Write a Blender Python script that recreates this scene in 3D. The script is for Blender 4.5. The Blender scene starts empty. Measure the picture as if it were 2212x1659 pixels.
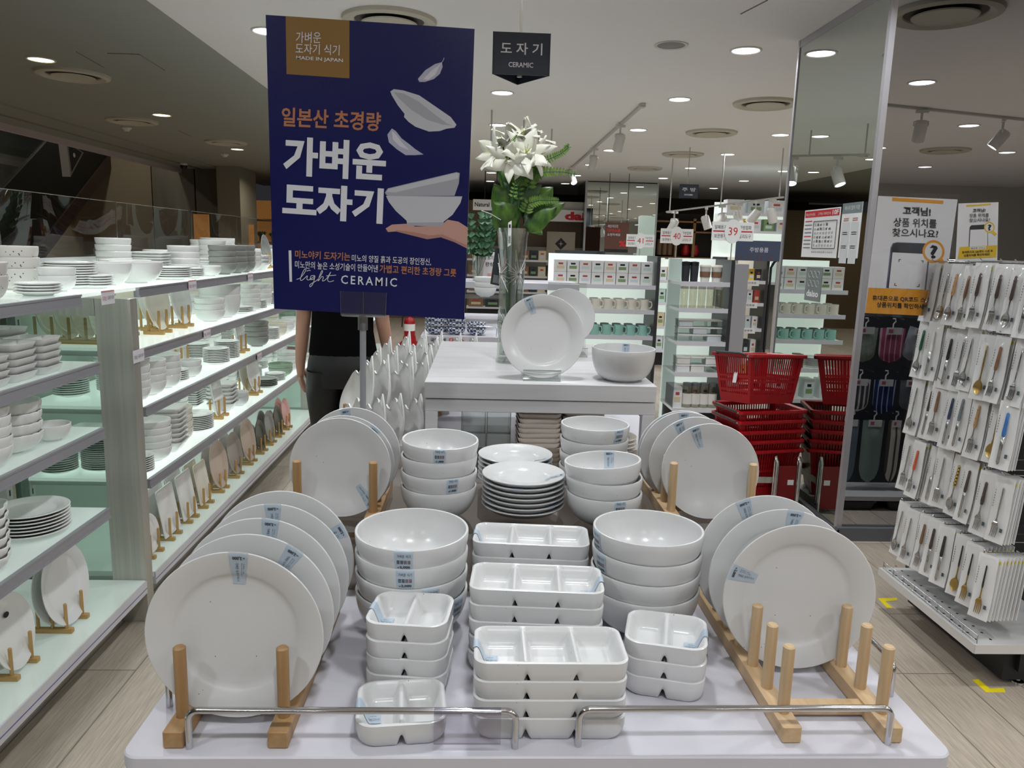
import bpy, math, random
from mathutils import Vector, Matrix
R = math.radians
SC = bpy.context.scene
COL = SC.collection
rnd = random.Random(7)

# ---------------------------------------------------------------- camera
FPX, CX, CY, CAMH = 1660.0, 1106.0, 829.5, 1.45
D_ = Vector((1040 - CX, 530 - CY, FPX)).normalized()          # depth axis of the shop, seen by the lens
dn_ = Vector((843 - CX, 10100 - CY, FPX)); dn_ = (dn_ - D_ * dn_.dot(D_)).normalized()
RT_ = dn_.cross(D_)
W = Matrix((RT_, D_, -dn_))                                   # lens (x right, y down, z ahead) -> world
cam = bpy.data.cameras.new('camera'); co = bpy.data.objects.new('camera', cam); COL.objects.link(co)
cam.sensor_fit = 'HORIZONTAL'; cam.sensor_width = 36; cam.lens = 36 * FPX / 2212; cam.clip_start = .02; cam.clip_end = 200
B = W @ Matrix(((1, 0, 0), (0, -1, 0), (0, 0, -1)))
co.matrix_world = Matrix.Translation((0, 0, CAMH)) @ B.to_4x4()
SC.camera = co
vs = SC.view_settings
SC.display_settings.display_device = 'sRGB'
vs.view_transform = 'Standard'; vs.look = 'None'; vs.gamma = 1; vs.use_curve_mapping = False
vs.exposure = EXPOSURE = 0.0
cy = SC.cycles
cy.max_bounces = 7; cy.diffuse_bounces = 3; cy.glossy_bounces = 4; cy.transmission_bounces = 4; cy.transparent_max_bounces = 14
cy.caustics_reflective = False; cy.caustics_refractive = False; cy.sample_clamp_indirect = 4; cy.blur_glossy = 1
cy.use_denoising = True
wd = bpy.data.worlds.new('world'); SC.world = wd; wd.use_nodes = True
wd.node_tree.nodes['Background'].inputs[0].default_value = (.02, .02, .022, 1)
wd.node_tree.nodes['Background'].inputs[1].default_value = 1
LAMP_W, WARM_W, LED_E = 9.0, 7.5, .5      # downlight watts, mall downlight watts, shelf and back panel emission

def at(u, v, x=None, y=None, z=None):
    """the point of the shop that the photograph shows at pixel (u, v), on a plane of known x, y or z"""
    r = W @ Vector(((u - CX) / FPX, (v - CY) / FPX, 1))
    t = (z - CAMH) / r.z if z is not None else y / r.y if y is not None else x / r.x
    return Vector((0, 0, CAMH)) + r * t

# ---------------------------------------------------------------- materials
def lin(c):
    if isinstance(c, str):
        c = [int(c[i:i + 2], 16) / 255 for i in (0, 2, 4)]
    return tuple(((x + .055) / 1.055) ** 2.4 if x > .04045 else x / 12.92 for x in c)
MATS = {}
def mat(name, col='cccccc', rough=.5, metal=0, emit=None, es=1, spec=.5, noise=None, bump=None, speck=None, coat=0):
    """noise=(scale, other colour, detail, stretch)  bump=(scale, strength, stretch)  speck=(scale, colour, size)"""
    if name in MATS: return MATS[name]
    m = bpy.data.materials.new(name); m.use_nodes = True; nt = m.node_tree; N = nt.nodes; L = nt.links
    b = N['Principled BSDF']; MATS[name] = m
    b.inputs['Base Color'].default_value = (*lin(col), 1)
    b.inputs['Roughness'].default_value = rough; b.inputs['Metallic'].default_value = metal
    b.inputs['Specular IOR Level'].default_value = spec; b.inputs['Coat Weight'].default_value = coat
    if emit:
        b.inputs['Emission Color'].default_value = (*lin(emit), 1); b.inputs['Emission Strength'].default_value = es
    def coords(stretch, scale):
        t = N.new('ShaderNodeTexCoord'); mp = N.new('ShaderNodeMapping'); L.new(t.outputs['Object'], mp.inputs[0])
        mp.inputs['Scale'].default_value = [s * scale for s in stretch]; return mp.outputs[0]
    out = None
    if noise:
        sc, c2, det, st = (list(noise) + [3, (1, 1, 1)])[:4] if len(noise) < 4 else noise
        n = N.new('ShaderNodeTexNoise'); n.inputs['Scale'].default_value = 1; n.inputs['Detail'].default_value = det
        L.new(coords(st, sc), n.inputs['Vector'])
        cr = N.new('ShaderNodeValToRGB'); cr.color_ramp.elements[0].position = .35; cr.color_ramp.elements[1].position = .65
        cr.color_ramp.elements[0].color = (*lin(col), 1); cr.color_ramp.elements[1].color = (*lin(c2), 1)
        L.new(n.outputs[0], cr.inputs[0]); out = cr.outputs[0]
    if speck:
        v = N.new('ShaderNodeTexVoronoi'); v.inputs['Scale'].default_value = 1; L.new(coords((1, 1, 1), speck[0]), v.inputs['Vector'])
        lt = N.new('ShaderNodeMath'); lt.operation = 'LESS_THAN'; lt.inputs[1].default_value = speck[2]; L.new(v.outputs['Distance'], lt.inputs[0])
        s2 = N.new('ShaderNodeSeparateColor'); L.new(v.outputs['Color'], s2.inputs[0])
        g = N.new('ShaderNodeMath'); g.operation = 'GREATER_THAN'; g.inputs[1].default_value = .62; L.new(s2.outputs[0], g.inputs[0])
        ml = N.new('ShaderNodeMath'); ml.operation = 'MULTIPLY'; L.new(lt.outputs[0], ml.inputs[0]); L.new(g.outputs[0], ml.inputs[1])
        mx = N.new('ShaderNodeMix'); mx.data_type = 'RGBA'; L.new(ml.outputs[0], mx.inputs[0])
        if out: L.new(out, mx.inputs[6])
        else: mx.inputs[6].default_value = (*lin(col), 1)
        mx.inputs[7].default_value = (*lin(speck[1]), 1); out = mx.outputs[2]
    if out: L.new(out, b.inputs['Base Color'])
    if bump:
        n = N.new('ShaderNodeTexNoise'); n.inputs['Scale'].default_value = 1; n.inputs['Detail'].default_value = 3
        L.new(coords(bump[2] if len(bump) > 2 else (1, 1, 1), bump[0]), n.inputs['Vector'])
        bp = N.new('ShaderNodeBump'); bp.inputs['Strength'].default_value = bump[1]; bp.inputs['Distance'].default_value = .004
        L.new(n.outputs[0], bp.inputs['Height']); L.new(bp.outputs[0], b.inputs['Normal'])
    return m
def clear(name, tint='ffffff', refl=.06, rough=.03, edge=.6, tr=.95):
    """clear acrylic or glass: lets light through, reflects more at grazing angles"""
    if name in MATS: return MATS[name]
    m = bpy.data.materials.new(name); m.use_nodes = True; nt = m.node_tree; N = nt.nodes; L = nt.links; N.clear(); MATS[name] = m
    o = N.new('ShaderNodeOutputMaterial'); t = N.new('ShaderNodeBsdfTransparent'); g = N.new('ShaderNodeBsdfGlossy'); mx = N.new('ShaderNodeMixShader')
    t.inputs[0].default_value = (*[x * tr for x in lin(tint)], 1); g.inputs['Roughness'].default_value = rough; g.inputs['Color'].default_value = (.9, .9, .9, 1)
    lw = N.new('ShaderNodeLayerWeight'); lw.inputs[0].default_value = .35
    mr = N.new('ShaderNodeMapRange'); mr.inputs[3].default_value = refl; mr.inputs[4].default_value = edge
    L.new(lw.outputs['Facing'], mr.inputs[0]); pw = N.new('ShaderNodeMath'); pw.operation = 'POWER'; pw.inputs[1].default_value = 3
    L.new(lw.outputs['Facing'], pw.inputs[0]); L.new(pw.outputs[0], mr.inputs[0])
    L.new(mr.outputs[0], mx.inputs[0]); L.new(t.outputs[0], mx.inputs[1]); L.new(g.outputs[0], mx.inputs[2]); L.new(mx.outputs[0], o.inputs[0])
    return m
def mirror_mat(name, tint):
    m = bpy.data.materials.new(name); m.use_nodes = True; nt = m.node_tree; N = nt.nodes; N.clear(); MATS[name] = m
    o = N.new('ShaderNodeOutputMaterial'); g = N.new('ShaderNodeBsdfGlossy'); g.inputs['Roughness'].default_value = 0.0
    g.inputs['Color'].default_value = (*lin(tint), 1); nt.links.new(g.outputs[0], o.inputs[0]); return m
def wood_mat(name, c1, c2, axis=1, scale=14, rough=.5):
    st = [1, 1, 1]; st[axis] = .06
    return mat(name, c1, rough, noise=(scale * 6, c2, 4, st), bump=(scale * 8, .12, st))
def checker_mat(name, c1, c2, scale, rough=.4):
    m = mat(name, c1, rough); nt = m.node_tree; t = nt.nodes.new('ShaderNodeTexCoord'); c = nt.nodes.new('ShaderNodeTexChecker')
    c.inputs[1].default_value = (*lin(c1), 1); c.inputs[2].default_value = (*lin(c2), 1); c.inputs[3].default_value = scale
    nt.links.new(t.outputs['Object'], c.inputs[0]); nt.links.new(c.outputs[0], nt.nodes['Principled BSDF'].inputs['Base Color']); return m
def brick_mat(name, c1, c2, line, w, h, mortar, offs=.5, rough=.5, rot=0, grain=None, freq=2):
    m = mat(name, c1, rough); nt = m.node_tree; N = nt.nodes; L = nt.links
    t = N.new('ShaderNodeTexCoord'); mp = N.new('ShaderNodeMapping'); mp.inputs['Rotation'].default_value = (0, 0, rot)
    L.new(t.outputs['Object'], mp.inputs[0]); b = N.new('ShaderNodeTexBrick'); L.new(mp.outputs[0], b.inputs[0])
    b.offset = offs; b.offset_frequency = freq
    b.inputs['Color1'].default_value = (*lin(c1), 1); b.inputs['Color2'].default_value = (*lin(c2), 1); b.inputs['Mortar'].default_value = (*lin(line), 1)
    b.inputs['Scale'].default_value = 1; b.inputs['Mortar Size'].default_value = mortar; b.inputs['Brick Width'].default_value = w; b.inputs['Row Height'].default_value = h
    out = b.outputs[0]
    if grain:
        n = N.new('ShaderNodeTexNoise'); n.inputs['Scale'].default_value = 1; n.inputs['Detail'].default_value = 6
        m2 = N.new('ShaderNodeMapping'); m2.inputs['Scale'].default_value = grain[0]; L.new(mp.outputs[0], m2.inputs[0]); L.new(m2.outputs[0], n.inputs[0])
        cr = N.new('ShaderNodeValToRGB'); cr.color_ramp.elements[0].position = .3; cr.color_ramp.elements[1].position = .7
        cr.color_ramp.elements[0].color = (*[grain[1]] * 3, 1); cr.color_ramp.elements[1].color = (1, 1, 1, 1); L.new(n.outputs[0], cr.inputs[0])
        mx = N.new('ShaderNodeMix'); mx.data_type = 'RGBA'; mx.blend_type = 'MULTIPLY'; mx.inputs[0].default_value = 1
        L.new(out, mx.inputs[6]); L.new(cr.outputs[0], mx.inputs[7]); out = mx.outputs[2]
    L.new(out, N['Principled BSDF'].inputs['Base Color']); return m

WHITE = mat('white_glaze', 'cfcfcf', .22, speck=(70, '5a554f', .05), bump=(60, .03))
GLOSS = mat('white_porcelain', 'eeeeec', .1)
CREAM = mat('cream_porcelain', 'ece6d8', .15)
TAUPE = mat('taupe_glaze', 'a39a91', .3)
BEIGE = mat('beige_glaze', 'c8b3a4', .3)
DARKG = mat('dark_olive_glaze', '45483f', .3)
GREYG = mat('grey_glaze', '8d8e8a', .3)
SAGE = mat('sage_glaze', '9db29c', .25)
PINKG = mat('pink_glaze', 'dca9a4', .3)
BLUEG = mat('pale_blue_glaze', 'a9c6cc', .25)
SPECK = mat('speckled_stoneware', 'd8d4ce', .35, speck=(110, '4a4541', .22))
BEECH = wood_mat('beech_rail', 'ab8960', '99764c', 1)
BEECHP = wood_mat('beech_peg', 'ad8b60', '98744a', 2)
PALEW = wood_mat('pale_beech', 'c8ab86', 'b99a72', 1)
PALEP = wood_mat('pale_beech_peg', 'cab08c', 'ba9a72', 2)
GOLDW = wood_mat('golden_rack_rail', 'c39f64', 'b38d52', 1)
GOLDP = wood_mat('golden_rack_peg', 'c4a066', 'b28a50', 2)
LAMI = mat('white_laminate', 'c9c7cf', .38, noise=(3, 'c1bfc6', 4, (1, 1, 1)))
LAMI2 = mat('white_woodgrain_laminate', 'd2d1d3', .35, noise=(40, 'c6c5c6', 4, (.05, 1, 1)))
CHROME = mat('chrome', 'c9c9cc', .12, 1)
STEEL = mat('brushed_steel', 'c9c5bd', .42, .6, noise=(60, 'b9b7b0', 3, (1, 1, .03)))
ALU = mat('grey_aluminium', 'b4b4bb', .4, .6)
ACRYL = clear('clear_acrylic', 'fbfdfc', .05)
ACRYE = clear('acrylic_edge', 'e8efe2', .35, .1, .8, .8)
GLASS = clear('green_glass', 'e2f2ea', .06)
BLACK = mat('matt_black', '101013', .5)
DGREY = mat('dark_grey_paint', '2b2d31', .55)
INK = mat('black_ink', '15151a', .6)
STICK = mat('blue_grey_sticker', 'adbbc8', .45)
STKTX = mat('sticker_ink', '22262c', .6)
PAPER = mat('white_paper', 'eeeeee', .6)
RED = mat('red_plastic', 'a50d19', .35)
REDINK = mat('red_ink', 'c8232a', .6)
YEL = mat('yellow_ink', 'e6d21e', .5)

# ---------------------------------------------------------------- mesh builder
def T(x=0, y=0, z=0): return Matrix.Translation((x, y, z))
def RX(a): return Matrix.Rotation(R(a), 4, 'X')
def RY(a): return Matrix.Rotation(R(a), 4, 'Y')
def RZ(a): return Matrix.Rotation(R(a), 4, 'Z')
def S(x, y=None, z=None):
    return Matrix.Diagonal((x, x if y is None else y, x if z is None else z, 1))
_txt = {}
def text_geo(s, bold=0, space=1.0):
    """outline lettering as flat triangles, 1 unit em, starts at x = 0"""
    k = (s, bold, space)
    if k not in _txt:
        c = bpy.data.curves.new('t', 'FONT'); c.body = s; c.size = 1; c.offset = bold; c.space_character = space; c.resolution_u = 2; c.fill_mode = 'FRONT' if False else 'BOTH'
        o = bpy.data.objects.new('t', c); me = bpy.data.meshes.new_from_object(o)
        vv = [v.co.copy() for v in me.vertices]; ff = [tuple(p.vertices) for p in me.polygons]
        bpy.data.objects.remove(o); bpy.data.curves.remove(c); bpy.data.meshes.remove(me)
        _txt[k] = (vv, ff)
    return _txt[k]
class MB:
    def __init__(self, m=None): self.v = []; self.f = []; self.mi = []; self.mats = []; self.cur = m
    def slot(self, m):
        m = m or self.cur
        if m not in self.mats: self.mats.append(m)
        return self.mats.index(m)
    def add(self, vv, ff, m=None, M=None):
        o = len(self.v); s = self.slot(m)
        self.v += [tuple(M @ Vector(p)) if M else tuple(p) for p in vv]
        self.f += [tuple(i + o for i in f) for f in ff]; self.mi += [s] * len(ff); return self
    def box(self, x0, x1, y0, y1, z0, z1, m=None, M=None, b=0):
        if b:
            xs = (x0, x0 + b, x1 - b, x1); vv = []; ff = []
            def ring(i, z): return [(x0 + i, y0 + i, z), (x1 - i, y0 + i, z), (x1 - i, y1 - i, z), (x0 + i, y1 - i, z)]
            def rr(i, z):
                return [(x0 + i + b, y0 + i, z), (x1 - i - b, y0 + i, z), (x1 - i, y0 + i + b, z), (x1 - i, y1 - i - b, z), (x1 - i - b, y1 - i, z), (x0 + i + b, y1 - i, z), (x0 + i, y1 - i - b, z), (x0 + i, y0 + i + b, z)]
            rs = [rr(b, z0), rr(0, z0 + b), rr(0, z1 - b), rr(b, z1)]
            for r in rs: vv += r
            for k in range(3):
                for i in range(8): ff.append((k * 8 + i, k * 8 + (i + 1) % 8, k * 8 + 8 + (i + 1) % 8, k * 8 + 8 + i))
            ff += [tuple(range(7, -1, -1)), tuple(range(24, 32))]
            return self.add(vv, ff, m, M)
        vv = [(x, y, z) for z in (z0, z1) for y in (y0, y1) for x in (x0, x1)]
        return self.add(vv, [(0, 2, 3, 1), (4, 5, 7, 6), (0, 1, 5, 4), (2, 6, 7, 3), (0, 4, 6, 2), (1, 3, 7, 5)], m, M)
    def cbox(self, x, y, z, sx, sy, sz, m=None, M=None, b=0):
        return self.box(x - sx / 2, x + sx / 2, y - sy / 2, y + sy / 2, z - sz / 2, z + sz / 2, m, M, b)
    def lathe(self, prof, seg=32, m=None, M=None, ripple=None):
        vv = []; ff = []; n = len(prof); idx = []
        for (r, z) in prof:
            if r < 1e-6: idx.append([len(vv)] * seg); vv.append((0, 0, z))
            else:
                idx.append(list(range(len(vv), len(vv) + seg)))
                for i in range(seg):
                    a = 2 * math.pi * i / seg; q = r * (1 + (ripple(a, r, z) if ripple else 0)); vv.append((q * math.cos(a), q * math.sin(a), z))
        for k in range(n - 1):
            A, Bq = idx[k], idx[k + 1]
            for i in range(seg):
                j = (i + 1) % seg; f = []
                for w in (A[i], A[j], Bq[j], Bq[i]):
                    if w not in f: f.append(w)
                if len(f) > 2: ff.append(tuple(f))
        return self.add(vv, ff, m, M)
    def tube(self, pts, r, seg=8, m=None, M=None, closed=False):
        pts = [Vector(p) for p in pts]; n = len(pts); vv = []; ff = []
        rr = r if isinstance(r, (list, tuple)) else [r] * n
        up = None
        for i, p in enumerate(pts):
            a = pts[i - 1] if i or closed else p; b = pts[(i + 1) % n] if i < n - 1 or closed else p
            t = (b - a).normalized()
            if up is None: up = t.orthogonal().normalized()
            up = (up - t * up.dot(t)).normalized() if (up - t * up.dot(t)).length > 1e-6 else t.orthogonal().normalized()
            q = t.cross(up)
            for k in range(seg):
                g = 2 * math.pi * k / seg; vv.append(p + (up * math.cos(g) + q * math.sin(g)) * rr[i])
        for i in range(n if closed else n - 1):
            for k in range(seg):
                k2 = (k + 1) % seg; j = (i + 1) % n
                ff.append((i * seg + k, i * seg + k2, j * seg + k2, j * seg + k))
        if not closed: ff += [tuple(range(seg - 1, -1, -1)), tuple(range((n - 1) * seg, n * seg))]
        return self.add(vv, ff, m, M)
    def poly(self, pts, m=None, M=None, th=0):
        n = len(pts); pts = [tuple(p) if len(p) == 3 else (p[0], p[1], 0) for p in pts]
        if not th: return self.add(pts, [tuple(range(n))], m, M)
        vv = pts + [(p[0], p[1], p[2] - th) for p in pts]
        return self.add(vv, [tuple(range(n)), tuple(range(2 * n - 1, n - 1, -1))] + [(i + n, (i + 1) % n + n, (i + 1) % n, i) for i in range(n)], m, M)
    def grid(self, fn, nu, nv, m=None, M=None, wrap=False):
        vv = [fn(i / nu, j / nv) for j in range(nv + 1) for i in range(nu + 1)]
        ff = [(j * (nu + 1) + i, j * (nu + 1) + i + 1, (j + 1) * (nu + 1) + i + 1, (j + 1) * (nu + 1) + i) for j in range(nv) for i in range(nu)]
        return self.add(vv, ff, m, M)
    def text(self, s, x0, y0, x1, y1, m=None, M=None, bold=0, space=1.0, fn=None, keep=False):
        """lettering fitted into the box x0..x1, y0..y1 of the local xy plane (y up)"""
        vv, ff = text_geo(s, bold, space)
        if not vv: return self
        a0, a1 = min(v.x for v in vv), max(v.x for v in vv); b0, b1 = min(v.y for v in vv), max(v.y for v in vv)
        sx, sy = (x1 - x0) / (a1 - a0), (y1 - y0) / max(b1 - b0, 1e-6)
        ox = x0
        if keep:
            s_ = min(sx, sy); ox = (x0 + x1) / 2 - s_ * (a1 - a0) / 2; sx = sy = s_
        pp = [(ox + (v.x - a0) * sx, y0 + (v.y - b0) * sy, 0) for v in vv]
        if fn: pp = [fn(p[0], p[1]) for p in pp]
        return self.add(pp, ff, m, M)
    def mesh(self, name, smooth=40):
        me = bpy.data.meshes.new(name); me.from_pydata(self.v, [], self.f)
        for m in self.mats: me.materials.append(m)
        me.polygons.foreach_set('material_index', self.mi)
        if smooth:
            me.polygons.foreach_set('use_smooth', [True] * len(self.f)); me.set_sharp_from_angle(angle=R(smooth))
        me.update(); return me

LABELS = {}
def obj(name, g, parent=None, M=None, label=None, cat=None, group=None, kind=None, smooth=40):
    me = g.mesh(name, smooth) if isinstance(g, MB) else g
    o = bpy.data.objects.new(name, me); COL.objects.link(o)
    if parent: o.parent = parent
    if M is not None: o.matrix_basis = M
    tag(o, label, cat, group, kind); return o
def tag(o, label=None, cat=None, group=None, kind=None):
    if label:
        o['label'] = label
        if cat:
            if label in LABELS: print('DUPLICATE LABEL', label)
            LABELS[label] = o.name
            n = len(label.split())
            if n < 4 or n > 16: print('LABEL LENGTH', n, label)
    if cat: o['category'] = cat
    if group: o['group'] = group
    if kind: o['kind'] = kind
    return o
def thing(name, label, cat, M=None, group=None):
    o = bpy.data.objects.new(name, None); COL.objects.link(o); o.empty_display_size = .05
    if M is not None: o.matrix_basis = M
    return tag(o, label, cat, group)
def struct(name, g, label=None, parent=None, M=None):
    return obj(name, g, parent, M, label, None, None, None if parent else 'structure')
KIDS = {}
def kids(o):
    return [c for c in bpy.data.objects if c.parent == o]
def proto(root):
    """remember a thing's parts and sub-parts, so that copies need no search"""
    KIDS[root.name] = [(c, kids(c)) for c in kids(root)]; return root
def dup(root, M, label, group=None, skip=()):
    c = root.copy(); COL.objects.link(c); c.matrix_basis = M
    if label: tag(c, label, c.get('category'))
    if group: c['group'] = group
    for ch, sub in KIDS.get(root.name, []):
        if ch.name.split('.')[0] in skip: continue
        d = ch.copy(); COL.objects.link(d); d.parent = c
        for s in sub:
            e = s.copy(); COL.objects.link(e); e.parent = d
    return c
ORD = 'first second third fourth fifth sixth seventh eighth ninth tenth eleventh twelfth thirteenth fourteenth fifteenth sixteenth seventeenth eighteenth nineteenth twentieth'.split()
for _t, _n in (('twenty-', 'thirtieth'), ('thirty-', 'fortieth'), ('forty-', 'fiftieth')): ORD += [_t + w for w in ORD[:9]] + [_n]
def nth(i): return ORD[i]
def from_top(i, n):
    """words for the i-th of n counted from the bottom (0)"""
    k = n - 1 - i
    return 'topmost' if k == 0 else 'lowest' if i == 0 else nth(k) + ' from top'
# ---------------------------------------------------------------- the setting
CEIL = 2.7
FLOORM = brick_mat('plank_floor', 'c1b4a4', 'b4a797', '807468', 1.22, .19, .0025, .37, .42, R(90), ((9, 150, 1), .66), 3)
CEILM = mat('ceiling_paint', 'f2f2f2', .9); MALLM = mat('mall_ceiling_grey', '9fa29c', .9)  # mall ceiling is darker and slightly greener than the shop ceiling
g = MB(FLOORM); g.box(-12, 11, -6, 19, -.1, 0); struct('floor', g)
g = MB(CEILM); g.box(-1.83, 11, -6, 19, CEIL, CEIL + .1); struct('ceiling', g)
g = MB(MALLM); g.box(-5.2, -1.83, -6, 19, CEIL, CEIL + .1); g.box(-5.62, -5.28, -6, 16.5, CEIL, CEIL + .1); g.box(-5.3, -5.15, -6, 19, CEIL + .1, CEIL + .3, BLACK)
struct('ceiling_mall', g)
g = MB(mat('lilac_white_paint', 'cfc6cc', .6)); g.box(-5.66, -5.6, -6, 15.6, 2.62, CEIL + .02); struct('trim_1', g)
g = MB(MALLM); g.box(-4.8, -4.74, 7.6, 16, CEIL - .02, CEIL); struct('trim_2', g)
WALLM = mat('white_wall', 'cfccc8', .7); MALLW = mat('mall_beige_wall', '8e8676', .7); CONC = mat('grey_wall_panel', '6f6d66', .7, noise=(2, '67655e', 4, (4, 4, .5)))
struct('wall_right', MB(WALLM).box(10.9, 11, -6, 19, 0, CEIL))
struct('wall_behind', MB(WALLM).box(-5.6, 11, -6.1, -6, 0, CEIL))
struct('wall_back', MB(mat('dark_brown_wall', '4a4138', .7)).box(-4.2, 11, 18.9, 19, 0, CEIL))
struct('wall_atrium', MB(MALLW).box(-12, -6.25, 15.2, 15.3, 0, 6))
struct('wall_left', MB(mat('dark_wall', '35322d', .8)).box(-12, -11.9, -6, 16, 0, 6))
g = MB(CONC); g.box(-6.15, -5.38, 15, 15.3, 0, CEIL + .05); struct('wall_panel', g)
g = MB(CONC); g.box(-5.32, -4.72, 14.9, 15.3, 0, CEIL); struct('wall_panel', g)
g = MB(mat('concrete_column', '8d897d', .75)); g.box(-4.7, -4.3, 14.2, 15.2, 0, CEIL); struct('column_1', g)

# mirror clad columns
MIR = mirror_mat('mirror', 'ccd2cd'); MIR2 = mirror_mat('darker_mirror', 'b6b7ba')  # front face mirror is tinted darker than the side face
TRIMM = mat('mirror_edge_trim', 'b9b7bc', .35, .5)
X0, Y0, X1, Y1 = 1.87, 3.72, 3.5, 4.8
c = thing('mirror_column', None, None); c['kind'] = 'structure'
obj('column_core', MB(DGREY).box(X0 + .012, X1, Y0 + .012, Y1, 0, CEIL), c)
obj('mirror', MB(MIR).box(X0, X0 + .01, Y0 + .022, Y1 - .02, .06, CEIL - .04), c)
obj('mirror', MB(MIR2).box(X0 + .02, X1, Y0, Y0 + .01, .004, CEIL - .01), c)
g = MB(TRIMM); g.box(X0 - .006, X0 + .022, Y0 - .006, Y0 + .022, 0, CEIL); g.box(X0 - .006, X0 + .014, Y1 - .022, Y1, 0, CEIL)
g.box(X0 - .004, X0 + .014, Y0 + .022, Y1 - .022, CEIL - .042, CEIL - .002); obj('mirror_trim', g, c)
obj('skirting', MB(mat('skirting_grey', '5d5e63', .5)).box(X0 - .01, X1, Y0 - .03, Y0 - .002, 0, .07), c)
obj('skirting', MB(mat('skirting_grey')).box(X0 - .012, X0 - .001, Y0 - .03, Y1, 0, .06), c)
c2 = thing('mirror_column', None, None); c2['kind'] = 'structure'
obj('column_core', MB(DGREY).box(1.96, 3.3, 14.82, 16, 0, CEIL), c2)
obj('mirror', MB(MIR).box(1.97, 3.29, 14.8, 14.815, .1, CEIL - .02), c2)
obj('mirror', MB(MIR).box(1.93, 1.945, 14.82, 16, .1, CEIL - .02), c2)
g = MB(TRIMM); g.box(1.93, 1.97, 14.79, 14.83, 0, CEIL); g.box(3.29, 3.32, 14.79, 14.83, 0, CEIL); obj('mirror_trim', g, c2)

# ---------------------------------------------------------------- ceiling lamps
COOL = (.93, .97, 1.0); WARM = (1, .9, .72)
LENS = mat('lit_lens', 'ffffff', .5, emit='fdfbff', es=9); LENSW = mat('warm_lit_lens', 'fff4d8', .5, emit='ffeab0', es=7)
for _m in (LENS, LENSW): _m.cycles.emission_sampling = 'NONE'
RIM = mat('lamp_rim', 'dcdad6', .4); OFFL = mat('unlit_lamp', '7b7a76', .35, .4)
g = MB(RIM); g.lathe([(.083, 0), (.1, 0), (.1, -.004), (.09, -.008), (.083, -.004), (.083, 0)], 28); LRIM = g.mesh('rim')
g = MB(LENS); g.lathe([(0, -.003), (.083, -.003)], 28); LLENS = g.mesh('lens'); g = MB(LENSW); g.lathe([(0, -.003), (.083, -.003)], 28); LLENSW = g.mesh('lens')
LL = {}
for k, (cl, w) in dict(cool=(COOL, LAMP_W), warm=(WARM, WARM_W)).items():
    l = bpy.data.lights.new(k + '_downlight', 'AREA'); l.shape = 'DISK'; l.size = .15; l.energy = w; l.color = cl; l.spread = R(150); LL[k] = l
def downlight(x, y, label, warm=False, lit=True):
    t = thing('ceiling_downlight', label, 'ceiling light', T(x, y, CEIL), 'recessed ceiling downlights')
    obj('rim', LRIM, t); obj('lens', LLENSW if warm else LLENS, t)
    if lit:
        o = bpy.data.objects.new('lamp', LL['warm' if warm else 'cool']); COL.objects.link(o); o.parent = t; o.location = (0, 0, -.012)
COLS = {-1.33: 'the left shelving', .146: 'the display table', 1.63: 'the basket aisle', 3.16: 'the mirror column side', 4.6: 'the right aisle', 6.15: 'the far right aisle', 7.7: 'the right wall'}
for x, nm in COLS.items():
    ys = [3.38, 1.7, 0, -1.7, -3.4, 5.05, 6.69, 8.42, 10.2, 12, 13.8, 15.6]
    for i, y in enumerate(sorted(ys)):
        if X0 - .1 < x < X1 + .1 and Y0 - .1 < y < Y1 + .1: continue
        if x > 5 and (y > 8.6 and x > 7): continue
        downlight(x, y, f'round white recessed downlight, {nth(i)} along the ceiling row over {nm}', lit=(y < 12.5))
for i, (x, y) in enumerate([(-3.25, 6.09), (-3.37, 8.55), (-3.5, 11.5), (-3.3, 3.4), (-3.6, 14.2)]):
    downlight(x, y, ['warm glowing downlight in the mall ceiling, nearest above the clear guard sheets', 'warm mall downlight between two round air vents', 'warm mall downlight close to the blue poster edge', 'warm mall downlight over the near shelving bay', 'warm mall downlight by the concrete column'][i], True)
t = thing('ceiling_downlight', 'unlit grey recessed lamp in ceiling beside lit downlights', 'ceiling light', T(1.145, 5.0, CEIL))
g = MB(RIM); g.lathe([(.085, 0), (.105, 0), (.105, -.006), (.085, -.003)], 28); obj('rim', g, t)
g = MB(OFFL); g.lathe([(0, -.008), (.04, -.008), (.085, -.002)], 24); obj('lens', g, t)
VENTM = mat('vent_paint', 'c9c4b6', .6); VENTD = mat('vent_shadow_gap', '4d4b46', .8)
vb = MB(VENTM); vb.lathe([(.27, 0), (.265, -.02), (.235, -.03), (.2, -.012), (.195, 0)], 40); VR = vb.mesh('ring')
vb = MB(VENTD); vb.lathe([(0, -.004), (.198, -.004)], 32); VG = vb.mesh('gap')
vb = MB(VENTM); vb.lathe([(0, -.022), (.13, -.022), (.155, -.03), (.16, -.024), (.1, -.012), (0, -.012)], 36); VD = vb.mesh('disc')
VENTS = [(2.37, 6.71, 'above the aisle by the mirror column'), (2.41, 8.4, 'second past the mirror column'), (2.6, 10.3, 'third past the mirror column'), (2.36, 3.3, 'in front of the mirror column'), (5.38, -1.66, 'behind the viewpoint, seen reflected'), (-3.27, 6.58, 'in the mall ceiling beside nearest warm lamp'), (-3.88, 9.02, 'in the mall ceiling before second warm lamp'), (-3.4, 10.7, 'in the mall ceiling above the grey panels'), (-3.1, 13.0, 'in the mall ceiling close to the poster'), (-.55, 4.7, 'half hidden behind the top of the blue poster'), (2.5, 12.2, 'fourth past the mirror column'), (3.6, 7.6, 'right of the second vent past the column')]
for i, (x, y, d) in enumerate(VENTS):
    t = thing('air_vent', 'round ceiling air vent ' + d, 'air vent', T(x, y, CEIL), 'round ceiling air vents')
    obj('ring', VR, t); obj('gap', VG, t); obj('disc', VD, t)
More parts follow.
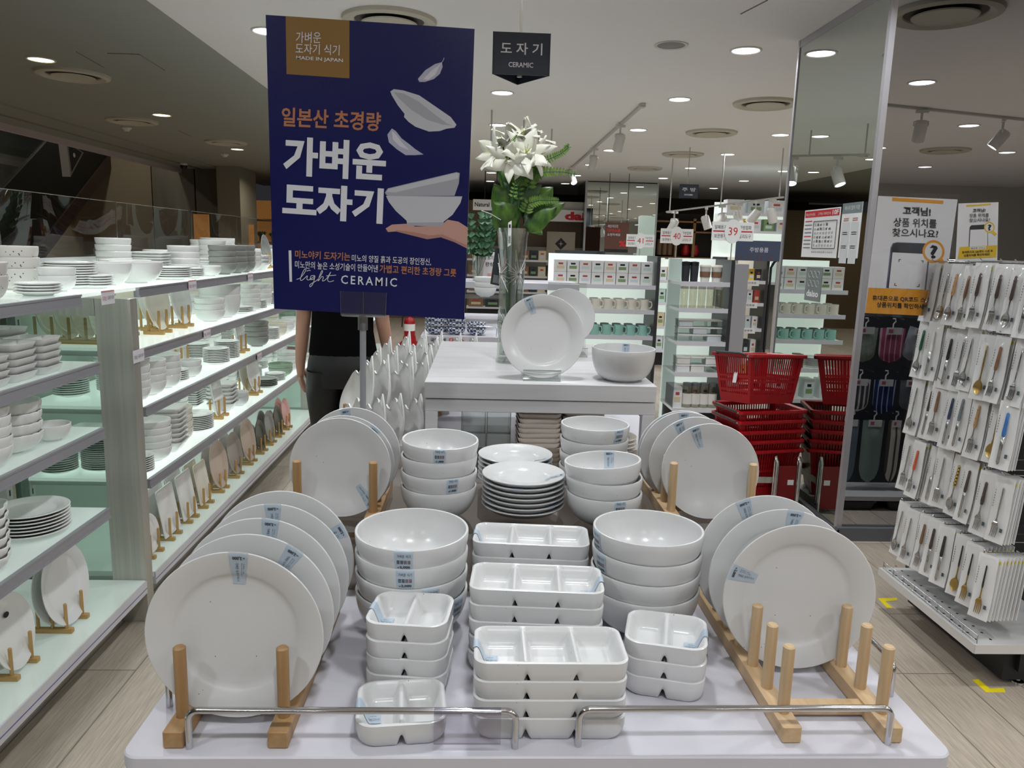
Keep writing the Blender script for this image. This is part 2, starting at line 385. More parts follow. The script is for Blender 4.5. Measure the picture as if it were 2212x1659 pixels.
# track spots
TRK = mat('track_white', 'c2c0bc', .45); SPM = mat('spot_body', 'd8d6d2', .4); SPL = mat('spot_lens', 'ffffff', .4, emit='f4fbff', es=12); SPD = mat('spot_lens_off', '6a6a68', .3)
for _m in (SPL,): _m.cycles.emission_sampling = 'NONE'
def track(p0, p1, label, dark=False):
    p0, p1 = Vector(p0), Vector(p1); g = MB(BLACK if dark else TRK); d = (p1 - p0); a = math.atan2(d.y, d.x); b = math.atan2(d.z, math.hypot(d.x, d.y))
    M = T(*p0) @ Matrix.Rotation(a, 4, 'Z') @ Matrix.Rotation(-b, 4, 'Y'); g.box(0, d.length, -.017, .017, -.02, -.001); g.box(.02, .1, -.025, .025, -.03, -.001)
    o = tag(obj('light_track', g, None, M), label, 'light track')
    if p0.z < CEIL - .05:
        for k in (.03, .5, .97): q = p0.lerp(p1, k); obj('suspension_rod', MB(TRK).tube([(0, 0, 0), (0, 0, CEIL - q.z - .002)], .008, 6), o, M.inverted() @ T(*q))
def spot(x, y, yaw, pitch, lit, label, z=CEIL - .02, sc=1.0):
    t = thing('track_spotlight', label, 'spotlight', T(x, y, z) @ S(sc), 'track spotlights')
    g = MB(SPM); g.cbox(0, 0, -.012, .1, .03, .024); g.tube([(0, 0, -.02), (0, 0, -.09)], .01, 8); g.tube([(-.055, 0, -.13), (-.055, 0, -.095), (-.03, 0, -.088), (.03, 0, -.088), (.055, 0, -.095), (.055, 0, -.13)], .006, 6); obj('bracket', g, t, RZ(yaw))
    b = obj('spot_body', MB(SPM).lathe([(0, .06), (.035, .058), (.05, .04), (.05, -.11), (.046, -.11), (.046, -.1)], 20), t, T(0, 0, -.15) @ RZ(yaw) @ RX(pitch))
    obj('lens', MB(SPL if lit else SPD).lathe([(0, -.1), (.046, -.1)], 20), b)
track((1.37, 6.9, CEIL), (1.4, 13.2, CEIL), 'grey light track running back from the ceramic sign')
for i, v in enumerate([(1.37, 8.0, 20, 25, 0), (1.38, 9.9, 20, 25, 0), (1.39, 12.3, 200, 40, 1)]):
    spot(*v, ['white track spotlight nearest on the track beside the flowers', 'second white spotlight on the track beside the flowers', 'last lit spotlight on the track beside the flowers'][i])
track((-.95, 2.6, CEIL), (-.93, 3.55, CEIL), 'dark light track end above the blue poster', True)
a = at(1440, 456, y=10.9); b = at(1692, 424, y=9.4); SUSP = [a, b]; track(a, b, 'light track above the kitchen shelves left of the column')
for i, (u, v, l) in enumerate([(1460, 470, 1), (1535, 470, 0), (1570, 455, 1), (1605, 445, 0), (1640, 440, 1), (1672, 432, 0)]):
    f_ = (u - 1440) / 252; p = a.lerp(b, f_); spot(p.x, p.y, 30 + 40 * (i % 3), 35 if l else -20, l, z=p.z - .02, label= 'track spotlight over kitchen shelves, %s counting towards the mirror column' % nth(i), sc=1.1)
track((-.9, -2.2, CEIL), (1.2, -3.4, CEIL), 'light track behind the viewpoint'+' over the open floor')
track((2.2, 1.2, CEIL), (5, .4, CEIL), 'light track over the cutlery stand, seen in the mirror')
for i, (x, y, yw) in enumerate([(2.6, 1.1, 160), (3.7, .78, 200), (4.6, .5, 120)]): spot(x, y, yw, 35, 1, 'lit spotlight %s on the track over the cutlery stand' % nth(i))
track((.05, 7.5, 2.42), (.75, 8.6, 2.5), 'suspended light track behind the flowers, mirrored in the column')
for i, (x, y, yw) in enumerate([(.22, 7.77, 150), (.5, 8.21, 200)]): spot(x, y, yw, 25, 1, 'lit white spotlight %s on the suspended track behind the flowers' % nth(i), z=2.415 + i * .035, sc=1.1)
# hanging signs
SIGND = mat('sign_slate', '2e3340', .45); SIGNT = mat('sign_lettering', 'e8e8ec', .5)
def hang_sign(x, y, z0, w, h, top, bottom, label, yaw=0):
    t = thing('hanging_sign', label, 'sign', T(x, y, z0) @ RZ(yaw))
    d = w * .85; A, Bp, Cp = (-w / 2, 0), (w / 2, 0), (-.02 * w, d)
    g = MB(SIGND)
    for p, q in ((A, Bp), (Bp, Cp), (Cp, A)):
        px, py = q[0] - p[0], q[1] - p[1]; n = math.hypot(px, py); nx, ny = -py / n * .004, px / n * .004
        g.add([(p[0], p[1], 0), (q[0], q[1], 0), (q[0], q[1], h), (p[0], p[1], h), (p[0] + nx, p[1] + ny, 0), (q[0] + nx, q[1] + ny, 0), (q[0] + nx, q[1] + ny, h), (p[0] + nx, p[1] + ny, h)], [(0, 1, 2, 3), (5, 4, 7, 6), (0, 4, 5, 1), (3, 2, 6, 7), (1, 5, 6, 2), (0, 3, 7, 4)])
    g.poly([(A[0] * .96, .008, h * .97), (Bp[0] * .96, .008, h * .97), (Cp[0], d * .96, h * .97)], mat('sign_inner_grey', '77756f', .6)); obj('sign_box', g, t)
    g = MB(STEEL); rx = -.012 * w; g.tube([(rx, d * .33, h * .1), (rx, d * .33, CEIL - z0)], .006 if w < .3 else .008, 8); g.tube([(rx, d * .33, .005), (rx, d * .33, h * .3)], .011, 10); obj('rod', g, t)
    g = MB(SIGNT); M = T(0, -.001, 0) @ RX(90)
    g.text(top, -w * .36, h * .48, w * .36, h * .76, M=M, bold=.012); g.text(bottom, -w * .22, h * .18, w * .21, h * .3, M=M, bold=.015); obj('lettering', g, t)
hang_sign(.146, 3.3, 2.137, .234, .163, '도 자 기', 'CERAMIC', 'dark slate hanging ceramic sign in front of the white ceiling')
p = at(1487, 428, y=9.6); hang_sign(p.x, p.y, p.z, .235, .165, '주 방', 'KITCHEN', 'small dark hanging kitchen sign above the far shelves')
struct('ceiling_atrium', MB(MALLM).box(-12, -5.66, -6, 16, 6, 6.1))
# ---------------------------------------------------------------- crockery
def arc(prof):
    d = [0]
    for p, q in zip(prof, prof[1:]): d.append(d[-1] + math.hypot(q[0] - p[0], q[1] - p[1]))
    return d
def on_prof(prof, D, s, off):
    s = max(0, min(D[-1] - 1e-6, s))
    for i in range(len(D) - 1):
        if D[i + 1] >= s and D[i + 1] > D[i]:
            t = (s - D[i]) / (D[i + 1] - D[i]); p, q = prof[i], prof[i + 1]
            dx, dz = (q[0] - p[0]) / (D[i + 1] - D[i]), (q[1] - p[1]) / (D[i + 1] - D[i])
            return p[0] + (q[0] - p[0]) * t + dz * off, p[1] + (q[1] - p[1]) * t - dx * off
def bowl_prof(r, h, rf, n=1.7, th=.0045, foot=.005):
    o = []; N = 14
    for i in range(N + 1):
        t = i / N; a = t * math.pi / 2
        o.append((rf + (r - rf) * math.sin(a) ** (2 / n * .85), foot + (h - foot - th / 2) * (1 - math.cos(a) ** (2 / n * .85))))
    pr = [(0, foot * .7), (rf - .006, foot * .7), (rf - .005, 0), (rf - .001, 0)] + o
    pr += [(r - th * .15, h - th * .1), (r - th / 2, h), (r - th * .9, h - th * .15)]
    for i in range(N, -1, -1):
        p = o[i]; pr.append((max(p[0] - th, .0), p[1] + th * (1 - i / N) * .9))
    pr.append((0, foot + th)); return pr
def nest(prof, lip, p, slack=.0012):
    """the smallest rise, at least p, at which one dish sits in an equal one without cutting into it"""
    out = prof[1:lip]; inn = prof[lip:]
    def r_in(z):
        best = 0
        for (r0, z0), (r1, z1) in zip(inn, inn[1:]):
            if min(z0, z1) <= z <= max(z0, z1) and z0 != z1: best = max(best, r0 + (r1 - r0) * (z - z0) / (z1 - z0))
        return best if z < max(q[1] for q in inn) else 9
    zc = prof[-1][1]
    while p < .12 and any(r > r_in(z + p) - slack for r, z in out if z + p > zc + .0005) or prof[1][1] + p < zc: p += .0005
    return p
def plate_prof(r, h=.02, rf=.6, well=.68, th=.005):
    return [(0, .004), (r * rf - .006, .004), (r * rf - .005, 0), (r * rf, 0), (r * rf + .003, .004), (r * .82, h * .45), (r - .004, h - th * .75), (r - .0008, h - th * .45), (r, h - th * .1), (r - .001, h + .0006), (r - .004, h + .0004),
            (r * (well + .06), h * .5 + .0035), (r * (well + .02), h * .42 + .003), (r * well, h * .42 + .0015), (r * well - .006, h * .3 + .003), (r * .5, h * .2 + .0035), (r * .2, .0078), (0, .0075)]
def coupe_prof(r, h=.026, th=.005):
    return [(0, .004), (r * .5 - .006, .004), (r * .5 - .005, 0), (r * .5, 0), (r * .53, .004), (r * .75, h * .42), (r * .9, h * .72), (r - .002, h - .003), (r, h - .001), (r - .001, h + .001), (r - .004, h), (r * .88, h * .78 + .004), (r * .7, h * .42 + .003), (r * .4, h * .2 + .004), (0, .0085)]
def sticker_mesh(prof, lip, below, above, w, kind, price):
    """a price sticker folded over the lip: `below` metres on the outside, `above` on the inside"""
    D = arc(prof); s0 = D[lip]; g = MB(STICK); r0 = prof[lip][0]
    def fn(off):
        def f(x, y):
            r, z = on_prof(prof, D, s0 + y, off); a = x / r0; return (r * math.sin(a), -r * math.cos(a), z)
        return f
    f0 = fn(.0005); f1 = fn(.0011)
    g.grid(lambda u, v: f0((u - .5) * w, -below + v * (below + above)), 5, 16)
    tx = lambda s, x0, y0, x1, y1, m=STKTX, bold=0: g.text(s, x0, y0, x1, y1, m, bold=bold, fn=f1)
    q = w / 2
    if kind == 'outside':
        y = -below + .003
        tx('₩', -q * .72, y + .0008, -q * .5, y + .0032); tx(price, -q * .45, y, q * .7, y + .0052, bold=.03)
        for i in range(4):
            x = -q * .75 + i * q * .39; m = STKTX if i < 2 else mat('sticker_brown', '7d4a42', .6)
            for k in range(3): g.poly([f1(x, y + .009 + k * .0022), f1(x + q * .32, y + .009 + k * .0022), f1(x + q * .32, y + .0102 + k * .0022), f1(x, y + .0102 + k * .0022)], m)
        tx('가벼운 식기', -q * .72, y + .019, q * .74, y + .0242)
    else:                                                       # read from the inside of the plate
        rot = lambda s, a0, b0, a1, b1, m=STKTX, bold=0: g.text(s, a0, b0, a1, b1, m, bold=bold, fn=lambda a, b: f1(b, a))
        tx('₩', -q * .72, .005, -q * .5, .0075); tx(price, -q * .42, .004, q * .62, .0095, bold=.03)
        L = above - .004
        g.text('가벼운 도자기 식기', .014, -.0045, L, .0005, STKTX, fn=lambda a, b: f1(-b, a))
        g.text('미노야키 도자기', .014, .004, L * .8, .006, STKTX, fn=lambda a, b: f1(-b, a)); g.text('초경량 그릇', .014, .0072, L * .7, .009, STKTX, fn=lambda a, b: f1(-b, a))
    return g.mesh('price_sticker', 60)
B2 = bowl_prof(.09, .076, .043); B1 = bowl_prof(.072, .062, .035)
P2 = plate_prof(.112, .019); P1 = coupe_prof(.093, .022); SD = plate_prof(.0805, .021, .52, .6)
mB2 = MB(WHITE).lathe(B2, 56).mesh('bowl'); mB1 = MB(WHITE).lathe(B1, 48).mesh('bowl'); mP2 = MB(WHITE).lathe(P2, 72).mesh('plate', 50)
mP1 = MB(WHITE).lathe(P1, 64).mesh('plate', 50); mSD = MB(WHITE).lathe(SD, 56).mesh('plate', 50)
LIPB = 20; stB2 = sticker_mesh(B2, LIPB, .034, .016, .027, 'outside', '2,000'); stB1 = sticker_mesh(B1, LIPB, .03, .014, .022, 'outside', '1,000')
stB1i = sticker_mesh(B1, LIPB, .008, .036, .021, 'inside', '1,000')
stP2 = sticker_mesh(P2, 9, .012, .047, .025, 'inside', '2,000'); stP1 = sticker_mesh(P1, 9, .01, .048, .021, 'inside', '1,000'); stSD = sticker_mesh(SD, 9, .01, .04, .016, 'inside', '1,000')
def dish(name, me, cat, M, label, group=None, st=None, sang=0):
    """one piece of crockery; a sticker sits sang degrees round from the front"""
    if st is None: return obj(name, me, None, M, label, cat, group)
    t = obj(name, me, None, M, label, cat, group)
    obj('price_sticker', st, t, RZ(sang)); return t
# rounded trays with compartments
def tray_mesh(a, b, h, divs, rho, name, mt=WHITE, nx=64, ny=30):
    th, fl = .0034, .006
    def m2(p, q, s=1.0):
        A, Bq, r = a * s, b * s, rho * s; x, y = A * p, Bq * q; dx, dy = abs(x) - (A - r), abs(y) - (Bq - r)
        if dx > 0 and dy > 0:
            k = max(dx, dy) / math.hypot(dx, dy); x = math.copysign(A - r + dx * k, x); y = math.copysign(Bq - r + dy * k, y)
        return x, y
    def sd(x, y):
        dx, dy = abs(x) - (a - rho), abs(y) - (b - rho)
        return -(math.hypot(max(dx, 0), max(dy, 0)) + min(max(dx, dy), 0) - rho)
    sm = lambda t: (lambda c: c * c * (3 - 2 * c))(max(0, min(1, t)))
    def top(x, y):
        d = sd(x, y); w = sm(1 - (d - th) / .014); e = h - (.0012 * (1 - min(d, th) / th) ** 2) - (0 if d < th else 0)
        z = fl + (e - fl) * w
        for xd in divs:
            k = sm(1 - (abs(x - xd) - .0012) / .010); z = max(z, fl + (h - .0025 - fl) * k)
        return z
    ps = [math.sin(math.pi / 2 * (2 * i / nx - 1)) * .35 + .65 * (2 * i / nx - 1) for i in range(nx + 1)]; qs = [math.sin(math.pi / 2 * (2 * i / ny - 1)) * .45 + .55 * (2 * i / ny - 1) for i in range(ny + 1)]
    ps = sorted(set(ps) | {(xd + o) / a for xd in divs for o in (-.011, -.007, -.004, -.0015, .0015, .004, .007, .011)})
    nx = len(ps) - 1
    g = MB(mt); vv = []; ff = []
    for q in qs:
        for p in ps: x, y = m2(p, q); vv.append((x, y, top(x, y)))
    W_ = nx + 1
    for j in range(ny):
        for i in range(nx): ff.append((j * W_ + i, j * W_ + i + 1, (j + 1) * W_ + i + 1, (j + 1) * W_ + i))
    zl = lambda x: max([.0135 * sm(1 - abs(x - xd) / .0075) for xd in divs] + [0])
    n0 = len(vv)
    for q in qs:
        for p in ps: x, y = m2(p, q, .9); vv.append((x, y, max(zl(x / .9 * .97), 0)))
    for j in range(ny):
        for i in range(nx): ff.append((n0 + j * W_ + i, n0 + (j + 1) * W_ + i, n0 + (j + 1) * W_ + i + 1, n0 + j * W_ + i + 1))
    bd = [(i, 0) for i in range(nx)] + [(nx, j) for j in range(ny)] + [(i, ny) for i in range(nx, 0, -1)] + [(0, j) for j in range(ny, 0, -1)]
    rings = [[j * W_ + i for i, j in bd]]
    for s, f in ((1.0, .82), (.993, .5), (.97, .24), (.94, .09)):
        r = []
        for i, j in bd:
            x, y = m2(ps[i], qs[j], s); z0 = zl(x / s * .97); r.append(len(vv)); vv.append((x, y, z0 + (h - z0) * f))
        rings.append(r)
    rings.append([n0 + j * W_ + i for i, j in bd])
    m = len(bd)
    for A, Bq in zip(rings, rings[1:]):
        for k in range(m): ff.append((A[k], A[(k + 1) % m], Bq[(k + 1) % m], Bq[k]))
    g.add(vv, ff); return g.mesh(name, 50), top
mT3, top3 = tray_mesh(.0985, .049, .031, (-.033, .033), .018, 'tray'); mT2, top2 = tray_mesh(.0575, .052, .031, (0,), .024, 'tray', nx=48)
def tray_sticker(top, a, w, wrap, x_in, side=-1, flip=False):
    """sticker folded over the short end of a tray and down onto its floor"""
    g = MB(STICK); L = x_in + wrap
    def f0(s, y, off):
        if s < 0: return (side * (a + .0012 + off), y, .0318 + s * 1.0)
        x = a - s * .92; return (side * x, y, top(x * side, y) + .0014 + off)
    g.grid(lambda u, v: f0(-wrap + v * L, (u - .5) * w, 0), 4, 18)
    F = lambda s, y: f0(s, y, .0008)
    g.text('가벼운 도자기 식기', .016, -w * .3, L * .7, -w * .05, STKTX, fn=lambda s, y: F(s, -side * y * -1 if flip else y)); g.text('미노야키 도자기', .018, w * .1, L * .6, w * .22, STKTX, fn=lambda s, y: F(s, y)); g.text('1,000', -w * .3, -wrap + .002, w * .3, -wrap + .008, STKTX, bold=.02, fn=lambda y, s: F(s, y * side))
    return g.mesh('price_sticker', 60)
stT3 = tray_sticker(top3, .0985, .021, .012, .034); stT3r = tray_sticker(top3, .0985, .021, .012, .034, 1); stT2 = tray_sticker(top2, .0575, .022, .012, .034); stT2r = tray_sticker(top2, .0575, .022, .012, .034, 1)

# ---------------------------------------------------------------- racks: rails along local y, plates face local -y
def rack(label, M, n, sp, gap, rw=.025, rh=.023, ph=.095, pr=.0078, pad=.034, wood=None, group=None, dow=True, name='plate_rack'):
    wr, wp = wood or (BEECH, BEECHP); t = thing(name, label, 'plate rack', M, group); L = (n - 1) * sp + 2 * pad
    rail = MB(wr).box(-rw / 2, rw / 2, -pad, L - pad, 0, rh, b=.0015).mesh('rail'); peg = MB(wp).lathe([(0, rh), (pr, rh), (pr, rh + ph - .002), (pr - .002, rh + ph), (0, rh + ph)], 16).mesh('peg')
    for s in (-1, 1):
        obj('rail', rail, t, T(s * gap / 2))
        for i in range(n): obj('peg', peg, t, T(s * gap / 2, i * sp, 0))
    if dow:
        for y in ((dow if dow is not True else .029), L - 2 * pad + .018):
            obj('crossbar', MB(wr).box(-gap / 2, gap / 2, y - .008, y + .008, rh * .2, rh * .8), t)
    return t
def stand_plate(me, r, x, y, z, label, lean=2, yaw=0, cat='plate', group=None, st=None, sang=0, h=.01, name='plate', spin=0):
    """a plate on edge facing -y (before yaw), its lowest point at (x, y, z)"""
    M = T(x, y, z) @ RZ(yaw) @ RX(-lean) @ T(0, h, r) @ RX(90) @ RZ(spin)
    return dish(name, me, cat, M, label, group, st, 180 - sang)

# ---------------------------------------------------------------- display table in front
TZ = .83; RZ_ = .94
def rrect(x0, x1, y0, y1, r, n=6):
    pts = []
    for cx, cy_, a0 in ((x1 - r, y0 + r, -90), (x1 - r, y1 - r, 0), (x0 + r, y1 - r, 90), (x0 + r, y0 + r, 180)):
        for i in range(n + 1): a = R(a0 + 90 * i / n); pts.append((cx + r * math.cos(a), cy_ + r * math.sin(a)))
    return pts
print('nest', nest(B2, LIPB, .0325), nest(B1, LIPB, .0295), nest(SD, 9, .0078, .0006), nest(P2, 9, .005))
t = thing('display_table', 'long white laminate display table carrying the price-stickered dishes', 'table', T(.094, .85, 0))
g = MB(LAMI); pts = rrect(-.52, .52, 0, 2.5, .022); n = len(pts)
g.poly([(x, y, TZ) for x, y in rrect(-.518, .518, .002, 2.498, .02)]); a_ = rrect(-.518, .518, .002, 2.498, .02)
g.add([(x, y, TZ) for x, y in a_] + [(x, y, TZ - .002) for x, y in pts] + [(x, y, TZ - .018) for x, y in pts], [(i, i + n, (i + 1) % n + n, (i + 1) % n) for i in range(n)] + [(i + n, i + 2 * n, (i + 1) % n + 2 * n, (i + 1) % n + n) for i in range(n)] + [tuple(range(3 * n - 1, 2 * n - 1, -1))])
obj('table_top', g, t)
g = MB(mat('table_body_white', 'c9c6c2', .5)); g.box(-.515, .515, .006, 2.49, .06, TZ - .018); obj('table_body', g, t)
obj('plinth', MB(DGREY).box(-.48, .48, .05, 2.45, 0, .06), t)
def rail_fence(p, q, h, label, r=.0042):
    p, q = Vector(p), Vector(q); d = (q - p).normalized(); up = Vector((0, 0, 1)); c = .013; pts = [p, p + up * (h - c)]
    for i in range(1, 5): a = i / 5 * math.pi / 2; pts.append(p + up * (h - c + c * math.sin(a)) + d * (c - c * math.cos(a)))
    pts.append(p + up * h + d * c); pts.append(q + up * h - d * c)
    for i in range(1, 5): a = i / 5 * math.pi / 2; pts.append(q + up * (h - c + c * math.cos(a)) - d * (c - c * math.sin(a)))
    pts += [q + up * (h - c), q]
    pts = [x - p for x in pts]
    return obj('guard_rail', MB(CHROME).tube(pts, r, 12), None, T(*p), label, 'rail', 'chrome guard rails')
rail_fence((-.347, .868, TZ), (.055, .868, TZ), .051, 'chrome guard rail along table front under the plate rack and small trays')
rail_fence((.135, .872, TZ), (.538, .876, TZ), .051, 'chrome guard rail along table front ending at the half empty rack')
rail_fence((.6, .985, TZ), (.6, 1.55, TZ), .05, 'chrome side rail behind the half empty rack')
rail_fence((-.405, .955, TZ), (-.405, 1.5, TZ), .05, 'chrome side rail mostly hidden behind the front row of plates')
t = thing('price_tag_holder', 'empty clear plastic tag holder clipped on the front chrome rail', 'tag holder', T(-.005, .864, .881))
g = MB(clear('cloudy_plastic', 'eceaf4', .12, .15, .6, .86)); g.grid(lambda u, v: ((u - .5) * .083, -.0035 - .003 * v, .002 - .041 * v), 2, 3); g.grid(lambda u, v: ((u - .5) * .083, -.0065 + .006 * v, -.039 - .002 * v), 2, 1)
obj('pocket', g, t)
g = MB(MATS['cloudy_plastic'])
for x0, x1 in ((-.0415, -.007), (.006, .0415)): g.grid(lambda u, v: (x0 + (x1 - x0) * u, -.0055 * math.cos(math.pi * (v * 1.3 - .15)), .0055 * math.sin(math.pi * (v * 1.3 - .15)) + .001), 1, 8)
obj('clip', g, t)
# racks and plates
rack('beech plate rack full of plates at front corner of the display table', T(-.3025, .9, TZ), 6, .058, .127, dow=.0585)
for i in range(5):
    stand_plate(mP2, .112, -.3025 + .002 * (i % 2), .927 + i * .058, TZ + .0115, ['front white speckled plate of the full rack, sticker on upper rim', 'second plate in the full rack, sticker on its upper right rim', 'third plate in the full rack, sticker at top', 'fourth plate in the full rack, sticker at top', 'rearmost plate in the full rack, sticker on right edge'][i], 1.5 + i * .6, 0, 'plate', 'large white plates in racks', stP2, [4, 34, 8, 0, 62][i], h=.004)
rack('beech plate rack with empty front slots and three plates behind', T(.4785, .911, TZ), 7, .058, .133, wood=(PALEW, PALEP))
for i in range(3):
    stand_plate(mP2, .112, .5115 - .003 * i - .033 * 1, 1.052 + i * .06, TZ + .0105, ['front white speckled plate of the half empty rack, sticker at left edge', 'middle plate of the half empty rack, sticker near top', 'rearmost plate of the half empty rack, sticker at upper left'][i], 1.5 + i * 1.5, -3, 'plate', 'large white plates in racks', stP2, [-70, 8, -22][i], h=.004)
# stacks: dishes nest one in another
def pile(name, me, cat, x, y, z, n, pitch, base, group, stickers=None, yaw=0, jit=.0006, tilt=None, twist=1.5):
    """n equal dishes one in another, labelled from the top; stickers: {index from top: (mesh, angle)}"""
    z += .0006
    for i in range(n):
        k = n - 1 - i; M = T(x + rnd.uniform(-jit, jit), y + rnd.uniform(-jit, jit), z + i * pitch) @ RZ(yaw + (rnd.uniform(-twist, twist) if i < n - 1 else 0))
        if tilt and k == 0: M = M @ RX(tilt[0]) @ RY(tilt[1])
        st = (stickers or {}).get(k)
        pos = base[0] if n == 1 else base[0].replace('#', {0: 'topmost', n - 1: 'lowest'}.get(k, (nth(k) + ' from top')))
        dish(name, me, cat, M, pos, group, *(st or (None, 0)))
pile('bowl', mB2, 'bowl', -.101, 1.172, TZ, 4, nest(B2, LIPB, .0325), ['large white stickered bowl, # of the pile next to the full plate rack'], 'large white bowls', {0: (stB2, -3), 1: (stB2, 0), 2: (stB2, 24), 3: (stB2, 58)}, tilt=(1.5, 0))
pile('bowl', mB2, 'bowl', .282, 1.188, TZ, 4, nest(B2, LIPB, .0325), ['large white bowl, # of the pile next to the half empty rack'], 'large white bowls', {0: (stB2, -78), 1: (stB2, -66)}, tilt=(-1, 0))
pile('divided_tray', mT3, 'divided tray', .1, .93, TZ, 4, .0255, ['white three-part tray, # of the pile standing frontmost on the table'], 'three-part trays', {0: (stT3, 0)}, jit=.0004, twist=.3)
pile('divided_tray', mT3, 'divided tray', .093, 1.08, TZ, 5, .0255, ['white three-part tray, # of the middle three-part pile'], 'three-part trays', {0: (stT3r, 0)}, yaw=-4, jit=.0004, twist=.3)
pile('divided_tray', mT3, 'divided tray', .096, 1.255, TZ, 5, .0255, ['white three-part tray, # of the rear three-part pile by the clear platform'], 'three-part trays', {0: (stT3, 0)}, yaw=-4.5, jit=.0004, twist=.3)
pile('divided_tray', mT2, 'divided tray', -.092, .92, TZ, 1, .0255, ['single white two-part tray behind the front chrome rail'], 'two-part trays', {0: (stT2, 0)}, yaw=6)
pile('divided_tray', mT2, 'divided tray', -.09, 1.028, TZ, 4, .0255, ['white two-part tray, # of the pile in front of large stickered bowls'], 'two-part trays', {0: (stT2, 0)}, yaw=-6)
pile('divided_tray', mT2, 'divided tray', .279, 1.022, TZ, 3, .0255, ['white two-part tray, # of the skewed pile beside the half empty rack'], 'two-part trays', {0: (stT2r, 0), 1: (stT2r, 0)}, yaw=-15)
# clear platform and the rear row on it
t = thing('acrylic_platform', 'clear acrylic platform under the rear row of bowls and plates', 'platform', T(.094, 1.312, TZ))
PLT = clear('platform_acrylic', 'e9e4de', .1, .03, .7, .8)
g = MB(PLT); g.box(-.47, .47, 0, .6, .102, .11); obj('deck', g, t); g = MB(PLT); g.box(-.47, .47, 0, .006, .0, .102); obj('front_panel', g, t)
for x in (-.47, .464): g = MB(PLT); g.box(x, x + .006, .006, .6, 0, .102); obj('side_panel', g, t)
g = MB(ACRYE); g.box(-.471, .471, -.001, .001, .1, .1105); g.box(-.471, .471, -.001, .001, 0, .003); obj('edge', g, t)
pile('bowl', mB1, 'bowl', -.071, 1.408, RZ_, 4, nest(B1, LIPB, .0295), ['small white stickered bowl, # of the pile beside the rear full rack'], 'small white bowls', {0: (stB1, 2), 2: (stB1, 22)}, tilt=(2, 1))
pile('bowl', mB1, 'bowl', .24, 1.385, RZ_, 3, nest(B1, LIPB, .0295), ['small white bowl, # of the near pile beside the far plate rack'], 'small white bowls', {0: (stB1i, 160), 2: (stB1, 16)}, tilt=(-2, -4))
pile('bowl', mB1, 'bowl', .245, 1.56, RZ_, 4, nest(B1, LIPB, .0295), ['small white bowl, # of the hindmost pile under the white riser table edge'], 'small white bowls', {0: (stB1, 35)})
pile('small_plate', mSD, 'plate', .091, 1.43, RZ_, 7, nest(SD, 9, .0078, .0006), ['small deep white plate, # of the front pile on the clear platform'], 'small deep plates', {0: (stSD, 80), 1: (stSD, -8), 5: (stSD, 40)})
pile('small_plate', mSD, 'plate', .083, 1.605, RZ_, 6, nest(SD, 9, .0078, .0006), ['small deep white plate, # of the back pile on the clear platform'], 'small deep plates', {0: (stSD, 55), 1: (stSD, 70), 3: (stSD, 66)})
rack('beech rack holding round coupe plates below the blue poster', T(-.257, 1.357, RZ_), 4, .058, .137, dow=.085)
for i in range(3):
    stand_plate(mP1, .093, -.251 + .004 * i, [1.387, 1.408, 1.47][i], RZ_ + .006, ['front coupe plate below the poster, sticker at lower right', 'second coupe plate below the poster, touching the front one', 'rearmost coupe plate below the poster, white tag on top'][i], [4, 4, 7][i], 0, 'plate', 'coupe plates in racks', stP1, [140, 40, -10][i], h=.004)
rack('beech rack of coupe plates beside the red baskets', T(.447, 1.385, RZ_), 5, .055, .152, dow=.057, wood=(PALEW, PALEP))
for i in range(4):
    stand_plate(mP1, .093, .447 + [0, -.012, -.022, -.024][i], [1.412, 1.468, 1.515, 1.527][i], RZ_ + .002, ['front coupe plate beside the red baskets, sticker at upper left', 'second coupe plate beside the red baskets, sticker at upper left', 'third coupe plate beside the red baskets, sticker near top', 'rearmost coupe plate beside the red baskets, only its edge showing'][i], 5, -4, 'plate', 'coupe plates in racks', stP1, [-22, -26, -4, -30][i], h=.004)
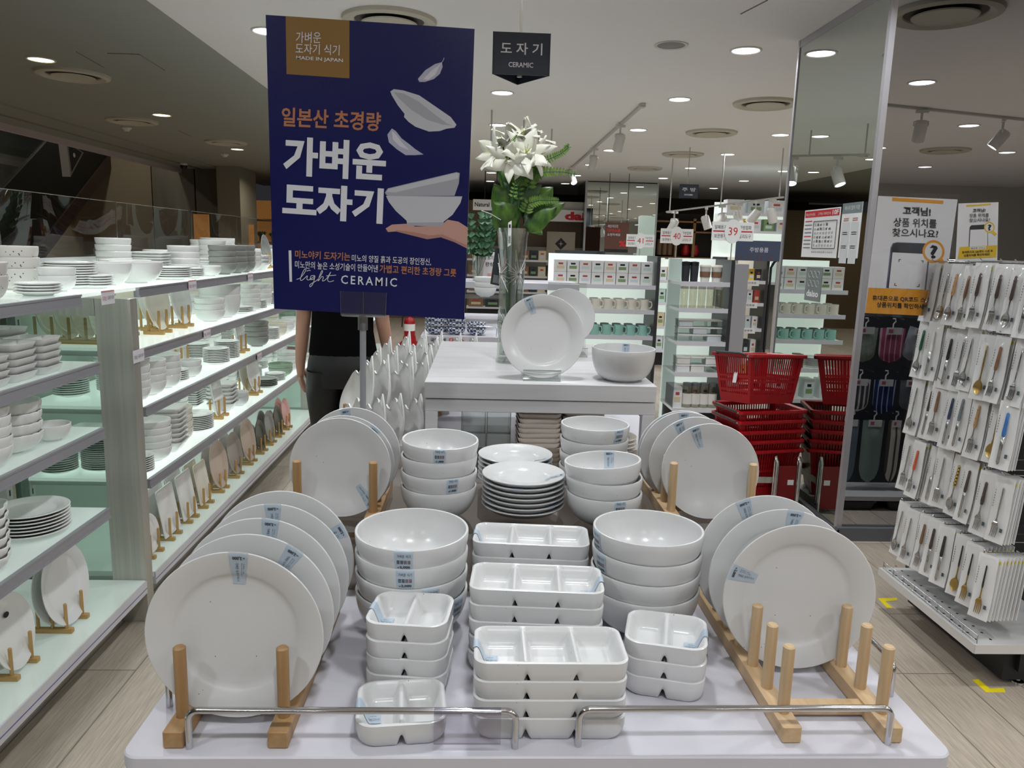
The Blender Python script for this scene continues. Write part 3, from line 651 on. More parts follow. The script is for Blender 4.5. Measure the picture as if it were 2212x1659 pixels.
# ---------------------------------------------------------------- riser table and what stands on and under it
TY, TT = 1.97, 1.098
TX0, TX1 = -.14, .469
t = thing('riser_table', 'white wood-grain riser table carrying vase, two plates and bowl', 'table', T(0, TY, TZ))
h = TT - TZ
g = MB(LAMI2); g.box(TX0, TX1, 0, .86, h - .044, h, b=.0015); obj('table_top', g, t)
for y in (0.001, .82): g = MB(LAMI2); g.box(TX0 + .002, TX1 - .002, y, y + .035, h - .078, h - .046, b=.001); obj('apron', g, t)
for x in (TX0 + .002, TX1 - .032): g = MB(LAMI2); g.box(x, x + .03, .036, .82, h - .078, h - .046); obj('apron', g, t)
for x in (TX0 + .002, TX1 - .034):
    for y in (.001, .82): g = MB(LAMI2); g.box(x, x + .032, y, y + .035, 0, h - .078, b=.001); obj('leg', g, t)
def easel(x, y, z, w, hb, depth, label, sc=1):
    t = thing('plate_easel', label, 'plate stand', T(x, y, z)); g = MB(ACRYL); g.box(-w / 2, w / 2, 0, depth, 0, .005); g.box(-w / 2, w / 2, -.004, 0, 0, .03); obj('base', g, t)
    g = MB(ACRYL); th = .004; g.add([(-w / 2, depth * .45, .005), (w / 2, depth * .45, .005), (w / 2, depth * .9, hb), (-w / 2, depth * .9, hb), (-w / 2, depth * .45 + th, .005), (w / 2, depth * .45 + th, .005), (w / 2, depth * .9 + th, hb), (-w / 2, depth * .9 + th, hb)], [(0, 1, 2, 3), (7, 6, 5, 4), (0, 4, 5, 1), (3, 2, 6, 7), (0, 3, 7, 4), (1, 5, 6, 2)]); obj('back_panel', g, t)
    g = MB(ACRYE); g.box(-w / 2 - .0005, w / 2 + .0005, -.0045, -.003, .0285, .0305); g.box(-w / 2 - .0005, w / 2 + .0005, -.0045, -.0025, 0, .002); g.tube([(-w / 2, depth * .9, hb), (w / 2, depth * .9, hb)], .0015, 6); obj('edge', g, t)
easel(.168, TY + .045, TT, .1, .1, .12, 'clear acrylic easel under the nearer plate on the riser table'); easel(.29, TY + .52, TT + .0, .13, .235, .1, 'tall clear acrylic easel behind the farther plate on the riser table')
stand_plate(mP2, .112, .168, TY + .055, TT + .006, 'white plate on clear easel with blue sticker at its top', 12, 0, 'plate', None, stP2, -22, h=.004)
o = stand_plate(mP1, .093, .284, TY + .535, TT + .036, 'farther white plate on tall easel, half behind the stickered one', 12, 0, 'plate', None, stP1, 160, h=.004)
BT = bowl_prof(.086, .09, .046, 1.85); mBT = MB(WHITE).lathe(BT, 56).mesh('bowl')
pile('bowl', mBT, 'bowl', .392, TY + .09, TT, 1, .03, ['single large white bowl on the riser table corner'], None, {0: (sticker_mesh(BT, LIPB, .008, .036, .021, 'inside', '2,000'), 165)}, tilt=(1.5, 0))
# cut glass vase with artificial bouquet
VX, VY = .093, TY + .37
CUT = clear('cut_glass', 'f8fbfa', .2, .05, .9, .97); CUTL = clear('cut_glass_facets', 'ffffff', .65, .25, .95, .85)
vz = at(1100, 493, y=VY).z - TT
t = thing('glass_vase', 'tall cut glass vase with starburst pattern on riser table', 'vase', T(VX, VY, TT))
pr = [(0, .012), (.034, .012), (.038, 0), (.042, .004), (.039, .02), (.036, .1), (.036, .2), (.039, .3), (.044, vz - .03), (.049, vz), (.0465, vz), (.0415, vz - .03), (.0365, .3), (.033, .2), (.033, .1), (.034, .025), (0, .022)]
obj('body', MB(CUT).lathe(pr, 48, ripple=lambda a, r, z: .018 * math.cos(16 * a) if .03 < z < vz - .08 else 0), t)
g = MB(CUTL)
for zc, ph in ((.27, 0), (.12, 45)):
    for k in range(4):
        a0 = R(ph + k * 90 - 60)
        for i in range(18):
            b = i * math.pi / 9; l = .055 if i % 2 else .033
            pts = []
            for s in (.12, 1): a = a0 + math.cos(b) * l * s / .037; z = zc + math.sin(b) * l * s * 1.1; r = .0385 + max(0, z - .25) * .06; pts.append((r * math.cos(a), r * math.sin(a), z))
            g.tube(pts, [.0022, .0006], 4)
obj('cut_pattern', g, t)
g = MB(PAPER); g.grid(lambda u, v: (.046 * math.sin((u - .5) * .22 - .25), -.049 * math.cos((u - .5) * .22 - .25) - .001, vz - .055 + v * .07 + u * .006), 4, 2)
M = T(-.012, -.0505, vz - .05)
for i in range(7): g.box(-.003, .004, -.0002, 0, .006 + i * .0032, .0075 + i * .0032, INK, M)
g.box(-.002, .003, -.0002, 0, .05, .06, INK, M); obj('price_tag', g, t)
g = MB(mat('charcoal_tag', '2b3132', .6)); M = T(-.048, .01, vz - .17) @ RZ(-30) @ RY(8); g.box(-.018, .012, -.001, .001, 0, .11, M=M)
for i in range(7): g.box(-.01 + i * .003, -.0085 + i * .003, -.0014, -.001, .006, .03, mat('tag_grey_print', '8e9494', .6), M)
obj('hang_tag', g, t)
PETAL = mat('white_petal', 'f2f1ea', .55, noise=(45, 'e6e6d2', 3, (1, 1, .3))); PETC = mat('petal_throat', 'dfe3b4', .6); STEMM = mat('bouquet_stem', '2a5a2c', .5)
LEAFD = mat('variegated_leaf', '0e3210', .4, noise=(34, '587f2a', 3, (1, 1, .5))); LEAFG = mat('matt_leaf_back', '4a6443', .6); FERN = mat('fern_green', '62832a', .45, noise=(60, '43681c', 2, (1, 1, 1)))
bq = thing('flower_bouquet', 'artificial bouquet of white lilies and green leaves in the cut glass vase', 'flowers', T(VX, VY, TT))
def BP(u, v, d=0): p = at(u, v, y=VY + d); return Vector((p.x - VX, p.y - VY, p.z - TT))
def curve(p, q, bend, n=8):
    return [p.lerp(q, i / n) + bend * math.sin(math.pi * i / n) for i in range(n + 1)]
def leaf_grid(g, base, tip, nrm, wid, m, cup=.2, point=.55, wave=0, curl=0, nu=6, nv=9):
    ax = tip - base; L = ax.length; ax.normalize(); side = ax.cross(nrm).normalized(); nn = side.cross(ax).normalized()
    def f(u, v):
        s = (u - .5) * 2; wv = wid * (math.sin(math.pi * min(1, v) ** point) ** .8) if 0 < v < 1 else 0
        return base + ax * (L * v) + side * (s * wv / 2) + nn * (cup * wid * s * s * .5 + curl * L * v * v + wave * math.sin(v * 9 + s * 2) * s)
    g.grid(f, nu, nv, m)
def lily(c, axis, sc, petals=6, ph=0):
    axis = axis.normalized(); a = axis.orthogonal().normalized(); b = axis.cross(a); g = MB(PETAL)
    for i in range(petals):
        an = ph + i * 2 * math.pi / petals + rnd.uniform(-.2, .2); d = a * math.cos(an) + b * math.sin(an); sp = rnd.uniform(.75, 1.35)
        tip = c + (axis * .75 + d * sp).normalized() * sc * rnd.uniform(.85, 1.15)
        leaf_grid(g, c + d * .003, tip, axis, sc * (.62 if i % 2 else .45), PETAL, -.3, .6, .002, -.22 * sp * sc / .06 * .5)
    fl = obj('flower', g, bq, smooth=70)
    g = MB(PETC)
    for i in range(5):
        an = i * 1.26; d = a * math.cos(an) + b * math.sin(an); g.tube([c, c + axis * sc * .45 + d * sc * .12], [.0012, .0008], 5)
    g.lathe([(0, -.012), (.006, -.004), (.009, .008), (0, .006)], 10, M=Matrix.Translation(c) @ axis.to_track_quat('Z', 'Y').to_matrix().to_4x4()); obj('stamen', g, fl)
heads = [(1068, 331, -.02, (-1, -.5, .25), .07), (1086, 312, .02, (-.4, -.2, .8), .062), (1112, 303, .03, (-.1, 0, 1), .072), (1128, 297, 0, (.1, -.4, 1), .068), (1150, 300, .02, (.6, -.1, .8), .07), (1136, 330, -.04, (.1, -1, .35), .08), (1158, 335, -.03, (.9, -.7, .05), .066), (1100, 347, -.05, (-.2, -1, -.1), .07), (1128, 352, -.04, (.2, -1, -.5), .056)]
for u, v, d, ax, sc in heads: lily(BP(u, v, d), Vector(ax), sc, 6, rnd.uniform(0, 1))
for i, (u, v, d, ax, sc) in enumerate(heads):
    p = BP(u, v, d); q = Vector((rnd.uniform(-.012, .012) - .006, rnd.uniform(-.012, .012), .03)); m = Vector((rnd.uniform(-.02, .02), rnd.uniform(-.015, .015), vz + .01))
    obj('stem', MB(STEMM).tube([q, q.lerp(m, .5) + Vector((.003, 0, 0)), m, m.lerp(p, .6), p], .0026, 7), bq)
for i in range(7):
    q = Vector((rnd.uniform(-.014, .014) + .004, rnd.uniform(-.014, .014), .03 + .02 * i)); m = Vector((rnd.uniform(-.02, .024), rnd.uniform(-.02, .0), vz + .1))
    obj('stem', MB(STEMM).tube([q, q.lerp(m, .5), m], .003, 6), bq)
for b0, t0, nr, w, m in [((1105, 470, -.02), (1066, 398, -.03), (-.3, -1, .2), .085, LEAFD), ((1102, 455, -.02), (1083, 392, 0), (-.5, -.8, 0), .06, LEAFG), ((1112, 492, -.02), (1068, 440, -.05), (-.2, -1, .1), .095, LEAFD), ((1128, 470, 0), (1196, 402, 0), (.1, -1, .2), .1, LEAFD), ((1122, 440, -.01), (1170, 398, -.02), (.3, -1, .3), .05, LEAFG), ((1130, 488, -.02), (1200, 446, -.04), (.1, -1, .35), .075, LEAFD), ((1168, 470, .02), (1220, 436, .02), (0, -.9, .3), .045, LEAFD), ((1140, 478, -.01), (1172, 503, -.03), (.1, -1, .3), .045, LEAFD), ((1110, 410, .02), (1075, 352, .03), (0, -1, .2), .05, LEAFD), ((1130, 400, .03), (1170, 340, .04), (0, -1, .2), .06, LEAFD), ((1120, 430, .03), (1150, 360, .04), (.2, -1, 0), .06, LEAFD)]:
    g = MB(m); leaf_grid(g, BP(*b0), BP(*t0), Vector(nr), w, m, -.25, .62, .0025, -.1); obj('leaf', g, bq, smooth=70)
def fern(pts, size, d=-.03):
    P3 = [BP(u, v, d) for u, v in pts]; q = []
    for i in range(len(P3) - 1):
        for k in range(5): q.append(P3[i].lerp(P3[i + 1], k / 5))
    q.append(P3[-1]); g = MB(STEMM); g.tube(q, .0014, 5); n = len(q)
    for i in range(2, n - 1):
        ax = (q[i + 1] - q[i - 1]).normalized(); s = size * (1 - .75 * i / n)
        sd = ax.cross(Vector((0, -1, .1))).normalized()
        for k in (-1, 1): leaf_grid(g, q[i], q[i] + sd * k * s + ax * s * .35, Vector((.1, -1, .2)), s * .5, FERN, .1, .8, 0, 0, 3, 4)
    obj('fern_frond', g, bq, smooth=70)
fern([(1132, 470), (1140, 440), (1165, 432), (1190, 432), (1208, 432)], .024); fern([(1120, 450), (1122, 400), (1135, 375), (1145, 365)], .018); fern([(1135, 420), (1150, 378), (1180, 371), (1215, 371), (1246, 377)], .026)
fern([(1150, 390), (1165, 352), (1195, 340), (1215, 330), (1228, 318), (1224, 314), (1220, 320)], .017); fern([(1100, 350), (1100, 330), (1108, 305), (1117, 291)], .014, -.07); fern([(1105, 440), (1112, 400), (1128, 385)], .016, -.05)
obj('wire', MB(mat('pale_wire', 'c9c9c0', .4)).tube([BP(1082, 475, -.04), BP(1060, 462, -.04), BP(1040, 455, -.03)], .0012, 5), bq)
# things under and beside the riser table
DISHM = mat('ivory_square_dish', 'd8cec2', .2)  # white dishes, toned tan for the shade under the riser table
def sq_bowl(a, h, name='square_bowl'):
    g = MB(DISHM); rs = []
    for s, z in ((.6, 0), (.66, .004), (.9, h * .6), (1, h - .003), (1, h), (.965, h), (.86, h * .55), (.6, .007)):
        p = rrect(-a * s, a * s, -a * s, a * s, a * s * .22, 5); dip = [(1 - (max(abs(x), abs(y)) / (math.hypot(x, y) + 1e-9))) * .02 * s for x, y in p]
        rs.append([(x, y, z + (d if z > .004 else 0)) for (x, y), d in zip(p, dip)])
    n = len(rs[0]); g.add([q for r in rs for q in r], [(k * n + i, k * n + (i + 1) % n, (k + 1) * n + (i + 1) % n, (k + 1) * n + i) for k in range(7) for i in range(n)] + [tuple(range(n - 1, -1, -1)), tuple(range(7 * n, 8 * n))])
    return g.mesh(name, 50)
mSQ = sq_bowl(.058, .04)
pile('square_bowl', mSQ, 'bowl', .165, 2.06, TZ, 12, .0135, ['white square bowl, # of left pile under the riser table'], 'square bowls under the riser table', yaw=2)
pile('square_bowl', mSQ, 'bowl', .292, 2.09, TZ, 11, .0135, ['white square bowl, # of right pile under the riser table'], 'square bowls under the riser table', yaw=-3)
pile('square_bowl', mSQ, 'bowl', .2, 2.3, TZ, 11, .0135, ['white square bowl, # of rear pile under the riser table'], 'square bowls under the riser table', yaw=1)
def abox(x, y, z, sx, sy, sz, label, group=None):
    t = thing('acrylic_box', label, 'box', T(x, y, z), group); g = MB(ACRYL); w = .003
    g.box(-sx / 2, sx / 2, -sy / 2, -sy / 2 + w, 0, sz); g.box(-sx / 2, sx / 2, sy / 2 - w, sy / 2, 0, sz); g.box(-sx / 2, -sx / 2 + w, -sy / 2, sy / 2, 0, sz); g.box(sx / 2 - w, sx / 2, -sy / 2, sy / 2, 0, sz); obj('walls', g, t)
    g = MB(ACRYL); g.box(-sx / 2, sx / 2, -sy / 2, sy / 2, sz - w, sz); obj('lid', g, t)
    g = MB(ACRYE)
    for z_ in (0.001, sz - .001): g.tube([(-sx / 2, -sy / 2, z_), (sx / 2, -sy / 2, z_)], .0012, 5)
    for x_ in (-sx / 2, sx / 2): g.tube([(x_, -sy / 2, 0), (x_, -sy / 2, sz)], .0012, 5)
    obj('edge', g, t)
for i, (x, z, d) in enumerate([(-.01, TZ, 'lower clear acrylic box at the left under riser table'), (.06, TZ, 'lower clear acrylic box beside the square bowls under riser table'), (-.012, TZ + .091, 'upper clear acrylic box at the left under riser table'), (.06, TZ + .091, 'upper clear acrylic box beside the square bowls under riser table')]):
    abox(x, 2.2, z, .068, .1, .09, d, 'clear acrylic boxes under the riser table')
mFP = MB(DISHM).lathe(plate_prof(.075, .012), 40).mesh('side_plate')
pile('side_plate', mFP, 'plate', .385, 2.15, TZ, 8, .011, ['white side plate, # of flat pile under the right riser leg'], 'white side plates')
# leaf shaped dishes standing in racks left of the riser table
def leaf_dish(w, h):
    g = MB(GLOSS); N, Mv = 10, 14
    def f(off):
        def q(u, v):
            s = (u - .5) * 2; c = 1 - abs(s) ** 1.5 * .32 + .2 * s
            x = s * w / 2 * (.62 + .38 * math.sin(math.pi * v)); z = v * h * (1 - .16 * (1 - s)) + (1 - v) * .05 * h * (1 + s) + .012 * math.sin(7 * s) * v
            d = .2 * w * (1 - (2 * v - 1) ** 2) * (1 - s * s) - .05 * w * s * s
            return (x, d + off, z)
        return q
    g.grid(f(0), N, Mv); g.grid(f(.005), N, Mv); n = (N + 1) * (Mv + 1); W_ = N + 1
    bd = list(range(W_)) + [j * W_ + N for j in range(1, Mv + 1)] + [Mv * W_ + i for i in range(N - 1, -1, -1)] + [j * W_ for j in range(Mv - 1, 0, -1)]
    g.f += [(bd[i], bd[(i + 1) % len(bd)], bd[(i + 1) % len(bd)] + n, bd[i] + n) for i in range(len(bd))]; g.mi += [0] * len(bd)
    return g.mesh('leaf_dish', 70)
mLD = [leaf_dish(.15, .17), leaf_dish(.17, .25)]
k = 0
rows = [(2.08, -.37, 4, .054, 0, 'frontmost'), (2.3, -.4, 4, .06, 1, 'second'), (2.52, -.4, 4, .06, 1, 'third'), (2.76, -.39, 4, .06, 1, 'fourth'), (2.98, -.34, 5, .064, 1, 'hindmost')]
for r_, (y, x, n, sp, big, nm) in enumerate(rows):
    rack('small wooden rack under the %s row of leaf shaped dishes' % nm, T(x - .02, y + .05, TZ + .0005) @ RZ(-90), n + 1, sp, .09, rw=.02, rh=.016, ph=.07 if not big else .1, pr=.006, wood=(BEECH, BEECHP), group='racks of leaf dishes')
    for i in range(n):
        lab = f'white leaf shaped dish, {nth(i)} counting towards riser table, {nm} row of leaf dishes'
        obj('leaf_dish', mLD[big], None, T(x + sp * (i + .5) - .02, y + .05, TZ + .03) @ RZ(-52 + rnd.uniform(-3, 3)) @ RX(-8) @ RY(rnd.uniform(-4, 4)), lab, 'leaf dish', 'leaf shaped dishes in racks')
# ---------------------------------------------------------------- blue poster on its stand
PY = 1.66
def PP(cx, cy_): p = at(560 + cx / 2.37, cy_ / 2.37, y=PY); return Vector((p.x, p.z))
c4 = [PP(35, 78), PP(1103, 150), PP(1050, 1635), PP(78, 1580)]
t = thing('poster_stand', 'clear pole stand clamping the navy poster above the plates', 'stand', T(0, PY, 0))
p = at(786, 800, y=PY + .004); pt = at(784, 700, y=PY + .004)
g = MB(mat('grey_pole', '9c9ea4', .3)); g.tube([(p.x - .003, .004, RZ_ + .008), (pt.x, .004, pt.z)], .0068, 14); obj('pole', g, t)
obj('base_plate', MB(ACRYL).cbox(p.x, .004, RZ_ + .004, .1, .06, .008), t)
g = MB(clear('frosted_plastic', 'e4e6e6', .2, .3, .6, .75)); a = at(783, 713, y=PY); b = at(783, 680, y=PY); g.tube([(a.x, .004, a.z), (b.x, .004, b.z)], .0105, 16); obj('coupling', g, t)
g = MB(clear('clamp_plastic', 'f4f4fa', .06, .06, .6, .97)); q = [at(u, v, y=PY) for u, v in ((737, 628), (836, 632), (834, 683), (738, 680))]
for yy in (-.008, .008): g.add([(v.x, yy + o, v.z) for o in (0, .0015) for v in q], [(0, 1, 2, 3), (7, 6, 5, 4)] + [(i, (i + 1) % 4, (i + 1) % 4 + 4, i + 4) for i in range(4)])
obj('clamp_plate', g, t)
g = MB(ACRYE); g.tube([(q[3].x, 0, q[3].z), (q[2].x, 0, q[2].z)], .0035, 6); g.tube([((q[0].x + q[1].x) / 2, -.0095, q[0].z), ((q[2].x + q[3].x) / 2, -.0095, q[2].z)], .0007, 4)
for e in (0, 1): g.tube([(q[e].x, -.0088, q[e].z), (q[3 - e].x, -.0088, q[3 - e].z)], .0007, 4)
obj('edge', g, t)
NAVY = mat('glossy_navy_print', '101658', .22, bump=(420, .05)); t = thing('poster', 'navy blue poster with big white Korean lettering and white bowls', 'poster', T(0, PY, 0))
g = MB(PAPER); g.add([(v.x, o, v.y) for o in (-.0025, .0035) for v in c4], [(0, 3, 2, 1), (4, 5, 6, 7)] + [(i, (i + 1) % 4, (i + 1) % 4 + 4, i + 4) for i in range(4)])
g.add([(v.x, -.003, v.y) for v in c4], [(0, 3, 2, 1)], NAVY); obj('board', g, t)
lay = [0]
def pshape(g, pts, m):
    lay[0] += 1; g.add([(PP(*q).x, -.0032 - lay[0] * .00004, PP(*q).y) for q in pts], [tuple(range(len(pts)))], m)
def ptext(g, s, bl, br, h, m, bold=0, space=1):
    a, b = PP(*bl), PP(*br); up = PP(bl[0] + h * .02, bl[1] - h) - a; w = (b - a).length; e = (b - a) / w; f = up.normalized(); hh = up.length
    g.text(s, 0, 0, w, hh, m, bold=bold, space=space, fn=lambda x, y: (a.x + e.x * x + f.x * y, -.0042, a.y + e.y * x + f.y * y))
GOLD = mat('gold_print', '8d6a33', .35); ORNG = mat('copper_print', 'b97a57', .4); WPR = mat('white_print', 'e4e5ee', .35)
g = MB(GOLD); pshape(g, [(137, 84.5), (463, 107), (463, 403), (142, 381)], GOLD); obj('gold_square', g, t)
g = MB(WPR)
ptext(g, '가벼운', (190, 222), (317, 224), 57, WPR); ptext(g, '도자기 식기', (188, 277), (412, 287), 54, WPR); ptext(g, 'MADE IN JAPAN', (191, 311), (430, 326), 23, WPR, .01)
ptext(g, '일본산 초경량', (116, 648), (622, 675), 98, ORNG, .022); ptext(g, '가벼운', (124, 897), (646, 930), 200, WPR, .036); ptext(g, '도자기', (120, 1112), (632, 1147), 182, WPR, .04)
pshape(g, [(152, 1282), (166, 1282), (170, 1442), (157, 1442)], WPR)
ptext(g, '미노야키 도자기는', (185, 1322), (467, 1336), 42, ORNG, .02); ptext(g, '미노의 양질 흙과 도공의 장인정신,', (475, 1340), (880, 1360), 38, WPR, .006); ptext(g, '미노만의 높은 소성기술이 만들어낸', (185, 1372), (608, 1394), 38, WPR, .006); ptext(g, '가볍고 편리한 초경량 그릇', (617, 1396), (1008, 1418), 42, ORNG, .016)
ptext(g, 'CERAMIC', (420, 1452), (705, 1468), 44, WPR, .008, 1.35)
def stroke(g, pts, w, m):
    P_ = [PP(*q) for q in pts]; sm_ = []
    for i in range(len(P_) - 1):
        a, b, c, d = P_[max(i - 1, 0)], P_[i], P_[i + 1], P_[min(i + 2, len(P_) - 1)]
        for k in range(6):
            s = k / 6; sm_.append(.5 * ((2 * b) + (c - a) * s + (2 * a - 5 * b + 4 * c - d) * s * s + (3 * b - a - 3 * c + d) * s ** 3))
    sm_.append(P_[-1]); vv = []
    for i, q in enumerate(sm_):
        dr = (sm_[min(i + 1, len(sm_) - 1)] - sm_[max(i - 1, 0)]); dr = dr.normalized() if dr.length else Vector((1, 0)); n = Vector((-dr.y, dr.x)) * w / 2
        vv += [(q.x + n.x, -.0042, q.y + n.y), (q.x - n.x, -.0042, q.y - n.y)]
    g.add(vv, [(2 * i, 2 * i + 1, 2 * i + 3, 2 * i + 2) for i in range(len(sm_) - 1)], m)
stroke(g, [(193, 1430), (215, 1420), (240, 1385), (236, 1376), (222, 1400), (213, 1432), (225, 1432), (248, 1412), (246, 1428), (258, 1432), (285, 1412), (268, 1412), (264, 1430), (280, 1428), (288, 1412), (278, 1450), (264, 1468), (264, 1455), (300, 1432), (325, 1395), (322, 1386), (308, 1420), (304, 1438), (322, 1416), (330, 1420), (326, 1438), (345, 1428), (368, 1392), (352, 1430), (362, 1442), (384, 1436)], .0012, WPR)
stroke(g, [(345, 1412), (395, 1408)], .0012, WPR); stroke(g, [(245, 1388), (258, 1383), (265, 1386)], .0012, WPR)
obj('lettering', g, t)
BWP = mat('printed_bowl_light', 'c6c7cf', .4); BWS = mat('printed_bowl_shade', 'a9aab4', .4); FTH = mat('printed_feather', 'b5b5ca', .4); FTS = mat('printed_feather_core', 'd9d9e4', .4); SKP = mat('printed_skin', 'c99c90', .4); SKS = mat('printed_skin_shade', 'b08076', .4)
g = MB(BWP); pshape(g, [(813, 405), (850, 362), (900, 330), (936, 320), (939, 345), (925, 380), (895, 406), (850, 421), (820, 421)], FTH); pshape(g, [(840, 408), (880, 365), (930, 328), (900, 385), (865, 410)], FTS); stroke(g, [(815, 412), (880, 375), (935, 322), (947, 298)], .0006, FTS)
pshape(g, [(657, 690), (680, 659), (700, 672), (730, 710), (770, 740), (800, 765), (842, 792), (800, 795), (750, 795), (705, 765), (665, 730)], FTH); pshape(g, [(680, 672), (700, 690), (735, 735), (770, 770), (720, 750), (685, 715)], FTS)
pshape(g, [(672, 470), (690, 458), (740, 465), (820, 490), (900, 545), (980, 600), (1010, 640), (1000, 655), (960, 660), (925, 672), (870, 675), (800, 650), (765, 625), (742, 600), (745, 585), (710, 540), (680, 490)], BWP)
pshape(g, [(690, 474), (740, 480), (815, 520), (890, 580), (960, 632), (992, 645), (940, 640), (860, 615), (780, 565), (715, 505)], BWS)
pshape(g, [(648, 1170), (680, 1150), (760, 1145), (800, 1160), (930, 1155), (965, 1125), (1020, 1135), (1067, 1165), (1064, 1272), (1000, 1240), (930, 1215), (860, 1225), (780, 1205), (700, 1185), (660, 1188)], SKP); pshape(g, [(700, 1178), (790, 1188), (870, 1205), (940, 1200), (1062, 1255), (1063, 1270), (1000, 1240), (930, 1215), (860, 1225), (780, 1205), (700, 1185)], SKS)
pshape(g, [(645, 985), (660, 965), (1010, 882), (1027, 887), (1022, 940), (1000, 1003), (660, 1003), (648, 995)], BWS); pshape(g, [(652, 983), (662, 968), (1010, 886), (1022, 890), (1018, 915), (850, 950), (700, 985)], BWP)
pshape(g, [(650, 1003), (1040, 1006), (1030, 1040), (990, 1100), (945, 1135), (940, 1160), (760, 1155), (755, 1130), (700, 1080), (665, 1035)], BWP); pshape(g, [(760, 1140), (945, 1138), (940, 1160), (760, 1155)], BWS)
obj('printed_bowls', g, t)
# ---------------------------------------------------------------- lit glass shelving along the left
LIT = mat('lit_shelf_panel', 'e4efe9', .12, emit='f2fff9', es=LED_E); LITN = mat('glass_shelf_added_glow', 'd6e2dc', .08, emit='f0fff8', es=LED_E * .3); SEAF = mat('seafoam_glass_deck', 'd3e0d8', .06, emit='f0fff8', es=LED_E * .3)  # near-bay glass is no light source; its glow is added brightness
SAGEP = mat('sage_back_panel', 'b3bfb7', .35); SLOT = mat('upright_white', 'd9dad8', .4); FASC = mat('fascia_grey', 'a9a8af', .35, .4); FASCW = mat('white_fascia', 'dedde4', .35); TAGP = mat('price_strip_paper', 'e8e4ea', .5)
LX, BX = -1.24, -1.72
LEV = {'a': 1.265, 'b': 1.04, 'c': .82, 'd': .54, 'e': .168}
def shelving(y0, y1, label, lens=None, LIT=LIT):
    t = thing('shelving_unit', label, 'shelf', T(0, y0, 0), 'lit glass shelving units'); L = y1 - y0; lens = lens or {}
    obj('back_panel', MB(SAGEP).box(BX - .02, BX, 0, L, .1, 1.33), t)
    obj('top_rail', MB(SLOT).box(BX - .025, BX + .012, 0, L, 1.325, 1.352), t)
    n = max(2, round(L / .95) + 1)
    for i in range(n):
        y = .03 + (L - .06) * i / (n - 1); g = MB(SLOT); g.box(BX, BX + .025, y - .018, y + .018, .1, 1.32)
        for k in range(28): g.box(BX + .0245, BX + .0255, y - .004, y + .004, .2 + k * .038, .222 + k * .038, DGREY)
        obj('upright', g, t)
    for k in 'abcd':
        z = LEV[k]; a, b = lens.get(k, (0, L)); s = obj('shelf', MB(LIT).box(BX + .03, LX - .012, a, b, z - .012, z), t)
        g = MB(FASC); g.box(LX - .02, LX, a, b, z - .036, z - .001); g.box(LX, LX + .004, a, b, z - .036, z - .03); g.box(LX, LX + .003, a, b, z - .006, z); obj('fascia', g, s)
        g = MB(SLOT)
        for i in range(n): y = .03 + (L - .06) * i / (n - 1); g.box(BX + .02, LX - .1, y - .008, y + .008, z - .035, z - .012) if a <= y <= b else None
        if g.v: obj('shelf_bracket', g, s)
    z = LEV['e']; d = obj('deck', MB(SEAF).box(BX, LX - .004, 0, L, z - .02, z), t)
    g = MB(FASCW); g.box(LX - .02, LX + .002, 0, L, z - .05, z - .001); g.box(LX + .002, LX + .0025, 0, L, z - .032, z - .029, mat('blue_line', '4a5a9c', .5)); obj('fascia', g, d)
    obj('kick_plate', MB(mat('kick_white', 'c9c6c2', .5)).box(BX, LX - .1, 0, L, 0, z - .05), t); return t
shelving(.4, 2.78, 'near glass shelving bay before the steel frame', {'a': (0, 2.05), 'b': (0, 2.14), 'c': (0, 2.14), 'd': (0, 2.14)}, LITN)
shelving(2.86, 5.84, 'second lit glass shelving bay between the two steel frames')
shelving(5.92, 9.9, 'far lit glass shelving bay beyond the second steel frame')
obj('top_shelf_bridge', MB(LIT).box(BX + .03, LX - .012, 2.46, 2.86, 1.253, 1.265), None, None, 'short lit glass shelf above the nearer steel frame', 'shelf')
GPANE = clear('frame_pane', 'e9f3ee', .08, .02, .6, .95)
for y, nm in ((2.81, 'brushed steel end frame with glass pane beside the near shelves'), (5.88, 'farther steel end frame beyond the walking person')):
    t = thing('steel_end_frame', nm, 'frame', T(0, y, 0), 'steel end frames')
    obj('post', MB(STEEL).box(-1.365, -1.24, -.028, .028, 0, 1.228, b=.001), t); obj('post', MB(STEEL).box(-1.8, -1.74, -.028, .028, 0, 1.228), t)
    obj('header', MB(STEEL).box(-1.74, -1.366, -.028, .028, 1.165, 1.228), t); obj('glass_pane', MB(GPANE).box(-1.74, -1.366, -.004, .004, .15, 1.165), t)
GUARD = clear('guard_sheet', 'f4f6f8', .045, .01, .4, .97)
gy = [2.83, 3.72, 4.6, 4.68, 5.55, 6.4, 7.3]; k = 0
for a, b in ((2.83, 3.71), (3.72, 4.6), (4.66, 5.5), (5.51, 6.4), (6.41, 7.3)):
    t = thing('guard_sheet', f'clear acrylic guard sheet standing on top of the shelving back, {nth(k)} from the near end', 'guard sheet', T(BX + .02, a, 1.345), 'clear guard sheets'); L = b - a
    g = MB(GUARD); N = 10
    for s in (0,): g.grid(lambda u, v: (.006 * math.sin(u * 7 + k) * v + .005 * math.sin(u * 3) * v + s, u * L, v * .255), 24, 6)
    obj('sheet', g, t)
    g = MB(ACRYE); g.tube([(.002 + .0, 0, 0), (.002, 0, .13), (.002 + .006 * math.sin(k), 0, .255)], .0022, 5)
    g.tube([(.002 + .006 * math.sin(i / 20 * 7 + k) + .005 * math.sin(i / 20 * 3), i / 20 * L, .255) for i in range(21)], .0016, 5); obj('edge', g, t)
    g = MB(CHROME)
    for y in (.1, L - .1): g.lathe([(0, .006), (.008, .005), (.008, 0)], 12, M=T(.006, y, .015) @ RY(90))
    obj('screw', g, t); k += 1
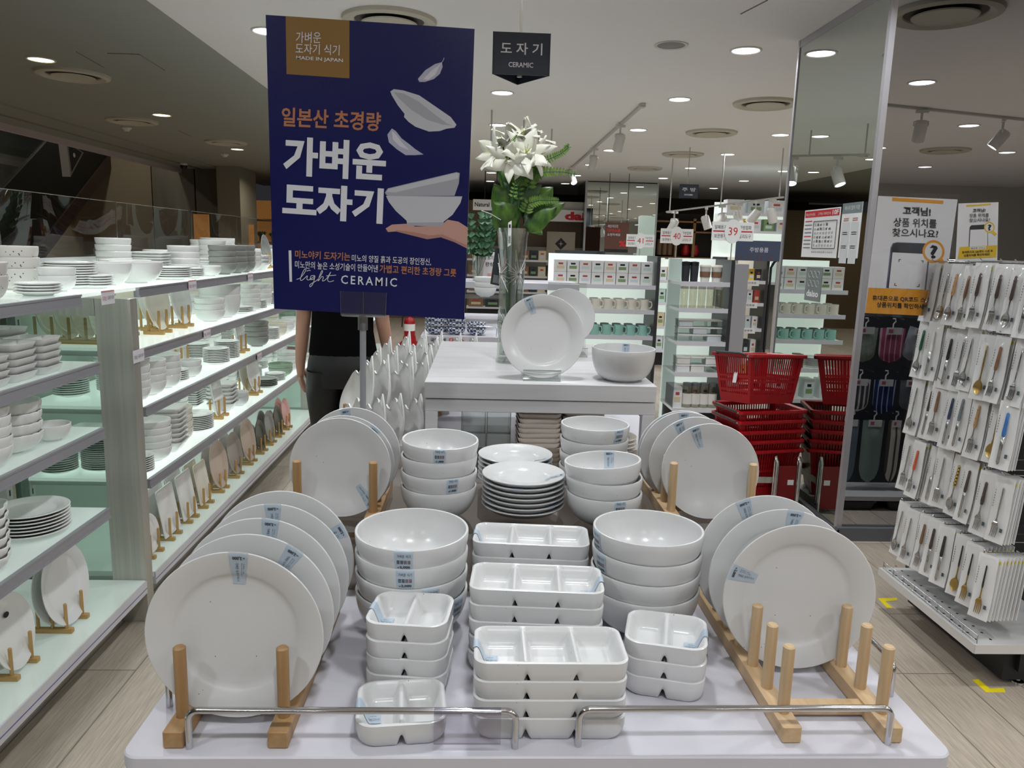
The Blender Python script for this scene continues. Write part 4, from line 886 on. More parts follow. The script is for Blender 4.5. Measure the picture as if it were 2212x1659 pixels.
# crockery for the shelves
def sm(name, prof, m, seg=36, ripple=None): return MB(m).lathe(prof, seg, ripple=ripple).mesh(name, 55)
def scal(n, amp): return lambda a, r, z: amp * math.cos(n * a) * min(1, max(0, (z - .01) / .03))
KD = {}
def kind(k, name, desc, cat, prof, m, pitch, h, r, seg=32, ripple=None): KD[k] = dict(name=name, desc=desc, cat=cat, me=sm(name, prof, m, seg, ripple), p=nest(prof, LIPB if cat == 'bowl' else 9, pitch, .0012 + .05 * r * (ripple is not None)), h=h, r=r, tw=0 if ripple else 1.5)
kind('bs', 'rice_bowl', 'small white rice bowl', 'bowl', bowl_prof(.055, .052, .027), GLOSS, .024, .052, .055)
kind('bm', 'soup_bowl', 'white soup bowl', 'bowl', bowl_prof(.072, .06, .034), GLOSS, .028, .06, .072)
kind('bl', 'serving_bowl', 'wide white serving bowl', 'bowl', bowl_prof(.1, .085, .042), GLOSS, .03, .085, .1)
kind('bx', 'mixing_bowl', 'deep white mixing bowl', 'bowl', bowl_prof(.105, .12, .06, 1.9), GLOSS, .034, .12, .105)
kind('bc', 'cream_bowl', 'cream soup bowl', 'bowl', bowl_prof(.085, .062, .045, 1.9), CREAM, .03, .062, .085)
kind('bk', 'speckled_bowl', 'speckled stoneware bowl', 'bowl', bowl_prof(.068, .07, .035), SPECK, .034, .07, .068)
kind('bw', 'scalloped_bowl', 'white scalloped bowl', 'bowl', bowl_prof(.085, .06, .036), GLOSS, .018, .06, .085, 96, scal(16, .025))
kind('bv', 'wavy_bowl', 'white wavy-edged bowl', 'bowl', bowl_prof(.085, .05, .04), GLOSS, .02, .05, .085, 96, scal(7, .05))
kind('bg', 'grey_bowl', 'grey stoneware bowl', 'bowl', bowl_prof(.07, .06, .035), GREYG, .026, .06, .07)
kind('bt', 'sage_bowl', 'sage green bowl', 'bowl', bowl_prof(.08, .06, .04), SAGE, .028, .06, .08)
kind('bb', 'blue_bowl', 'pale blue bowl', 'bowl', bowl_prof(.08, .06, .04), BLUEG, .028, .06, .08)
kind('bp', 'pink_bowl', 'pink bowl', 'bowl', bowl_prof(.08, .05, .04), PINKG, .026, .05, .08)
kind('ps', 'side_plate', 'small white side plate', 'plate', plate_prof(.065, .013), GLOSS, .0085, .013, .065)
kind('pm', 'dessert_plate', 'white dessert plate', 'plate', plate_prof(.085, .014), GLOSS, .0085, .014, .085)
kind('pl', 'dinner_plate', 'large white dinner plate', 'plate', plate_prof(.108, .018), GLOSS, .0105, .018, .108, 44)
kind('pg', 'grey_plate', 'grey side plate', 'plate', plate_prof(.075, .014), GREYG, .01, .014, .075)
def sqtray():
    g = MB(GLOSS); a = .06
    rs = [[(x, y, z) for x, y in rrect(-a * s, a * s, -a * s, a * s, .018 * s, 4)] for s, z in ((.8, 0), (.86, .002), (1, .022), (1, .024), (.97, .024), (.86, .005))]
    n = len(rs[0]); g.add([q for r in rs for q in r], [(k * n + i, k * n + (i + 1) % n, (k + 1) * n + (i + 1) % n, (k + 1) * n + i) for k in range(5) for i in range(n)] + [tuple(range(n - 1, -1, -1)), tuple(range(5 * n, 6 * n))])
    g.box(-.002, .002, -a * .9, a * .9, .004, .022); return g.mesh('square_tray', 45)
KD['ts'] = dict(name='square_tray', desc='white square divided tray', cat='tray', me=sqtray(), p=.0205, h=.024, r=.062, tw=.2)
m2 = MB(GLOSS); a = .07
rs = [[(x, y, z) for x, y in rrect(-a * s, a * s, -a * s, a * s, .02 * s, 4)] for s, z in ((.55, 0), (.6, .003), (.88, .03), (1, .045), (.99, .048), (.85, .032), (.55, .008))]; n = len(rs[0])
m2.add([q for r in rs for q in r], [(k * n + i, k * n + (i + 1) % n, (k + 1) * n + (i + 1) % n, (k + 1) * n + i) for k in range(6) for i in range(n)] + [tuple(range(n - 1, -1, -1)), tuple(range(6 * n, 7 * n))])
KD['bq'] = dict(name='square_bowl', desc='white square bowl', cat='bowl', me=m2.mesh('square_bowl', 45), p=.021, h=.048, r=.072, tw=.3)
m2 = MB(GLOSS); rs = [[(x, y, z) for x, y in rrect(-.075 * s, .075 * s, -.055 * s, .055 * s, .01, 3)] for s, z in ((.8, 0), (.85, .002), (1, .012), (.99, .014), (.82, .005))]; n = len(rs[0])
m2.add([q for r in rs for q in r], [(k * n + i, k * n + (i + 1) % n, (k + 1) * n + (i + 1) % n, (k + 1) * n + i) for k in range(4) for i in range(n)] + [tuple(range(n - 1, -1, -1)), tuple(range(4 * n, 5 * n))])
KD['pq'] = dict(name='rectangular_plate', desc='white rectangular plate', cat='plate', me=m2.mesh('rectangular_plate', 45), p=.0125, h=.014, r=.078, tw=.3)
# pixel of the pile's foot in the photograph -> the place on its shelf
SPILES = {}
def SP(unit, lev, *items):
    for (u, v, k, n) in items:
        p = at(u, v, z=LEV[lev]); r = KD[k]['r']; x = min(max(p.x - r * .35, BX + .04 + r), LX - .022 - r); y = p.y + r * .55
        SPILES.setdefault((unit, lev), []).append([x, y, k, n])
SP(1, 'a', (18, 656, 'bk', 2), (40, 628, 'bk', 3), (88, 640, 'ps', 4), (128, 632, 'bs', 2), (168, 624, 'pm', 10))
SP(1, 'b', (130, 806, 'ts', 4), (70, 826, 'ts', 4), (20, 842, 'ts', 3), (112, 775, 'ts', 5), (45, 790, 'ts', 5), (5, 790, 'ts', 4))
SP(1, 'c', (103, 962, 'bw', 3), (172, 938, 'bs', 1), (85, 905, 'bm', 3), (12, 1005, 'bm', 4), (20, 930, 'bm', 3))
SP(1, 'd', (14, 1218, 'bv', 5), (68, 1188, 'pl', 8), (140, 1138, 'pl', 6))
SP(2, 'a', (236, 620, 'ps', 5), (282, 616, 'bl', 1), (326, 614, 'bl', 1), (356, 612, 'bl', 1), (300, 585, 'ts', 3), (330, 592, 'bl', 2), (404, 607, 'pm', 6), (440, 590, 'pq', 6), (458, 604, 'ps', 5), (486, 603, 'bm', 4), (505, 600, 'bs', 1), (470, 582, 'bl', 4), (545, 595, 'bg', 4), (562, 592, 'bg', 4), (582, 590, 'bg', 4))
SP(2, 'b', (300, 752, 'pm', 3), (338, 746, 'bl', 1), (444, 712, 'bx', 1), (472, 704, 'bx', 2), (497, 697, 'bx', 3), (519, 690, 'bx', 3), (552, 679, 'pm', 3), (570, 674, 'bs', 4), (420, 690, 'bl', 2), (586, 670, 'ps', 5))
SP(2, 'c', (150, 912, 'bc', 3), (226, 922, 'bc', 3), (205, 880, 'bc', 3), (318, 886, 'bm', 4), (350, 872, 'bm', 3), (388, 854, 'bm', 3), (417, 842, 'ps', 5), (309, 850, 'bc', 2), (356, 835, 'bc', 2), (456, 802, 'pm', 5), (486, 798, 'pq', 6), (545, 772, 'bm', 2), (578, 763, 'bc', 1), (602, 752, 'pm', 4), (624, 748, 'bc', 2), (560, 750, 'bg', 3))
SP(2, 'd', (150, 1035, 'ps', 9), (216, 1062, 'pm', 15), (312, 1024, 'ps', 7), (350, 998, 'bm', 4), (398, 978, 'bq', 7), (330, 975, 'pm', 6), (372, 960, 'bc', 3), (476, 914, 'ps', 6), (487, 890, 'bq', 5), (554, 856, 'pm', 9), (580, 842, 'pm', 8), (604, 838, 'pg', 4), (622, 826, 'ps', 5), (636, 815, 'bt', 2))
SP(2, 'e', (600, 928, 'ps', 3), (586, 946, 'pg', 3), (612, 912, 'bg', 2))
SP(3, 'a', (628, 586, 'bg', 3), (645, 584, 'bm', 3), (660, 582, 'pm', 6))
SP(3, 'b', (640, 660, 'bm', 3), (655, 655, 'bc', 3), (668, 652, 'pm', 5), (682, 650, 'bb', 2))
SP(3, 'c', (648, 745, 'bb', 2), (662, 740, 'pm', 5), (674, 735, 'bt', 3), (684, 728, 'bm', 3))
SP(3, 'd', (652, 800, 'bp', 3), (665, 792, 'pm', 6), (676, 786, 'bb', 3), (688, 780, 'bp', 2))
SP(3, 'e', (650, 905, 'bt', 2), (660, 895, 'bb', 2), (672, 885, 'bb', 3), (684, 872, 'bt', 3), (694, 862, 'bp', 2), (703, 850, 'bm', 3), (712, 838, 'bg', 3))
LNAME = {'a': 'top shelf', 'b': 'second shelf down', 'c': 'third shelf down', 'd': 'fourth shelf down', 'e': 'bottom deck'}
UNAME = {1: 'near bay', 2: 'middle bay', 3: 'far bay'}
RES = [('e', y, FX_, .12, .14) for y, FX_ in ((2.43, -1.32), (2.15, -1.33), (1.9, -1.32))] + [('e', 4.35, -1.3, .16, 1.5)] + [('b', 3.3, -1.46, .24, .46), ('c', 3.575, -1.48, .07, .31), ('c', 4.35, -1.35, .1, .09), ('d', 3.92, -1.34, .1, .09), ('d', 4.55, -1.37, .13, .14), ('a', 5.1, -1.4, .1, .12), ('e', 7.8, -1.33, .1, 1.75)]
def clear_of(L, x, y, r, lev):
    return all(math.hypot(x - q[0], y - q[1]) > r + KD[q[2]]['r'] + .004 for q in L) and not any(l == lev and abs(x - x0) < dx + r and abs(y - y0) < dy + r for l, y0, x0, dx, dy in RES)
for (u, lev), L in SPILES.items():
    L[:] = [q for q in L if not any(l == lev and abs(q[0] - x0) < dx + KD[q[2]]['r'] and abs(q[1] - y0) < dy + KD[q[2]]['r'] for l, y0, x0, dx, dy in RES)]
    L.sort(key=lambda q: q[1])
    for _ in range(30):                                       # let neighbouring piles settle clear of one another
        for i in range(len(L)):
            for j in range(i + 1, len(L)):
                dx, dy = L[j][0] - L[i][0], L[j][1] - L[i][1]; d = math.hypot(dx, dy); need = KD[L[i][2]]['r'] * 1.02 + KD[L[j][2]]['r'] * 1.02 + .004
                if d < need: f = (need - d) / 2; e = (dx / max(d, .001), dy / max(d, .001)); L[i][0] -= e[0] * f; L[i][1] -= e[1] * f; L[j][0] += e[0] * f; L[j][1] += e[1] * f
        for q in L:
            r = KD[q[2]]['r']; q[0] = min(max(q[0], BX + .035 + r), LX - .02 - r); lo, hi = {1: (.5, 2.42 if lev != 'a' else 2.8), 2: (2.88 if lev != 'a' else 2.5, 5.8), 3: (5.95, 9.8)}[u]; q[1] = min(max(q[1], lo + r), hi - r)
    L[:] = [q for i, q in enumerate(L) if clear_of(L[:i], q[0], q[1], KD[q[2]]['r'] - .003, lev)]
for u, lo, hi in ((2, 2.95, 5.75), (3, 6.0, 9.4), (1, 1.7, 2.3)):
    for lev in 'abcd':
        L = SPILES.setdefault((u, lev), []); y = lo + rnd.uniform(0, .06); _ = [q for q in L if not any(l == lev and abs(q[0] - x0) < dx + KD[q[2]]['r'] and abs(q[1] - y0) < dy + KD[q[2]]['r'] for l, y0, x0, dx, dy in RES)]
        for q in L: q[3] += 1 if lev in 'bcd' and q[3] > 2 and q[2] != 'bx' else 0
        while y < hi:
            k = rnd.choice(['bm', 'pm', 'bc', 'ps', 'bq', 'pq', 'bm', 'bs'] if u < 3 else ['bm', 'pm', 'bb', 'bt', 'bg', 'pq', 'bc', 'bp']); r = KD[k]['r']; x = BX + .05 + r if u != 3 or rnd.random() < .5 else LX - .05 - r
            for xx in (x, LX - .03 - r, -1.49):
                if clear_of(L, xx, y + r, r, lev): L.append([xx, y + r, k, rnd.choice([7, 9, 11]) if k[0] == 'p' else rnd.choice([3, 4, 5] if xx < -1.42 else [2, 3, 4])])
            y += .055
for (u, lev), L in SPILES.items():
    L.sort(key=lambda q: q[1])
    cnt = {}
    for i, (x, y, k, n) in enumerate(L):
        row = 'back row' if x < -1.5 else 'front row'; cnt[row] = cnt.get(row, -1) + 1
        K = KD[k]; n = min(n, 1 + int(({'a': .3, 'b': .183, 'c': .178, 'd': .238, 'e': .32}[lev] - K['h']) / K['p'])); where = f'{nth(cnt[row])} pile, {row}, {LNAME[lev]}, {UNAME[u]}'
        pile(K['name'], K['me'], K['cat'], x, y, LEV[lev], n, K['p'], [f"{K['desc']}, {where}" if n == 1 else f"{K['desc']}, #, {where}"], f'shelf crockery in the {UNAME[u]}', yaw=rnd.uniform(-4, 4), twist=K['tw'])
# plates and trays standing in little wooden racks, facing the aisle
PLB = plate_prof(.135, .02); EMB = mat('embossed_porcelain', 'ebebec', .15)
mEMB = MB(EMB).lathe(PLB, 72, ripple=None); 
for i in range(len(mEMB.v)):
    x, y, z = mEMB.v[i]; r = math.hypot(x, y)
    if .098 < r < .132 and z > .008: a = math.atan2(y, x); mEMB.v[i] = (x, y, z + .0012 * math.sin(a * 36) * (1 if int(r * 180) % 2 else -1))
mEMB = mEMB.mesh('embossed_plate', 25); mOV = sm('oval_plate', plate_prof(.115, .02, .6, .72, .008), GLOSS, 48)
def sq_plate(w, h, m, ridge=True, name='square_plate', comp=0):
    g = MB(m); rs = [[(x, y, z) for x, y in rrect(-w * s, w * s, -h * t, h * t, .012, 3)] for s, t, z in ((.8, .85, 0), (1, 1, .012), (.99, .99, .015), (.8, .85, .007), (.78, .83, .006))]; n = len(rs[0])
    g.add([q for r in rs for q in r], [(k * n + i, k * n + (i + 1) % n, (k + 1) * n + (i + 1) % n, (k + 1) * n + i) for k in range(4) for i in range(n)] + [tuple(range(n - 1, -1, -1)), tuple(range(4 * n, 5 * n))])
    if ridge:
        for i in range(22):
            for s in (-1, 1): g.box(-w * .92 + i * w * .084, -w * .92 + i * w * .084 + .003, s * h * .94 - .004, s * h * .94 + .004, .009, .0155)
    for c in range(comp): y = -h * .8 + (c + 1) * 1.6 * h / (comp + 1); g.box(-w * .82, w * .82, y - .004, y + .004, .005, .015)
    return g.mesh(name, 40)
mSQP = sq_plate(.085, .105, GLOSS); mSQT = sq_plate(.07, .105, GLOSS, False, 'divided_tray', 2); mCUT = sq_plate(.075, .1, CREAM, False, 'rectangular_tray', 0)
mBE = sm('plate', plate_prof(.125, .02), BEIGE, 44); mTA = sm('plate', plate_prof(.115, .02), TAUPE, 44); mDG = sm('plate', plate_prof(.095, .02), DARKG, 40); mGR = sm('plate', plate_prof(.1, .02), GREYG, 40); mPK = sm('plate', plate_prof(.1, .02), PINKG, 40); mWH = sm('plate', plate_prof(.115, .018), GLOSS, 44); mCR = sm('plate', plate_prof(.12, .018), CREAM, 44); mSW = sm('plate', plate_prof(.08, .016), GLOSS, 36)
def aisle_rack(lev, y, x, meshes, labels, sp=.045, gap=.085, name='plate', spin=0, oval=None, rl=''):
    """meshes from front (aisle) to back: (mesh, radius)"""
    n = len(meshes); out = []; t = rack(rl, T(x, y, LEV[lev] + .0006) @ RZ(90), n + 1, sp, gap, rw=.018, rh=.016, ph=.085, pr=.0055, pad=.02, wood=(GOLDW, GOLDP), group='small racks on the shelving', dow=False)
    for i, (me, r) in enumerate(meshes):
        M = T(x - sp * (i + .35), y, LEV[lev] + .0185 - (0 if me.name.startswith(('square', 'divided', 'rect')) else max(0, r - math.sqrt(max(r * r - (gap / 2 - .009) ** 2, 0))) - .001)) @ RZ(90) @ RX(-9) @ T(0, 0, r) @ RX(90)
        if oval: M = M @ S(oval, 1, 1)
        out.append(obj(me.name.split('.')[0], me, None, M, labels[i], 'tray' if 'tray' in me.name else 'plate', 'plates standing on the shelving'))
    return out
FX = LX - .035
aisle_rack('e', 2.43, FX - .05, [(mEMB, .135), (mWH, .115)], ['white plate with hammered rim standing nearest the steel post', 'plain white plate behind the hammered one nearest steel post'], rl='wooden rack on the near bay deck nearest the steel post', gap=.1)
OVP = aisle_rack('e', 2.15, FX - .06, [(mOV, .115), (mWH, .115)], ['smooth oval white plate with small dark label on near deck', 'white plate behind the smooth oval one on near deck'], oval=.85, rl='wooden rack under the smooth oval plate on near deck', gap=.1)
aisle_rack('e', 1.9, FX - .05, [(mEMB, .135), (mWH, .115)], ['white plate with hammered rim cut off by photo edge', 'plain white plate behind the hammered one at photo edge'], rl='wooden rack on the near deck at the photo edge', gap=.1)
obj('brand_label', MB(INK).lathe([(0, .001), (.012, .001), (.012, 0)], 16), OVP[0], T(-.005, .055, .0125) @ S(1.2, .7, 1), 'small dark oval label')
mGR0 = sm('plate', plate_prof(.095, .014), CREAM, 40)
def yrow(lev, u, v): p = at(u, v, z=LEV[lev]); return p.y
for i, (u, v, me, r, c) in enumerate([(345, 1180, mSW, .08, 'small white plate'), (385, 1155, mSQP, .105, 'white square plate with beaded edge'), (412, 1130, mSQP, .105, 'second white square plate with beaded edge'), (440, 1095, mCUT, .1, 'white rectangular tray'), (470, 1060, mBE, .125, 'beige plate'), (505, 1035, mTA, .115, 'taupe plate'), (530, 1010, mBE, .125, 'second beige plate'), (548, 985, mDG, .095, 'dark olive plate'), (566, 965, mGR, .1, 'grey plate'), (583, 948, mDG, .095, 'second dark olive plate'), (600, 925, mPK, .1, 'pink plate')]):
    Y_ = 3.0 if i == 0 else Y_ + PR_ + min(r, .112 if r == .105 else r) + .012; Y_ += r * (i == 0); PR_ = min(r, .09 if r in (.105,) else r); y = Y_ - .06
    m_ = [(me, r), (mWH if r > .11 else mSW if r < .1 else me, r if r > .11 or r >= .1 else .08)]
    aisle_rack('e', y, FX - .03, m_, [c + ' standing in front on the middle bay deck', 'plate hidden behind the ' + c + ' on middle bay deck'], gap=.08, rl='wooden rack under the %s on middle bay deck' % c)
for i, (u, v) in enumerate([(330, 688), (352, 690), (378, 694), (400, 700)]):
    aisle_rack('b', 3.2 + i * .128, FX - .16 + (i % 2) * .085, [([mCR, mCR, mWH, mWH][i], [.12, .12, .115, .115][i])], [['cream plate standing first on second shelf behind the steel post', 'cream plate standing second on second shelf behind steel post', 'white plate standing third on second shelf behind steel post', 'white plate standing fourth on second shelf behind steel post'][i]], gap=.08, rl='wooden rack %s on the second shelf past steel post' % nth(i))
for i in range(4):
    aisle_rack('c', 3.35 + i * .15, FX - .17, [(mSQT, .105)], ['white divided tray %s of the standing row, third shelf, middle bay' % nth(i)], gap=.08, rl='rack under the %s standing divided tray, third shelf, middle bay' % nth(i))
aisle_rack('b', 2.985, -1.42, [(mSW if 0 else mGR0, .095)] * 4, ['cream-white plate %s of the rack seen through the glass pane' % nth(i) for i in range(4)], sp=.062, gap=.08, rl='golden rack of cream-white plates behind the glass pane')
aisle_rack('c', 4.35, FX - .05, [(mSQT, .105)], ['white divided tray standing alone on third shelf, middle bay'], rl='rack under the lone standing divided tray, third shelf')
aisle_rack('d', 3.92, FX - .04, [(mSQT, .105)], ['white divided tray standing on fourth shelf, middle bay'], rl='rack under the divided tray on the fourth shelf')
aisle_rack('d', 4.55, FX - .04, [(mWH, .115), (mCR, .12)], ['white plate leaning on fourth shelf, middle bay', 'cream plate behind the leaning white one, fourth shelf'], rl='rack under the leaning plates on the fourth shelf')
aisle_rack('a', 5.1, FX - .1, [(mGR, .1)], ['grey plate standing on the top shelf by the poster'], rl='rack under the grey plate on the top shelf')
for i in range(9):
    aisle_rack('e', 6.25 + i * .36, FX - .04, [([mWH, mGR, mWH, mPK, mWH, mCR, mWH, mWH, mCR][i], [.115, .1, .115, .1, .115, .12, .115, .115, .12][i])], ['plate standing on the far bay deck, %s beyond the second steel frame' % nth(i)], rl='rack on the far bay deck, %s beyond the second steel frame' % nth(i))
# little paper shelf tags
for i, (u, v, lev, red) in enumerate([(232, 636, 'a', 1), (415, 612, 'a', 1), (540, 592, 'a', 1), (300, 790, 'b', 0), (447, 727, 'b', 1), (560, 775, 'c', 1)]):
    p = at(u, v, x=LX + .004); z = LEV[lev] - .018
    t = thing('shelf_tag', 'paper price tag on the shelf edge, %s of six along the left shelving' % nth(i), 'price tag', T(LX + .005, p.y, z) @ RZ(90), 'shelf edge price tags')
    g = MB(TAGP); g.box(-.045, .045, -.001, .0, -.024, .022)
    if red:
        for k in range(12): g.box(-.044 + k * .0075, -.040 + k * .0075, -.0012, -.001, .016, .021, REDINK)
    obj('card', g, t); g = MB(REDINK if red else INK); g.text('다이소', -.038, -.012, -.012, .004, M=T(0, -.0016, 0) @ RX(90)); g.text('도자기 식기', -.005, -.01, .038, .004, INK, T(0, -.0016, 0) @ RX(90)); obj('lettering', g, t)
# ---------------------------------------------------------------- cutlery stand on the right
GX, GY0, GY1 = 1.69, 2.33, 2.965
t = thing('cutlery_stand', 'white and black shop gondola hung with cutlery packs', 'display stand', T(0, 0, 0))
WGON = mat('gondola_white', 'd3d2d0', .4, .2); WIRE = mat('bright_wire', 'b9b9bd', .25, 1)
obj('base', MB(BLACK).box(1.83, 2.6, GY0 + .04, GY1, .02, .15), t)
g = MB(WGON); g.box(GX, 2.12, GY0, GY1, .152, .17); g.box(GX - .003, GX, GY0, GY1, .14, .172); g.box(GX, 2.6, GY0 - .003, GY0, .14, .172)
for i in range(14):
    for j in range(2): g.lathe([(0, .0005), (.005, .0005)], 8, BLACK, T(GX + .03 + j * .05, GY0 + .04 + i * .047, .17))
obj('base_shelf', g, t)
g = MB(WIRE)
for z in (.2, .178): g.tube([(GX + .012, GY0 + .01, z), (GX + .012, GY1 - .01, z)], .002, 6)
for i in range(9): y = GY0 + .01 + i * (GY1 - GY0 - .02) / 8; g.tube([(GX + .012, y, .168), (GX + .012, y, .2)], .002, 6)
obj('wire_fence', g, t)
PEGB = brick_mat('peg_board', '3a3c40', '393b3f', '232427', .05, .05, .012, 0)
obj('back_panel', MB(PEGB).box(2.1, 2.13, GY0, GY1, .17, 1.42), t); obj('end_panel', MB(DGREY).box(2.0, 2.95, GY1, GY1 + .03, .02, 1.3), t)
obj('upright', MB(ALU).box(2.08, 2.14, GY0 - .03, GY0, .02, 1.44), t); obj('top_cap', MB(ALU).box(2.08, 2.15, GY0 - .03, GY1 + .03, 1.42, 1.445), t)
g = MB(CHROME); g.lathe([(0, .0), (.022, .0), (.02, .008), (.008, .012), (.008, .03), (0, .03)], 16); obj('foot', g, t, T(1.9, GY0 + .055, 0)); obj('end_cap', MB(BLACK).box(1.87, 2.6, GY0 + .02, GY0 + .04, .06, .15), t)
CARDM = mat('pack_card', 'e6e6e6', .35); SLV = clear('pack_film', 'ffffff', .04, .1, .45, .99)
WOODH = mat('brown_wood_handle', '7d5738', .5); DWOOD = mat('dark_wood_handle', '41302a', .5); BLKH = mat('black_handle', '1c1d20', .35); GRNH = mat('green_handle', '1f5b45', .3); NAVH = mat('navy_handle', '26375c', .35); WHTH = mat('white_handle', 'e4e4e2', .3); ORGH = mat('orange_handle', 'd4562b', .4); BLUH = mat('blue_handle', '2f6fb0', .4); GOLDM = mat('gold_metal', 'b59755', .28, 1); SILV = mat('silver_metal', 'b8b8b8', .18, 1); CHK = checker_mat('check_handle', 'd8b234', '4a3a1e', 160); TANH = mat('tan_wood_handle', 'b58a58', .5); GRYH = mat('grey_handle', '6d7880', .35)
CW, CH = .066, .225
def card_mesh():
    g = MB(CARDM); N = 6
    for s, f in ((0, 1), (.0012, 0)): g.grid(lambda u, v: ((u - .5) * CW, s + .004 * math.sin(v * 5) - .001, -CH + v * CH), 2, 8)
    g.box(-.006, .006, -.0016, -.0008, -.018, -.008, mat('hook_hole', '3a3a3c', .6)); g.box(.012, .026, -.0038, -.003, -.026, -.016, YEL); g.text('1,000', .009, -.012, .028, -.007, INK, T(0, -.0035, 0) @ RX(90) )
    for i in range(9): g.box(-.0275, -.0255, -.004, -.0032, -.035 - i * .009, -.03 - i * .009, mat('card_grey_print', '77777b', .6))
    g.box(.015, .024, -.0052, -.0045, -.185, -.172, mat('card_slate_logo', '3c4d57', .6)); return g.mesh('card')
mCARD = card_mesh(); mBACK = MB(CARDM).box(-CW / 2, CW / 2, 0, .0012, -CH, 0).box(.012, .026, -.001, 0, -.026, -.016, YEL).mesh('card')
mFILM = MB(SLV).grid(lambda u, v: ((u - .5) * (CW + .006), -.016 * math.sin(math.pi * u) ** .6 * math.sin(math.pi * min(1, v * 1.02)) ** .5 - .001 + .0015 * math.sin(v * 37 + u * 11), -CH - .004 + v * (CH + .004)), 8, 16).mesh('film_sleeve')
def head_mesh(kind_, m):
    g = MB(m)
    if kind_ == 'fork':
        g.tube([(0, -.008, -.115), (0, -.008, -.14), (0, -.009, -.152)], [.0028, .0022, .004], 8)
        g.grid(lambda u, v: ((u - .5) * (.008 + .013 * min(1, v * 2)), -.009 - .004 * math.sin(v * 3), -.15 - v * .022), 4, 5); g.grid(lambda u, v: ((u - .5) * (.008 + .013 * min(1, v * 2)), -.0075 - .004 * math.sin(v * 3), -.15 - v * .022), 4, 5)
        for i in range(4): x = -.0088 + i * .0059; g.tube([(x, -.009, -.17), (x, -.01, -.19), (x, -.013, -.205)], [.0022, .002, .001], 6)
    elif kind_ == 'spoon':
        g.tube([(0, -.008, -.115), (0, -.008, -.14), (0, -.009, -.16)], [.0028, .0022, .004], 8)
        g.grid(lambda u, v: (.0165 * math.sin(math.pi * v) ** .7 * (2 * u - 1), -.009 + .006 * (1 - (2 * u - 1) ** 2) * math.sin(math.pi * v) - .003, -.155 - v * .052), 8, 10)
        g.grid(lambda u, v: (.0165 * math.sin(math.pi * v) ** .7 * (1 - 2 * u), -.008 + .006 * (1 - (2 * u - 1) ** 2) * math.sin(math.pi * v) - .003, -.155 - v * .052), 8, 10)
    else:
        g.box(-.006, .006, -.009, -.0075, -.2, -.115, b=.0007); g.poly([(-.006, -.009, -.2), (.006, -.009, -.2), (.004, -.0085, -.208), (-.002, -.008, -.211)])
    return g.mesh(kind_ + '_head', 60)
def handle_mesh(m, rivets, w=.0068, top=-.035, bot=-.118):
    g = MB(m); g.lathe([(0, 0), (w * .75, .002), (w, .012), (w * .8, .05), (w * .7, -(bot - top) - .004), (0, -(bot - top))], 12, M=T(0, -.008, bot) @ S(1, .6, 1))
    if rivets:
        for z in (bot + .012, bot + .035, top - .018): g.lathe([(0, -.001), (.0017, -.001), (.0017, .002)], 8, SILV, T(0, -.0126, z) @ RX(90) @ S(1, 1, -1))
    return g.mesh('handle', 50)
CT = {}
for nm, hd, hm, mm, rv in [('brown wooden handled spoon', 'spoon', TANH, SILV, 1), ('brown wooden handled fork', 'fork', WOODH, SILV, 0), ('dark riveted fork', 'fork', DWOOD, SILV, 1), ('dark riveted spoon', 'spoon', DWOOD, SILV, 1), ('dark handled knife', 'knife', DWOOD, SILV, 0), ('green handled spoon', 'spoon', GRNH, SILV, 0), ('white handled knife', 'knife', WHTH, SILV, 0), ('black handled knife', 'knife', BLKH, SILV, 0), ('plain silver fork', 'fork', SILV, SILV, 0), ('plain silver spoon', 'spoon', SILV, SILV, 0), ('slim gold spoon', 'spoon', GOLDM, GOLDM, 0), ('navy handled knife', 'knife', NAVH, SILV, 0), ('grey handled knife', 'knife', GRYH, SILV, 0), ('tan wooden handled fork', 'fork', TANH, SILV, 1), ('orange handled fork', 'fork', ORGH, SILV, 0), ('checked yellow handled spoon', 'spoon', CHK, SILV, 0), ('black and gold spoon', 'spoon', BLKH, GOLDM, 0), ('black and gold fork', 'fork', BLKH, GOLDM, 0), ('blue handled knife', 'knife', BLUH, SILV, 0)]:
    slim = mm is GOLDM or hm is SILV
    CT[nm] = (head_mesh(hd, mm), handle_mesh(hm, rv, .0035 if slim else .0068))
def pack(nm, M, label, group):
    o = obj('cutlery_pack', mCARD, None, M, label, 'cutlery pack', group); hd, hn = CT[nm]
    obj(hd.name.split('.')[0], hd, o); obj('handle', hn, o); obj('film_sleeve', mFILM, o); return o
ROWS = [(1.435, 3, ['plain silver fork', 'plain silver spoon', 'brown wooden handled spoon', 'brown wooden handled fork', 'dark riveted fork', 'dark riveted fork', 'dark riveted spoon', 'dark handled knife']),
        (1.205, 4, ['green handled spoon', 'white handled knife', 'black handled knife', 'plain silver fork', 'plain silver spoon', 'slim gold spoon', 'brown wooden handled fork', 'plain silver fork']),
        (.99, 4, ['plain silver spoon', 'dark handled knife', 'brown wooden handled fork', 'navy handled knife', 'grey handled knife', 'tan wooden handled fork', 'slim gold spoon', 'blue handled knife']),
        (.75, 5, ['plain silver fork', 'orange handled fork', 'white handled knife', 'plain silver fork', 'checked yellow handled spoon', 'dark handled knife', 'dark riveted fork', 'plain silver fork']),
        (.475, 9, ['plain silver spoon', 'plain silver fork', 'brown wooden handled fork', 'dark handled knife', 'black handled knife', 'black and gold spoon', 'black and gold fork', 'black and gold fork'])]
